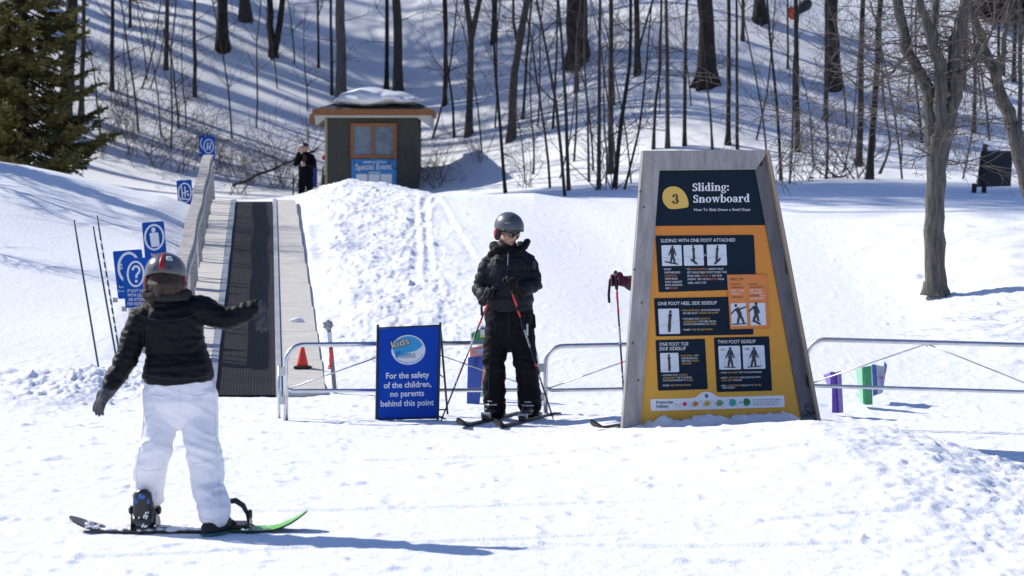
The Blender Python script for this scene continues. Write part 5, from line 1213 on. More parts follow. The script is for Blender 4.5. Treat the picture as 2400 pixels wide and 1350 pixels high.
# photo tiles with little figures
tile_m = mat('printed_tile', (.62, .66, .72), .5); fig_m = mat('printed_figure', (.016, .02, .028), .5); line_m = mat('printed_grey_line', (.20, .24, .28), .5)
def figure(mb, px, py, h, off, pose, flip=1):
    """small rider silhouette; px,py feet in pixels; h height"""
    u = lambda x, y: (px + flip * x * h, py - y * h)
    def L_(a, b_, w0, w1, o=0):
        A, B = Vector(u(*a)), Vector(u(*b_)); d = (B - A).normalized(); n = Vector((-d.y, d.x)); w0 *= h; w1 *= h
        poly_on(mb, sp, [tuple(A + n * w0 - d * w0 * .5), tuple(B + n * w1 + d * w1 * .5), tuple(B - n * w1 + d * w1 * .5), tuple(A - n * w0 - d * w0 * .5)], off + o, .001)
    if pose == 'front':
        hips, sh, lf, rf, lh, rh, hd = (0, .50), (0, .80), (-.09, .02), (.13, .02), (-.20, .46), (.20, .46), (.0, .92)
    elif pose == 'side':
        hips, sh, lf, rf, lh, rh, hd = (.0, .48), (-.02, .80), (.0, .04), (.03, .02), (.02, .44), (-.02, .44), (-.03, .92)
    elif pose == 'lean':
        hips, sh, lf, rf, lh, rh, hd = (0, .48), (-.13, .74), (-.10, .04), (.20, .04), (-.42, .50), (.30, .84), (-.20, .90)
    else:
        hips, sh, lf, rf, lh, rh, hd = (0, .46), (.06, .78), (-.10, .12), (.14, .08), (-.14, .50), (.34, .56), (.02, .92)
    wd = .07 if pose == 'side' else .105
    L_(hips, sh, wd * .95, wd, .0); L_(hips, ((hips[0] + lf[0]) / 2 - .01, .26), .062, .055, .0011); L_(((hips[0] + lf[0]) / 2 - .01, .26), lf, .055, .045, .0022); L_(hips, ((hips[0] + rf[0]) / 2 + .02, .26), .062, .055, .0016); L_(((hips[0] + rf[0]) / 2 + .02, .26), rf, .055, .045, .0027)
    sy = sh[1] - .03; L_((sh[0] - wd * .8, sy), lh, .042, .03, .0013); L_((sh[0] + wd * .8, sy), rh, .042, .03, .0018); poly_on(mb, sp, disc(*u(*hd), .066 * h, .078 * h, 12), off + .0007, .001)
def tile(box, c, off, pose, fx, fy, h, flip=1, board=None, lines=()):
    mb = MB(); poly_on(mb, sp, rounded(c, 1.8), off, .002); tl_ = mb.build('photo_tile', tile_m, box)
    mb = MB(); 
    for a, b_ in lines: mb.tube([sp.hit(*a, off + .001), sp.hit(*b_, off + .001)], .0012, 3)
    if mb.v: mb.build('print_line', line_m, box)
    mb = MB(); figure(mb, fx, fy, h, off + .0015, pose, flip)
    if board:
        a, b_, w = board; a = Vector(a); b_ = Vector(b_); d = (b_ - a).normalized(); n = Vector((-d.y, d.x)) * w; poly_on(mb, sp, [tuple(a), tuple(a + d * 3 + n), tuple(b_ - d * 3 + n), tuple(b_), tuple(b_ - d * 3 - n), tuple(a + d * 3 - n)], off + .006, .001)
    mb.build('print_figure', fig_m, box)
def q1(x0, y0, x1, y1, dx=8, dy=-3): return [A1(x0, y0), A1(x1, y0 + dy), A1(x1 + dx, y1 + dy), A1(x0 + dx, y1)]
def q2(x0, y0, x1, y1, dx=8, dy=-3): return [A2(x0, y0), A2(x1, y0 + dy), A2(x1 + dx, y1 + dy), A2(x0 + dx, y1)]
tile(b1, q1(502, 945, 682, 1132), .006, 'front', *A1(602, 1112), 43, 1, (A1(528, 1092), A1(660, 1118), 1.6), [(A1(508, 1050), A1(688, 1082))])
tile(b1, q1(701, 944, 880, 1130), .006, 'side', *A1(795, 1090), 38, 1, (A1(765, 1070), A1(832, 1119), 2.4), [(A1(706, 1044), A1(886, 1068))])
tile(b1, q1(911, 940, 1088, 1128), .006, 'side', *A1(1005, 1090), 38, -1, (A1(980, 1118), A1(1040, 1062), 2.4), [(A1(916, 1062), A1(1092, 1030))])
tile(b2_, q2(472, 208, 660, 436, 12), .006, 'side', *A2(578, 412), 50, -1, (A2(556, 418), A2(590, 412), 1.0), [(A2(484, 366), A2(668, 312))])
tile(b3, q2(490, 608, 655, 782, 8), .006, 'side', *A2(574, 765), 39, 1, (A2(556, 768), A2(590, 766), 1.0), [(A2(498, 770), A2(662, 714))])
tile(b4, q2(1016, 544, 1212, 758, 11), .006, 'front', *A2(1124, 735), 47, 1, (A2(1064, 736), A2(1184, 738), 1.0), [(A2(1020, 632), A2(1218, 622)), (A2(1080, 640), A2(1066, 735)), (A2(1170, 640), A2(1200, 730))])
tile(b4, q2(1234, 540, 1432, 752, 11), .006, 'front', *A2(1340, 730), 46, -1, (A2(1278, 736), A2(1412, 726), 1.2), [(A2(1238, 626), A2(1436, 616)), (A2(1302, 630), A2(1284, 728)), (A2(1384, 630), A2(1412, 722))])
words(b4, [L2(1036, 586, 1078, 585, ('TOE', 'k')), L2(1254, 580, 1308, 579, ('HEEL', 'k'))], 4.6, .009, Cc)
tile(tip, q2(1128, 158, 1268, 362, 12), .012, 'lean', *A2(1212, 345), 48, 1, (A2(1140, 350), A2(1280, 342), 1.2))
tile(tip, q2(1298, 156, 1438, 358, 12), .012, 'twist', *A2(1362, 338), 50, -1, (A2(1335, 312), A2(1404, 350), 2.2))
# screws, knots and stains on the frame
mb = MB()
for p in (A1(450, 185), A1(625, 172), A1(1085, 176), A1(1348, 166)): poly_on(mb, sp, disc(*p, 1.3, 1.3, 8), .031)
for p in (A1(312, 458), A1(343, 600), A1(258, 1164), A2(325, 152), A2(245, 516), A2(293, 853)): poly_on(mb, sp, disc(*p, 2.6, 3.0, 10), .0295)
mb.build('knot', mat('dark_knot', (.10, .065, .04), .8), sign)
mb = MB(); rg = random.Random(12)
for k_ in range(46):
    x = rg.uniform(1775, 1890); y = 1190 - abs(rg.gauss(0, 75)); poly_on(mb, sp, [(A2(x, y)[0] + rg.uniform(.5, 2.0) * math.cos(a), A2(x, y)[1] + rg.uniform(.5, 2.6) * math.sin(a)) for a in np.arange(0, 6.2, .8)], .0095 + .0002 * k_)
for c in ([A1(1375, 215), A1(1412, 178), A1(1420, 215), A1(1400, 236)], [A1(1615, 1060), A1(1628, 1100), A1(1645, 1210), A1(1628, 1190)], [A2(1805, 800), A2(1830, 830), A2(1838, 930), A2(1812, 890)]): poly_on(mb, sp, c, .011)
mb.build('stain', mat('dark_stain', (.022, .02, .02), .8), sign)
# ------------------------------------------------------------------ people
skin = mat('skin', (.50, .285, .205), .55, var=.10, vs=9)
UP = Vector((0, 0, 1))
def frame(fwd, tilt=0.):
    f = Vector(fwd).normalized(); r = f.cross(UP).normalized(); u = r.cross(f).normalized(); return r, f, u      # right, forward, up
def seg(mb, pts, rad, n=14, side=None): mb.tube(pts, rad, n, dome=1, side=side)

def head_prims(mb, c, fr, s=1.):
    r, f, u = fr; q = lambda a, b, d: c + r * a * s + f * b * s + u * d * s
    mb.ell(q(0, -.010, .03), (.074 * s, .093 * s, .088 * s), fr); mb.ell(q(0, .022, -.045), (.058 * s, .066 * s, .070 * s), fr); mb.ell(q(0, .060, -.092), (.026 * s, .024 * s, .022 * s), fr)
    mb.ell(q(0, .072, .028), (.055 * s, .020 * s, .016 * s), fr)
    mb.tube([q(0, .082, .020), q(0, .104, -.018), q(0, .092, -.034)], [.009 * s, .015 * s, .017 * s], 8, dome=1)
    for sg in (-1, 1): mb.ell(q(sg * .016, .090, -.030), (.010 * s,) * 3, fr); mb.ell(q(sg * .044, .058, -.022), (.024 * s, .022 * s, .022 * s), fr); mb.ell(q(sg * .077, -.010, -.005), (.010 * s, .020 * s, .032 * s), fr)
    mb.ell(q(0, .083, -.064), (.026 * s, .012 * s, .008 * s), fr); mb.ell(q(0, .080, -.076), (.022 * s, .012 * s, .009 * s), fr)

def face_parts(par, c, fr, s=1.):
    r, f, u = fr; q = lambda a, b, d: c + r * a * s + f * b * s + u * d * s
    for sg in (-1, 1):
        mb = MB(); mb.ell(q(sg * .031, .071, .004), (.0135 * s,) * 3, fr, 10, 7); e = mb.build('eye', mat('eye_white', (.7, .7, .68), .3), par, True)
        mb = MB(); mb.ell(q(sg * .031, .083, .004), (.006 * s, .003 * s, .006 * s), fr, 8, 6); mb.build('iris', mat('iris_brown', (.05, .025, .012), .3), e, True)
        mb = MB(); mb.tube([q(sg * .014, .0915, .030), q(sg * .032, .0885, .034), q(sg * .050, .074, .029)], [.0035 * s, .0045 * s, .0025 * s], 6, dome=1); mb.build('eyebrow', mat('brow_hair', (.02, .014, .01), .8), par, True)
    mb = MB(); mb.tube([q(-.024, .0855, -.070), q(-.010, .0950, -.068), q(0, .0955, -.069), q(.010, .0950, -.068), q(.024, .0855, -.070)], [.003 * s, .006 * s, .0065 * s, .006 * s, .003 * s], 8, dome=1); mb.build('mouth', mat('lips', (.33, .12, .10), .5), par, True)

def glove_grip(mb, c, axis, back, s=1., thumb=1):
    """hand closed round a rod: axis = rod direction (towards thumb side), back = towards the wrist"""
    a = Vector(axis).normalized(); b = Vector(back); b = (b - a * b.dot(a)).normalized(); t = a.cross(b) * thumb
    R = .031 * s
    seg(mb, [c + b * .055 * s - t * .022 * s, c + b * .012 * s - t * .036 * s], [(.046 * s, .020 * s), (.042 * s, .018 * s)], 12, side=a)
    for i in range(4):
        o = a * ((1.5 - i) * .0215 * s); L = (1.0, 1.06, 1.02, .9)[i]; pts = []
        for an in (205, 235, 270, 305, 340, 375, 410, 440):
            an2 = 205 + (an - 205) * L; th = math.radians(an2); pts.append(c + o + (b * (-math.cos(th)) * -1 + t * math.sin(th)) * R * (1.02 if i % 2 else 1))
        seg(mb, pts, [.0125 * s] * 3 + [.0118 * s] * 3 + [.0108 * s] * 2, 8)
    pts = [c + b * .045 * s + a * .030 * s + t * .006 * s, c + a * .048 * s + b * .022 * s + t * .022 * s, c + a * .046 * s - b * .004 * s + t * .030 * s, c + a * .036 * s - b * .024 * s + t * .026 * s]
    seg(mb, pts, [.016 * s, .0145 * s, .013 * s, .0115 * s], 8)
def glove_open(mb, w, d, n, s=1., curl=.5, spread=.08, thumb=1):
    """relaxed hand: w wrist, d direction of the fingers, n back-of-hand normal"""
    d = Vector(d).normalized(); n = (Vector(n) - d * Vector(n).dot(d)).normalized(); t = d.cross(n).normalized() * thumb
    seg(mb, [w, w + d * .045 * s, w + d * .098 * s], [(.036 * s, .022 * s), (.046 * s, .022 * s), (.045 * s, .018 * s)], 12, side=t)
    for i in range(4):
        L = (.074, .084, .079, .060)[i] * s; o = t * ((1.5 - i) * .0235 * s); p = w + d * .094 * s + o; dd = (d + t * (1.5 - i) * spread).normalized(); pts = [p]
        for k in range(3):
            ang = curl * (.25 + .45 * k) * (1 + .12 * i); e = (dd * math.cos(ang) - n * math.sin(ang)); pts.append(pts[-1] + e * L * (.42, .33, .25)[k])
        seg(mb, pts, [.0135 * s, .013 * s, .012 * s, .0105 * s], 8)
    p = w + d * .028 * s + t * .036 * s; seg(mb, [p, p + (d * .6 + t * .75).normalized() * .034 * s - n * .006 * s, p + (d * .6 + t * .75).normalized() * .040 * s + d * .026 * s - n * .016 * s, p + t * .030 * s + d * .074 * s - n * .024 * s], [.018 * s, .0155 * s, .0135 * s, .011 * s], 8)

def body_mesh(par, J, fr, s, vox, head=True):
    """one continuous figure under the clothes"""
    mb = MB(); r, f, u = fr['torso']
    if head: head_prims(mb, J['head'], fr['head'], s)
    seg(mb, [J['neck'] + Vector((0, 0, -.05)), J['neck'].lerp(J['head'], .5), J['head'] + fr['head'][2] * -.05 * s], [.058 * s, .053 * s, .055 * s])
    hip = J['hipL'].lerp(J['hipR'], .5); ch = J['shL'].lerp(J['shR'], .5)
    seg(mb, [hip + Vector((0, 0, -.02)), hip.lerp(ch, .35), hip.lerp(ch, .7), ch + Vector((0, 0, -.01))], [(.135 * s, .095 * s), (.115 * s, .085 * s), (.14 * s, .10 * s), (.12 * s, .065 * s)], 16, side=r)
    for k in 'LR':
        seg(mb, [ch.lerp(J['sh' + k], .4), J['sh' + k], J['el' + k], J['el' + k].lerp(J['wr' + k], .93)], [.055 * s, .05 * s, .038 * s, .024 * s], 10)
        seg(mb, [hip.lerp(J['hip' + k], .8), J['kn' + k], J['an' + k], J['an' + k] + fr['foot' + k] * .10 + Vector((0, 0, -.05))], [.085 * s, .055 * s, .036 * s, .035 * s], 12)
    b = fuse('body', mb, vox, skin, par, 3)
    if head: face_parts(b, J['head'], fr['head'], s)
    return b

def nearest_t(co, pts):
    """arc length along polyline of the nearest point and distance"""
    best = np.full(len(co), 1e9); T = np.zeros(len(co)); acc = 0.
    for i in range(len(pts) - 1):
        a = np.array(pts[i]); d = np.array(pts[i + 1]) - a; L = np.linalg.norm(d); d = d / L; t = np.clip((co - a) @ d, 0, L); dist = np.linalg.norm(co - (a + t[:, None] * d), axis=1); m = dist < best
        best[m] = dist[m]; T[m] = acc + t[m]; acc += L
    return T, best

def jacket_disp(J, step, amp, wr_amp, seed):
    hip = J['hipL'].lerp(J['hipR'], .5); ch = J['neck']
    def f(co, no):
        tl, dl = nearest_t(co, [J['shL'], J['elL'], J['wrL']]); tr, dr = nearest_t(co, [J['shR'], J['elR'], J['wrR']]); tt, dt = nearest_t(co, [hip - Vector((0, 0, .3)), ch])
        dt = dt - .09; c = np.where((dl < dr) & (dl < dt), tl, np.where(dr < dt, tr, tt))
        q = np.abs(np.sin(np.pi * (c / step + .12 * n3(co, 4, seed)))) ** .6 - .75
        rip = 1 - 2 * np.abs(n3(co, 9, seed, (1, 1, 2.2))); rip2 = n3(co, 24, seed + 4, (.7, .7, 1.6))
        return amp * q + wr_amp * rip + wr_amp * .55 * rip2
    return f
def pants_disp(J, amp, seed):
    def f(co, no):
        kz = J['knL'].z; az = J['anL'].z
        zone = .55 + .75 * np.exp(-((co[:, 2] - kz + .02) / .09) ** 2) + .8 * np.exp(-((co[:, 2] - az - .06) / .10) ** 2)
        w = co.copy(); w[:, 2] = w[:, 2] + .35 * (w[:, 0] - J['hipL'].x) * np.sign(np.sin(w[:, 0] * 9))
        fold = 1 - 2 * np.abs(n3(w, 3.6, seed, (.8, .8, 2.0))); fine = 1 - 2 * np.abs(n3(w, 8.0, seed + 3, (.7, .7, 2.2)))
        return amp * zone * (fold * .8 + fine * .6)
    return f
def helmet(par, c, fr, m, R=(.118, .142, .130), stripe=None, front=82, side=98, back=112, pad=True):
    t = lambda ph: math.radians(front + (side - front) * min(1, abs(ph) / 1.4) if abs(ph) < 1.4 else side + (back - side) * (abs(ph) - 1.4) / 1.75)
    mb = MB(); mb.patch(c, fr, R, -math.pi, math.pi, .02, t, .014, 40, 14); h = mb.build('helmet', m, par, True)
    mb = MB(); mb.patch(c, fr, tuple(q + .002 for q in R), -1.15, 1.15, lambda p: t(p) - .10, lambda p: t(p) + .012, .006, 24, 2); mb.build('brim', mat('dark_brim', (.03, .032, .038), .5), h, True)
    mb = MB()
    for ph, th in ((-.5, 30), (-.75, 38), (.5, 30), (.75, 38), (2.75, 80), (-2.75, 80)):
        th = math.radians(th); p = c + fr[0] * R[0] * math.sin(th) * math.sin(ph) + fr[1] * R[1] * math.sin(th) * math.cos(ph) + fr[2] * R[2] * math.cos(th); nrm = (p - c).normalized(); s_ = fr[2].cross(nrm).normalized()
        mb.ell(p, (.017, .006, .005), (s_, nrm.cross(s_), nrm))
    mb.build('vent', black_m, h, True)
    if stripe:
        mb = MB(); mb.patch(c, fr, tuple(q + .003 for q in R), math.pi - .12, math.pi + .12, .35, math.radians(84), .004, 6, 12); mb.build('stripe', stripe, h, True)
    if pad:
        for sg in (-1, 1):
            mb = MB(); mb.ell(c + fr[0] * sg * (R[0] - .022) + fr[1] * -.012 + fr[2] * -.062, (.022, .050, .062), fr); e = mb.build('ear_pad', mat('ear_pad_black', (.016, .016, .018), .8), h, True)
            mb = MB(); mb.ell(c + fr[0] * sg * (R[0] - .004) + fr[1] * (-.02) + fr[2] * -.058, (.010, .014, .042), fr); mb.build('ear_trim', mat('red_trim', (.55, .02, .04), .4), e, True)
    return h

def ski_pole(lab, top, tip, strap_dir, mark=True):
    t = root('ski_pole', tip, lab, 'ski pole', 'ski poles'); d = (top - tip); L = d.length; d.normalize(); q = lambda u: tip + d * (u * L)
    mb = MB(); mb.tube([q(0), q(.02), q(.06), q(.99)], [.003, .005, .0072, .0082], 8); sh = mb.build('shaft', mat('pole_black', (.014, .014, .016), .35), t, True)
    mb = MB()
    for a, b_ in ((.88, .97), (.80, .845), (.42, .445)): mb.tube([q(a), q(b_)], .0094, 8)
    mb.build('band', mat('pole_red', (.62, .04, .025), .35), sh, True)
    mb = MB()
    for a, b_ in ((.30, .315), (.335, .355), (.60, .605)): mb.tube([q(a), q(b_)], .0092, 8)
    for i in range(9): mb.tube([q(.57 + i * .015), q(.579 + i * .015)], .0091, 8)
    mb.build('pale_print', mat('pole_white', (.6, .6, .6), .4), sh, True)
    mb = MB(); s_ = d.orthogonal().normalized(); w = d.cross(s_)
    vs = [];  n = 12; c0 = q(.045)
    for i in range(n): a = 6.283 * i / n; R_ = .042 if i % 2 == 0 else .022; vs.append(c0 + (s_ * math.cos(a) + w * math.sin(a)) * R_ + d * .008)
    mb.add(vs + [v - d * .006 for v in vs] , [tuple(range(n)), tuple(range(2 * n - 1, n - 1, -1))] + [(i, i + n, (i + 1) % n + n, (i + 1) % n) for i in range(n)]); mb.build('basket', black_m, t)
    mb = MB(); seg(mb, [q(.985), top + d * .05, top + d * .115], [.014, .017, .018], 10); g = mb.build('grip', mat('grip_black', (.012, .012, .013), .7), t, True)
    mb = MB(); sd = Vector(strap_dir).normalized(); mb.tube([top + d * .10, top + d * .06 + sd * .05, top + sd * .065 - Vector((0, 0, .06)), top + sd * .06 - Vector((0, 0, .13))], [(.011, .002)] * 4, 6, side=(1, 0, 0)); mb.build('strap', mat('strap_black', (.015, .015, .015), .8), g)
    return t
def ski(lab, c, d, L, grp, w=.040):
    """c = ground point below the boot, d = towards the tip"""
    d = Vector((d[0], d[1], 0)).normalized(); s_ = Vector((-d.y, d.x, 0)); t = root('ski', c, lab, 'ski', grp)
    us = [-.46, -.44, -.35, -.15, 0, .15, .32, .42, .48, .515, .535, .545]; vs = []; 
    for u in us:
        p = c + d * (u * L); z = max(c.z, gz(p.x, p.y) if abs(u) > .2 else c.z) ; lift = 0 if u < .44 else (u - .44) ** 1.5 * 2.2
        hw = w * (.78 + .9 * u * u) * (1 if u < .5 else max(.12, 1 - ((u - .5) / .046) ** 2)) * (1 if u > -.45 else .85); p.z = z + .008 + lift
        vs += [p - s_ * hw, p + s_ * hw, p + s_ * hw - Vector((0, 0, .013)), p - s_ * hw - Vector((0, 0, .013))]
    fs = []
    for i in range(len(us) - 1):
        for k in range(4): fs.append((4 * i + k, 4 * i + (k + 1) % 4, 4 * i + 4 + (k + 1) % 4, 4 * i + 4 + k))
    n = len(vs); fs += [(0, 3, 2, 1), (n - 4, n - 3, n - 2, n - 1)]; mb = MB(); mb.add(vs, fs); mb.build('board', mat('ski_black', (.012, .012, .014), .5, spec=.2), t)
    mb = MB(); R = Matrix((d, s_, UP)).transposed().to_3x3()
    mb.box(c + UP * .030 + d * .185, (.10, .066, .040), R, .012); mb.box(c + UP * .030 - d * .185, (.11, .066, .045), R, .012); mb.box(c + UP * .016, (.46, .056, .016), R, .004); b_ = mb.build('binding', mat('binding_black', (.02, .02, .022), .4), t)
    mb = MB(); mb.tube([c + UP * .05 + d * .20 - s_ * .038, c + UP * .05 + d * .20 + s_ * .038], .022, 12); mb.build('toe_disc', mat('binding_grey', (.35, .36, .38), .4), b_)
    return t
def ski_boot(par, an, c, d, m, buck):
    """an = cuff top point, c = sole centre, d = toe direction"""
    d = Vector((d[0], d[1], 0)).normalized(); s_ = Vector((-d.y, d.x, 0)); mb = MB()
    seg(mb, [c - d * .13 + UP * .04, c - d * .02 + UP * .052, c + d * .10 + UP * .045, c + d * .145 + UP * .036], [(.046, .040), (.050, .052), (.049, .044), (.038, .030)], 14, side=s_)
    seg(mb, [c - d * .075 + UP * .07, c - d * .06 + UP * .17, an], [(.050, .066), (.052, .062), (.060, .066)], 14, side=s_)
    b = fuse('boot', mb, .010, m, par, 2)
    mb = MB()
    for h, k in ((.085, .055), (.115, .035)):
        p = c + d * (k + .015) + UP * h; mb.tube([p - s_ * .055 + d * .0, p + d * .052 + UP * .0, p + s_ * .055], [(.008, .005)] * 3, 6, side=UP)
    mb.build('buckle', buck, b)
    mb = MB(); R = Matrix((d, s_, UP)).transposed().to_3x3(); mb.box(c + UP * .014, (.31, .068, .024), R, .006); mb.build('sole', black_m, b)
    return b

def J_(Y, **k): return {n: P(v[0], v[1], Y + (v[2] if len(v) > 2 else 0)) for n, v in k.items()}

# ---- the helmeted skier facing us
SY = 23.85; z0 = gz(P(1190, 985, SY).x, SY)
def skier_clothes(par, J, fr, jm, pm, gm, widths, seed, vox=.010, collar=True, hem=None):
    r, f, u = fr['torso']; mb = MB()
    for c, rx_, ry_ in widths: pass
    seg(mb, [w[0] for w in widths], [(w[1], w[2]) for w in widths], 22, side=r)
    for k in 'LR':
        ch = widths[-2][0].lerp(J['sh' + k], .45)
        wr = J['wr' + k]; cuff = J['el' + k].lerp(wr, .90)
        seg(mb, [ch, J['sh' + k], J['sh' + k].lerp(J['el' + k], .5), J['el' + k], J['el' + k].lerp(wr, .5), cuff], [.078, .078, .073, .068, .062, .047], 14)
    return fuse('jacket', mb, vox, jm, par, 4, jacket_disp(J, .105, .012, .0075, seed))
jk = mat('black_puffer', (.013, .016, .023), .6, spec=.18, bump=.25, bs=45)
pk = mat('black_ski_trousers', (.006, .006, .008), .65, spec=.12, bump=.1, bs=150)
gl_b = mat('black_glove', (.007, .007, .008), .6, spec=.15, bump=.4, bs=90)
sk = root('person', P(1195, 985, SY), 'person on skis in black puffer jacket, grey helmet and sunglasses, holding two poles', 'person')
J = J_(SY, head=(1192, 543, -.02), neck=(1189, 585, .03), shL=(1146, 618, .02), shR=(1238, 613, .02), elL=(1124, 678, -.02), elR=(1254, 668, -.06), wrL=(1139, 700, -.20), wrR=(1215, 680, -.25), hipL=(1166, 748, .04), hipR=(1222, 748, .04), knL=(1160, 858, -.03), knR=(1236, 862, -.03), anL=(1158, 950, .03), anR=(1243, 946, .05))
fh = Vector((.58, -.77, -.33)); fr = {'head': frame(fh), 'torso': frame((-.12, -1, 0)), 'footL': Vector((-.38, -.92, 0)), 'footR': Vector((-.38, -.92, 0))}
body_mesh(sk, J, fr, 1.0, .009)
W_ = [(P(1192, 719, SY + .03), .208, .150), (P(1192, 700, SY + .02), .214, .160), (P(1191, 660, SY), .205, .165), (P(1190, 630, SY), .200, .160), (P(1189, 606, SY + .01), .165, .125), (P(1188, 590, SY + .02), .105, .095), (P(1188, 578, SY + .02), .088, .085)]
sjk = skier_clothes(sk, J, fr, jk, pk, gl_b, W_, 3.)
js_ = mat('jacket_stitching', (.022, .025, .032), .5)
for q_ in ([(1150, 628), (1170, 634), (1188, 632)], [(1194, 632), (1215, 634), (1238, 627)], [(1148, 664), (1168, 669), (1186, 667)], [(1196, 667), (1215, 668)], [(1140, 716), (1165, 721), (1190, 722)], [(1194, 722), (1220, 721), (1244, 715)], [(1115, 640), (1124, 646), (1134, 646)], [(1246, 640), (1256, 642), (1266, 638)], [(1150, 600), (1143, 622), (1145, 650)], [(1230, 598), (1238, 620), (1240, 650)]): drape(sjk, q_, .0021, js_, 'seam')
# hood lying round the neck, collar, zip, badge
mb = MB(); nc = P(1190, 580, SY + .03); ring = []
for i in range(13):
    a = math.radians(-215 + 250 * i / 12); ring.append(nc + Vector((math.cos(a) * .125, -math.sin(a) * -.11 + .02, .012 + .035 * math.sin(a) * -1 * -1)))
seg(mb, ring, [.024] + [.036 + .008 * math.sin(i * .5) for i in range(1, 12)] + [.024], 10)
seg(mb, [P(1150, 596, SY - .10), P(1163, 585, SY - .12), P(1172, 583, SY - .12)], [.03, .036, .026], 10); seg(mb, [P(1236, 566, SY + .02), P(1228, 578, SY - .08), P(1212, 594, SY - .13)], [.034, .032, .024], 10)
fuse('hood', mb, .010, mat('black_hood', (.009, .009, .011), .7, spec=.15, bump=.5, bs=80), sk, 3, lambda co, no: .010 * n3(co, 14) + .006 * n3(co, 36))
mb = MB(); mb.tube([P(1190, 590, SY - .145), P(1190, 612, SY - .178), P(1189, 640, SY - .182), P(1189, 662, SY - .178)], [(.003, .003)] * 4, 6, side=(1, 0, 0)); mb.build('zip', mat('dull_zip', (.04, .04, .045), .4, .6), sk)
mb = MB(); mb.tube([P(1190.5, 594, SY - .165), P(1190, 622, SY - .192)], .003, 6); mb.build('zip_cord', mat('pale_cord', (.5, .48, .46), .6), sk)
mb = MB(); cc = P(1252, 622, SY - .095); ov = [cc + Vector((.012 * math.cos(a) * .7, -.012 * math.cos(a), .036 * math.sin(a))) for a in np.linspace(0, 6.283, 17)]; mb.tube(ov, .0022, 5); mb.build('sleeve_badge', mat('dull_badge', (.13, .14, .15), .6), sk)
# trousers
mb = MB(); seg(mb, [P(1192, 712, SY + .03), P(1193, 745, SY + .03), P(1193, 785, SY + .03)], [(.200, .135), (.208, .150), (.190, .145)], 20, side=(1, 0, 0))
seg(mb, [P(1166, 775, SY + .02), P(1160, 818, SY), P(1158, 862, SY - .03), P(1158, 900, SY), P(1159, 935, SY + .01), P(1159, 962, SY + .02)], [.108, .100, .088, .084, .086, .088], 18)
seg(mb, [P(1193, 770, SY + .02), P(1193, 800, SY + .02)], [(.10, .10), (.045, .09)], 12, side=(1, 0, 0))
seg(mb, [P(1222, 775, SY + .02), P(1228, 818, SY), P(1235, 866, SY - .03), P(1238, 900, SY), P(1241, 930, SY + .02), P(1242, 956, SY + .03)], [.108, .100, .092, .086, .086, .086], 18)
pt = fuse('trousers', mb, .010, pk, sk, 4, pants_disp(J, .016, 8.))
bs_ = mat('trouser_stitching', (.020, .020, .024), .6)
for q_ in ([(1148, 735), (1160, 760), (1158, 790)], [(1230, 735), (1222, 760), (1226, 792)], [(1192, 725), (1193, 760), (1193, 800)], [(1142, 862), (1160, 872), (1178, 866)], [(1212, 868), (1236, 876), (1258, 866)], [(1140, 940), (1160, 946), (1178, 941)], [(1220, 936), (1242, 942), (1262, 935)], [(1150, 800), (1146, 860), (1145, 930)]): drape(pt, q_, .0022, bs_, 'seam')
mb = MB(); mb.box(P(1236, 773, SY - .155), (.016, .004, .10)); mb.build('ticket_strip', mat('pale_ticket', (.5, .56, .58), .5), pt)
mb = MB(); mb.box(P(1131, 777, SY - .06), (.038, .003, .10)); tk = mb.build('lift_ticket', mat('ticket_white', (.62, .63, .66), .5), pt)
mb = MB(); mb.box(P(1131, 788, SY - .063), (.034, .003, .016)); mb.build('ticket_print', mat('ticket_yellow', (.65, .55, .05), .5), tk); mb = MB(); mb.box(P(1131, 770, SY - .063), (.034, .003, .018)); mb.build('ticket_print', mat('ticket_dark', (.08, .09, .11), .5), tk)
mb = MB(); seg(mb, [P(1249, 740, SY + .02), P(1250, 765, SY + .02)], [(.02, .03), (.024, .03)], 8); mb.build('pocket_flap', pk, pt, True)
# helmet, glasses, strap
hc = J['head'] + fr['head'][2] * .042 - fr['head'][1] * .006
gh = mat('grey_helmet', (.085, .094, .112), .38, spec=.5, bump=.05, bs=200)
hel = helmet(sk, hc, fr['head'], gh, (.121, .143, .128), front=86, side=97, back=112)
r_, f_, u_ = fr['head']; hd = J['head']
mb = MB()
for i, ch in enumerate('SMITH'): pass
hpl = Plane(hc + f_ * .1425 + u_ * .02 - r_ * .03, (f_ + u_ * .12 - r_ * .3)); text_on(mb, hpl, 'SMITH', (1182, 524), (1195, 524.6), 3.6, .002, .03)
mb.build('helmet_mark', mat('helmet_mark_grey', (.45, .47, .5), .5), hel)
sgm = mat('sunglass_black', (.008, .008, .009), .25)
sg_ = MB(); 
for sg in (-1, 1):
    sg_.tube([hd + r_ * sg * .068 + f_ * .055 + u_ * .012, hd + r_ * sg * .080 + f_ * -.015 + u_ * .012], [(.003, .007)] * 2, 6, side=r_)
    sg_.tube([hd + r_ * sg * .005 + f_ * .105 + u_ * .017, hd + r_ * sg * .034 + f_ * .100 + u_ * .022, hd + r_ * sg * .068 + f_ * .066 + u_ * .016], [.0042, .0048, .0042], 6)
sgo = sg_.build('sunglasses', sgm, sk, True); mb = MB()
for sg in (-1, 1):
    o = [hd + r_ * sg * a + f_ * b + u_ * c for a, b, c in ((.008, .104, .016), (.034, .100, .020), (.062, .076, .016), (.066, .069, .002), (.054, .084, -.020), (.032, .098, -.024), (.012, .103, -.010))]; n = (o[1] - o[0]).cross(o[4] - o[0]).normalized() * .002; mb.prism(o, n)
mb.build('lens', mat('dark_lens', (.012, .018, .016), .08, spec=.9), sgo)
mb = MB(); 
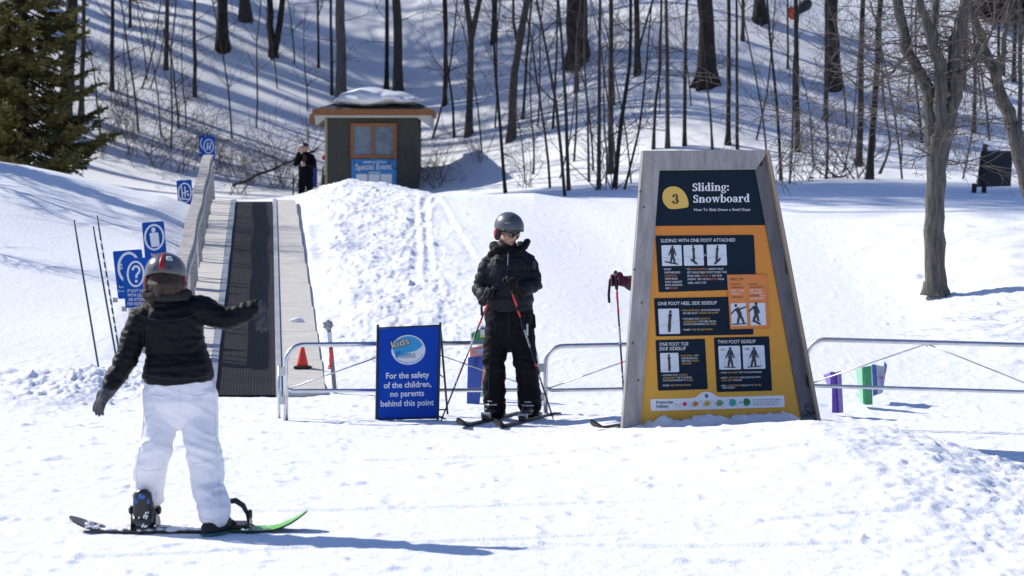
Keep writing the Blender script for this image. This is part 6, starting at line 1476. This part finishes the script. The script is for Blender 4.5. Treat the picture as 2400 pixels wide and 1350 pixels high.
for sg in (-1, 1): mb.tube([hd + r_ * sg * .098 - f_ * .005 - u_ * .055, hd + r_ * sg * .072 + f_ * .02 - u_ * .10, hd + r_ * sg * .03 + f_ * .05 - u_ * .125, hd + f_ * .055 - u_ * .127], [(.008, .003)] * 4, 6, side=f_)
mb.build('chin_strap', mat('red_trim', (.55, .02, .04), .4), hel, True)
# hands and poles
p1t, p1b = P(1146, 704, SY - .27), P(1031, 993, SY - .10); p2t, p2b = P(1199, 681, SY - .32), P(1298, 986, SY - .12)
for nm, c, tip_, el in (('L', p1t, p1b, J['elL']), ('R', p2t, p2b, J['elR'])):
    a = (c - tip_).normalized(); mb = MB(); cc = c + a * .055; glove_grip(mb, cc, a, (el - cc), 1.12, 1 if nm == 'R' else -1)
    w = J['wr' + nm]; dd = (cc - w).normalized(); seg(mb, [w - dd * .05, w, cc + (w - cc).normalized() * .05], [.050, .046, .042], 12); fuse('glove', mb, .0055, gl_b, sk, 2)
ski_pole('left-hand black and red ski pole planted by the blue safety board', p1t, p1b, (-.9, -.2, 0)); ski_pole('black and red ski pole planted by the barrier right of the skier', p2t, p2b, (.5, .6, 0))
dk = Vector((-.33, -.94, 0)); bm = mat('ski_boot_black', (.014, .014, .016), .3, spec=.5); bkl = mat('boot_buckle', (.40, .40, .42), .4, .5)
for nm, px, py, an, lab in (('L', 1157, 984, J['anL'], 'dark ski under the boot nearer the blue safety board'), ('R', 1243, 979, J['anR'], 'dark ski under the boot nearer the second barrier')):
    c = P(px, py, SY); c.z = gz(c.x, c.y) + .004; 
    cuff = Vector((an.x, an.y, c.z + .30)); b_ = ski_boot(sk, cuff, c + UP * .045, dk, bm, bkl); mb = MB(); mb.box(c + dk * .10 + UP * .11, (.03, .03, .02)); mb.build('boot_accent', mat('boot_red', (.5, .02, .02), .4), b_)
    ski(lab, c, dk, 1.62, 'skis on the snow')

# ---- the person hidden behind the big sign: only one gloved hand and pole in view
HYp = 23.0; h2 = root('person', P(1560, 985, HYp), 'person mostly hidden behind the big sign, one maroon-gloved hand gripping a pole', 'person')
J2 = J_(HYp, head=(1560, 545), neck=(1560, 588, .02), shL=(1518, 622, .02), shR=(1602, 622, .02), elL=(1494, 668, .0), elR=(1615, 690, -.02), wrL=(1466, 660, -.05), wrR=(1605, 735, -.15), hipL=(1532, 750), hipR=(1588, 750), knL=(1528, 860, -.16), knR=(1592, 860, .02), anL=(1517, 950, -.30), anR=(1603, 950, .14))
fr2 = {'head': frame((-.2, -1, 0)), 'torso': frame((0, -1, 0)), 'footL': Vector((-.4, -.9, 0)), 'footR': Vector((-.4, -.9, 0))}
body_mesh(h2, J2, fr2, 1.0, .014)
W2 = [(P(1560, 722, HYp), .20, .15), (P(1560, 690, HYp), .205, .155), (P(1560, 640, HYp), .20, .16), (P(1560, 606, HYp), .16, .12), (P(1560, 585, HYp), .09, .085)]
skier_clothes(h2, J2, fr2, mat('plum_black_jacket', (.02, .014, .022), .5), pk, gl_b, W2, 6., .014)
mb = MB(); seg(mb, [P(1560, 715, HYp), P(1560, 780, HYp)], [(.20, .14), (.19, .145)], 18, side=(1, 0, 0)); seg(mb, [P(1532, 775, HYp), P(1528, 862, HYp - .16), P(1517, 955, HYp - .30)], [.108, .09, .086], 14); seg(mb, [P(1588, 775, HYp), P(1592, 862, HYp + .02), P(1603, 955, HYp + .14)], [.108, .09, .086], 14); fuse('trousers', mb, .014, pk, h2, 3, pants_disp(J2, .013, 4.))
helmet(h2, J2['head'] + UP * .042, fr2['head'], mat('black_helmet', (.02, .02, .024), .4), (.121, .143, .128))
q0 = P(1445, 671, HYp - .12); q1_ = P(1466, 985, HYp - .05); a = (q0 - q1_).normalized(); mb = MB(); cc = q0 + a * .05; maroon = mat('maroon_glove', (.085, .012, .045), .6, bump=.4, bs=80)
glove_grip(mb, cc, a, (J2['elL'] - cc), 1.15, -1); w = J2['wrL']; seg(mb, [w + Vector((.05, 0, 0)), w, cc + (w - cc).normalized() * .05], [.052, .048, .044], 12); fuse('glove', mb, .0055, maroon, h2, 2)
mb = MB(); glove_open(mb, J2['wrR'], (0, -.2, -1), (1, 0, 0), 1.0, .6); fuse('glove', mb, .007, maroon, h2, 2)
ski_pole('black and red ski pole held by a maroon glove beside the big sign', q0, q1_, (-.8, .1, -.1))
tipp = G(1385, 1012, 15); dk2 = Vector((-.50, -.866, 0)); c2 = tipp - dk2 * (.545 * 1.75)
for nm, off in (('L', 0.), ('R', .36)):
    c = c2 + Vector((off, off * 1.5, 0)); c.z = gz(c.x, c.y) + .004; ski_boot(h2, c + UP * .30 - Vector((0, 0, 0)), c + UP * .045, dk2, bm, bkl)
    ski('black ski whose tip pokes out left of the big sign foot' if nm == 'L' else 'black ski standing hidden behind the big sign', c, dk2 if nm == 'L' else Vector((-.2, -.98, 0)), 1.75 if nm == 'L' else 1.0, 'skis on the snow')

# ---- the snowboarder seen from behind
BY = 16.3; sb = root('person', P(420, 1240, BY), 'person riding a snowboard seen from behind, black jacket, white trousers, arms out', 'person')
J3 = J_(BY, head=(388, 652, -.015), neck=(392, 705, .0), shL=(333, 745, .0), shR=(468, 722, .0), elL=(298, 838, -.02), elR=(533, 748, -.02), wrL=(256, 912, -.05), wrR=(606, 716, -.05), hipL=(378, 915, .0), hipR=(455, 912, .0), knL=(358, 1055, -.10), knR=(478, 1065, -.10), anL=(346, 1180, .0), anR=(500, 1205, -.05))
# seen from behind: forward is away from the camera
fr3 = {'head': frame((.10, 1, -.12)), 'torso': frame((.05, 1, -.1)), 'footL': Vector((-.05, 1, 0)), 'footR': Vector((.5, .8, 0))}
body_mesh(sb, J3, fr3, .96, .010)
bj = mat('black_quilted_jacket', (.0045, .005, .0075), .55, spec=.16, bump=.3, bs=40)
W3 = [(P(418, 882, BY), .212, .165), (P(417, 862, BY), .204, .158), (P(414, 828, BY + .01), .178, .140), (P(408, 792, BY + .01), .176, .140), (P(402, 752, BY), .186, .140), (P(396, 722, BY), .160, .115), (P(391, 700, BY - .01), .100, .090), (P(390, 684, BY - .02), .085, .08)]
mb = MB(); seg(mb, [w[0] for w in W3], [(w[1], w[2]) for w in W3], 22, side=(1, 0, 0))
seg(mb, [P(358, 738, BY), J3['shL'], P(313, 790, BY), J3['elL'], P(276, 875, BY - .03), J3['elL'].lerp(J3['wrL'], .90)], [.080, .079, .073, .067, .062, .052], 14)
seg(mb, [P(440, 728, BY), J3['shR'], P(500, 736, BY), J3['elR'], P(570, 733, BY - .03), J3['elR'].lerp(J3['wrR'], .88)], [.080, .082, .074, .067, .060, .048], 14)
def sbd(co, no):
    a = jacket_disp(J3, .047, .0042, .0066, 5.)(co, no)
    return a
bjk = fuse('jacket', mb, .0085, bj, sb, 3, sbd); jseam = mat('jacket_seam', (.016, .016, .019), .5)
drape(bjk, [(322, 735), (352, 748), (392, 754), (435, 746), (474, 728)], .0022, jseam, 'seam'); drape(bjk, [(340, 878), (380, 886), (418, 888), (460, 886), (494, 880)], .003, jseam, 'hem'); drape(bjk, [(346, 760), (343, 800), (348, 850)], .002, jseam, 'seam')
mb = MB(); cpt = [P(391 + 50 * math.cos(x), 690 - 6 * math.sin(x), BY - .02 + .10 * math.sin(x)) for x in np.linspace(0, 6.283, 15)]; mb.tube(cpt, .030, 8, cap=False); fuse('collar', mb, .009, mat('collar_fleece', (.016, .013, .013), .9, bump=.5, bs=70), sb, 3, lambda co, no: .006 * n3(co, 22))
wp = mat('white_trousers', (.87, .85, .87), .65, bump=.1, bs=120)
mb = MB(); seg(mb, [P(418, 868, BY), P(418, 905, BY), P(420, 945, BY - .01)], [(.178, .125), (.203, .153), (.195, .155)], 22, side=(1, 0, 0))
seg(mb, [P(380, 925, BY), P(373, 985, BY - .03), P(364, 1045, BY - .09), P(352, 1085, BY - .08), P(347, 1125, BY - .03), P(345, 1170, BY)], [.122, .112, .092, .096, .092, .085], 18)
seg(mb, [P(462, 925, BY), P(467, 985, BY - .03), P(474, 1050, BY - .09), P(482, 1085, BY - .08), P(490, 1140, BY - .10), P(499, 1175, BY - .15), P(502, 1206, BY - .20)], [.120, .108, .092, .096, .088, .084, .088], 18)
seg(mb, [P(385, 940, BY - .075), P(383, 985, BY - .07)], [.075, .06], 12); seg(mb, [P(455, 940, BY - .075), P(458, 985, BY - .07)], [.075, .06], 12)
wt = fuse('trousers', mb, .0085, wp, sb, 4, pants_disp(J3, .012, 2.))
seam = mat('trouser_seam', (.78, .76, .82), .7)
drape(wt, [(419, 890), (420, 925), (421, 962)], .0022, seam, 'seam'); drape(wt, [(344, 905), (338, 960), (334, 1010), (326, 1055), (319, 1095), (321, 1150)], .0026, seam, 'seam')
drape(wt, [(500, 905), (503, 960), (506, 1020), (508, 1075), (514, 1130), (521, 1205)], .0026, seam, 'seam'); drape(wt, [(452, 1088), (480, 1083), (510, 1072)], .0026, seam, 'seam'); drape(wt, [(322, 1098), (350, 1104), (384, 1098)], .0026, seam, 'seam')
drape(wt, [(352, 925), (382, 930), (402, 924)], .0028, seam, 'pocket_edge'); drape(wt, [(440, 924), (462, 930), (490, 922)], .0028, seam, 'pocket_edge'); drape(wt, [(322, 1158), (345, 1163), (376, 1157)], .003, seam, 'cuff'); drape(wt, [(470, 1214), (498, 1220), (526, 1212)], .003, seam, 'cuff')
# helmet, hair
hc3 = P(388, 640, BY - .03); fr3h = frame((.06, 1, -.10)); hg = mat('grey_gloss_helmet', (.085, .09, .105), .3, spec=.5)
h3 = helmet(sb, hc3, fr3h, hg, (.122, .140, .122), mat('red_stripe', (.42, .010, .02), .35), 100, 104, 92)
mb = MB(); mb.patch(hc3, fr3h, (.1235, .1415, .1235), math.pi - .62, math.pi - .25, math.radians(42), math.radians(57), .003, 8, 3); mb.build('sticker', mat('pale_sticker', (.55, .64, .66), .4), h3, True)
hair = mat('brown_hair', (.016, .008, .005), .5, col2=(.075, .036, .016), vs=14, stretch=(9, 9, .8), bump=.6, bs=40); mb = MB(); rg = random.Random(31)
for i in range(34):
    u = -1 + 2 * i / 33; x = 389 + u * 43; yb = 677 + 12 * (1 - u * u) + rg.gauss(0, 3); dy_ = -.135 * math.sqrt(max(.05, 1 - u * u)) + rg.gauss(0, .006)
    seg(mb, [P(x * .9 + 388 * .10, 634, BY + dy_ * .85), P(x + rg.gauss(0, 1.5), 668, BY + dy_ - .022), P(x + rg.gauss(0, 3), yb - 6, BY + dy_ - .010), P(x + rg.gauss(0, 4) - (5 if u < -.5 else 0), yb + (10 if u < -.3 else 2), BY + dy_)], [.014, .017, .014, .006], 7)
fuse('hair', mb, .0065, hair, sb, 1, lambda co, no: .0045 * n3(co, 40, 0, (1, 1, .25)))
mb = MB()
for i in range(26):
    x = 352 + rg.gauss(0, 7); seg(mb, [P(x + 2, 668, BY - .02 + rg.gauss(0, .03)), P(x - 2 + rg.gauss(0, 3), 690, BY - .05), P(x - 6 + rg.gauss(0, 5), 712 + rg.gauss(0, 6), BY - .08)], [.0028, .0022, .0012], 5)
mb.build('stray_hair', mat('sunlit_hair', (.22, .11, .055), .6), sb, True)  # sunlight on the left strands put into a lighter hair colour
# gloves
gg = mat('grey_knit_glove', (.026, .026, .034), .8, col2=(.075, .075, .095), vs=40, bump=.5, bs=120)
mb = MB(); wl = J3['wrL']; dl_ = (P(222, 962, BY - .05) - wl).normalized(); seg(mb, [wl - dl_ * .05, wl + dl_ * .03], [.047, .043], 12); glove_open(mb, wl, dl_ + Vector((-.05, 0, -.15)), (-.6, -.7, .3), 1.0, .55, .05, 1); fuse('glove', mb, .0055, gg, sb, 2)
mb = MB(); wr_ = J3['wrR']; seg(mb, [J3['elR'].lerp(wr_, .82), wr_ + Vector((.006, 0, -.006))], [.043, .040], 12); glove_open(mb, wr_ + Vector((-.018, 0, .0)), (.42, -.10, -1), (.55, -.80, .3), .92, .45, .10, -1); fuse('glove', mb, .0055, gg, sb, 2)
# board and bindings
BZ = gz(P(430, 1238, BY).x, BY); bl_, br_ = P(165, 1217, BY), P(720, 1203, BY); y_b = BY - .02
sbd_root = root('snowboard', (P(440, 1240, BY).x, y_b, BZ), 'black snowboard dusted with snow, its right tip green, under the rider in white trousers', 'snowboard')
xs = np.linspace(bl_.x, br_.x, 49); mid = (bl_.x + br_.x) / 2; half = (br_.x - bl_.x) / 2; hw0 = .132
def bz(x):
    u = (x - mid) / half; zl = .009 + gz(mid, y_b) + .004 * 0; up = max(0, abs(u) - .66) / .34; return zl + (.105 if u > 0 else .072) * up ** 1.7
def bw(x):
    u = abs(x - mid) / half; return hw0 * (.90 + .12 * u * u) * (1 if u < .80 else math.sqrt(max(.002, 1 - ((u - .80) / .205) ** 2)))
mb = MB(); vs = []; fs = []; nb = len(xs)
for x in xs:
    for s_, dz in ((-1, .011), (1, .011), (1, 0), (-1, 0)): vs.append((x, y_b + s_ * bw(x), bz(x) + dz))
for i in range(nb - 1):
    for kk in range(4): fs.append((4 * i + kk, 4 * i + (kk + 1) % 4, 4 * i + 4 + (kk + 1) % 4, 4 * i + 4 + kk))
fs += [(0, 3, 2, 1), (4 * nb - 4, 4 * nb - 3, 4 * nb - 2, 4 * nb - 1)]
bmat_ = mat('board_black', (.014, .014, .018), .35); mb.add(vs, fs); mb.build('deck', bmat_, sbd_root)
mb = MB(); gx = [x for x in xs if x > mid + half * .30]
vs = []; 
for x in gx:
    for s_ in (-1, 1): vs.append((x, y_b + s_ * bw(x) * .985, bz(x) + .0122))
mb.add(vs, [(2 * i, 2 * i + 2, 2 * i + 3, 2 * i + 1) for i in range(len(gx) - 1)]); mb.build('tip_graphic', mat('board_green', (.16, .55, .12), .4, col2=(.035, .10, .07), vs=7, lo=.5, hi=.72), sbd_root)
mb = MB(); rg = random.Random(17)
for i in range(330):
    u = rg.uniform(-.86, .62); x = mid + half * u; y = y_b + rg.uniform(-.98, .9) * bw(x); r = rg.uniform(.006, .026) * (1 if -.7 < u < .2 else .6); mb.ell((x, y, bz(x) + .012), (r * 1.5, r, r * .5), None, 8, 5)
fuse('deck_snow', mb, .008, snow_m, sbd_root, 1, lambda co, no: .004 * n3(co, 50))
bind = mat('binding_plastic', (.014, .014, .016), .4); bblue = mat('binding_blue', (.01, .12, .42), .35); rub = mat('boot_rubber', (.016, .016, .018), .6)
def seat(par): return par
# left binding: foot strapped in, toes away from us
cL = Vector((P(343, 1238, BY).x, y_b, bz(P(343, 1238, BY).x) + .012))
mb = MB(); mb.box(cL + Vector((0, .02, .012)), (.125, .26, .024), None, .008)
for sg in (-1, 1): mb.prism([cL + Vector((sg * .066, -.13, .0)), cL + Vector((sg * .066, .12, .0)), cL + Vector((sg * .066, .08, .055)), cL + Vector((sg * .066, -.10, .11))], (sg * .008, 0, 0))
mb.tube([cL + Vector((-.066, -.09, .085)), cL + Vector((-.05, -.150, .06)), cL + Vector((0, -.170, .055)), cL + Vector((.05, -.150, .06)), cL + Vector((.066, -.09, .085))], [(.018, .007)] * 5, 8, side=UP); bd_ = mb.build('binding', bind, sbd_root)
# highback: curved plate
def highback(par, c, back, tilt, h=.20):
    back = Vector(back).normalized(); s_ = back.cross(UP).normalized(); mb = MB(); vs = []; rows = 9; colsn = 8
    for lay in (0, .007):
        for j in range(rows):
            t_ = j / (rows - 1); w_ = .060 * (1 - .10 * t_) * (1 if t_ < .8 else math.sqrt(max(.05, 1 - ((t_ - .8) / .215) ** 2)))
            for i in range(colsn):
                a = -1 + 2 * i / (colsn - 1); vs.append(c + s_ * (a * w_) + (back * math.cos(tilt) - UP * math.sin(tilt)) * (.014 + .028 * (1 - a * a) + lay) + (UP * math.cos(tilt) + back * math.sin(tilt)) * (t_ * h))
    N = rows * colsn; fs = []
    for j in range(rows - 1):
        for i in range(colsn - 1):
            a = j * colsn + i; fs += [(a, a + 1, a + colsn + 1, a + colsn), (N + a, N + a + colsn, N + a + colsn + 1, N + a + 1)]
    edge = list(range(colsn)) + [j * colsn + colsn - 1 for j in range(1, rows)] + [(rows - 1) * colsn + i for i in range(colsn - 2, -1, -1)] + [j * colsn for j in range(rows - 2, 0, -1)]
    fs += [(edge[i], N + edge[i], N + edge[(i + 1) % len(edge)], edge[(i + 1) % len(edge)]) for i in range(len(edge))]
    mb.add(vs, fs); o = mb.build('highback', bind, par, True); mb = MB()
    for a, t_, rx_, rz_ in ((0, .80, .020, .016), (-.62, .66, .010, .017), (.62, .66, .010, .017)):
        q = c + s_ * (a * .056) + (back * math.cos(tilt) - UP * math.sin(tilt)) * (.023 + .028 * (1 - a * a)) + (UP * math.cos(tilt) + back * math.sin(tilt)) * (t_ * h); mb.ell(q, (rx_, .003, rz_), (s_, back, UP), 10, 6)
    mb.build('blue_window', bblue, o, True); return o
highback(sbd_root, cL + Vector((0, -.105, .045)), (0, -1, 0), .08, .205)
mb = MB(); mb.tube([cL + Vector((-.072, -.02, .09)), cL + Vector((-.05, .03, .15)), cL + Vector((.05, .03, .15)), cL + Vector((.072, -.02, .09))], [(.022, .006)] * 4, 8, side=(0, 1, .3)); mb.ell(cL + Vector((-.083, -.03, .11)), (.016, .03, .028)); mb.ell(cL + Vector((.083, -.03, .11)), (.014, .028, .026)); mb.build('strap', bind, bd_, True)
mb = MB(); rg = random.Random(9)
for i in range(26): mb.ell(cL + Vector((.018 + rg.gauss(0, .016), -.160 + rg.gauss(0, .004), .02 + .10 * rg.random())), (.006, .004, .007), None, 6, 4)
mb.build('packed_snow', snow_m, bd_, True)
def soft_boot(c, d, top, m):
    d = Vector(d).normalized(); s_ = Vector((-d.y, d.x, 0)); mb = MB()
    seg(mb, [c - d * .10 + UP * .045, c + UP * .05, c + d * .12 + UP * .045, c + d * .165 + UP * .038], [(.046, .040), (.050, .048), (.050, .042), (.040, .032)], 14, side=s_); seg(mb, [c - d * .055 + UP * .06, (c - d * .05).lerp(top, .5) + UP * .03, top], [(.050, .062), (.052, .06), (.058, .062)], 14, side=s_)
    b_ = fuse('boot', mb, .009, m, sb, 2, lambda co, no: .002 * n3(co, 40)); mb = MB(); mb.tube([c - d * .12 + UP * .010, c + UP * .010, c + d * .15 + UP * .010, c + d * .185 + UP * .016], [(.044, .010), (.05, .010), (.05, .010), (.036, .010)], 12, side=s_); mb.build('sole', mat('teal_sole', (.05, .16, .18), .6), b_, True); return b_
soft_boot(cL + Vector((0, -.015, .026)), (0, 1, 0), cL + Vector((.005, -.03, .17)), rub)
cR = P(508, 1246, BY - .18); cR.z = gz(cR.x, cR.y) + .004; soft_boot(cR, (.42, .90, 0), Vector((P(502, 1200, BY - .2).x, BY - .19, cR.z + .09)), mat('black_suede_boot', (.012, .011, .012), .7))
# empty right binding with its highback folded over and strap loop open
cE = Vector((P(556, 1230, BY).x, y_b + .01, bz(P(556, 1230, BY).x) + .012)); mb = MB(); mb.box(cE + Vector((-.02, .02, .014)), (.16, .24, .026), None, .008)
for sg in (-1, 1): mb.prism([cE + Vector((sg * .072, -.11, .0)), cE + Vector((sg * .072, .12, .0)), cE + Vector((sg * .072, .08, .05)), cE + Vector((sg * .072, -.08, .075))], (sg * .010, 0, 0))
mb.box(cE + Vector((-.05, -.12, .05)), (.055, .05, .075), None, .015); be = mb.build('binding', bind, sbd_root)
mb = MB(); loop = [cE + Vector((-.085, -.03, .125)), cE + Vector((-.050, -.035, .160)), cE + Vector((-.005, -.035, .165)), cE + Vector((.040, -.03, .135)), cE + Vector((.064, -.02, .085)), cE + Vector((.070, -.01, .035))]
mb.tube(loop, [(.022, .013), (.027, .016), (.027, .018), (.025, .016), (.021, .012), (.014, .010)], 10, side=(0, 1, 0)); mb.build('ankle_strap', bind, be, True)
mb = MB(); mb.box(cE + Vector((.080, -.03, .085)), (.026, .045, .055), None, .010); mb.tube([cE + Vector((.07, -.03, .03)), cE + Vector((.105, -.035, .018))], [(.010, .004)] * 2, 6); mb.build('ratchet', bind, be)
mb = MB(); mb.box(cE + Vector((-.055, -.148, .055)), (.022, .006, .03), None, .003); mb.build('logo_patch', bblue, be)

# ---- the man by the hut
OY = 67.5; op = root('person', P(717, 470, OY), 'person in black by the hut with cap and white goggles, one hand raised', 'person')
JO = J_(OY, head=(714, 347), neck=(716, 358), shL=(702, 367), shR=(731, 367), elL=(693, 386, -.12), elR=(736, 388, -.1), wrL=(702, 355, -.25), wrR=(716, 384, -.25), hipL=(709, 408), hipR=(724, 408), knL=(707.5, 436, -.02), knR=(726, 436), anL=(706.5, 460), anR=(727.5, 460))
frO = {'head': frame((-.55, -.8, 0)), 'torso': frame((-.4, -1, 0)), 'footL': Vector((-.4, -.9, 0)), 'footR': Vector((-.2, -.95, 0))}
body_mesh(op, JO, frO, .92, .016); blk = mat('black_uniform', (.006, .006, .008), .8, spec=.05)
mb = MB(); r, f, u = frO['torso']; seg(mb, [P(717, 414, OY), P(717, 395, OY), P(717, 375, OY), P(716, 363, OY)], [(.19, .14), (.185, .14), (.185, .13), (.10, .09)], 18, side=r)
for kk in 'LR': seg(mb, [JO['sh' + kk].lerp(P(716, 367, OY), .4), JO['sh' + kk], JO['el' + kk], JO['el' + kk].lerp(JO['wr' + kk], .85)], [.075, .072, .064, .05], 12)
fuse('jacket', mb, .018, blk, op, 3, jacket_disp(JO, .2, .0, .010, 2.))
mb = MB(); seg(mb, [P(717, 408, OY), P(717, 420, OY)], [(.18, .14), (.17, .14)], 16, side=r)
for kk in 'LR': seg(mb, [JO['hip' + kk], JO['kn' + kk], JO['an' + kk] + UP * -.05], [.098, .078, .068], 12)
fuse('trousers', mb, .018, blk, op, 3, pants_disp(JO, .010, 1.))
r, f, u = frO['head']; hd = JO['head']; mb = MB(); mb.patch(hd + u * .035, (r, f, u), (.098, .115, .10), -math.pi, math.pi, .02, 1.55, .012, 24, 8); mb.patch(hd + u * .03, (r, f, u), (.09, .17, .03), -.9, .9, 1.2, 1.7, .01, 12, 3); mb.build('cap', black_m, op, True)
mb = MB(); mb.ell(hd + u * .055 + f * .108, (.058, .024, .028), (r, f, u)); mb.build('goggles', mat('goggle_white', (.80, .82, .85), .15, spec=.9), op, True)
mb = MB(); mb.ell(P(714, 372, OY - .145), (.05, .03, .10)); mb.build('scarf', mat('dull_red_scarf', (.05, .014, .018), .9), op, True)
mb = MB(); glove_open(mb, JO['el' + 'L'].lerp(JO['wrL'], .9), (.1, -.2, 1), (-.3, -1, 0), .9, .8); fuse('hand', mb, .010, skin, op, 2)
mb = MB(); glove_open(mb, JO['el' + 'R'].lerp(JO['wrR'], .85), (-1, -.3, -.1), (0, -1, .3), .9, .6); fuse('hand', mb, .010, skin, op, 2)
mb = MB(); mb.box(P(707.5, 381, OY - .27), (.05, .02, .06), None, .01); mb.build('phone', mat('pale_mint_case', (.5, .62, .62), .4), op)
mb = MB()
for kk, dx in (('L', 0), ('R', 1)): c = JO['an' + kk] + UP * -.06; seg(mb, [c, c + frO['foot' + kk] * .16 + UP * -.03], [.06, .05], 10)
mb.build('boot', black_m, op, True)
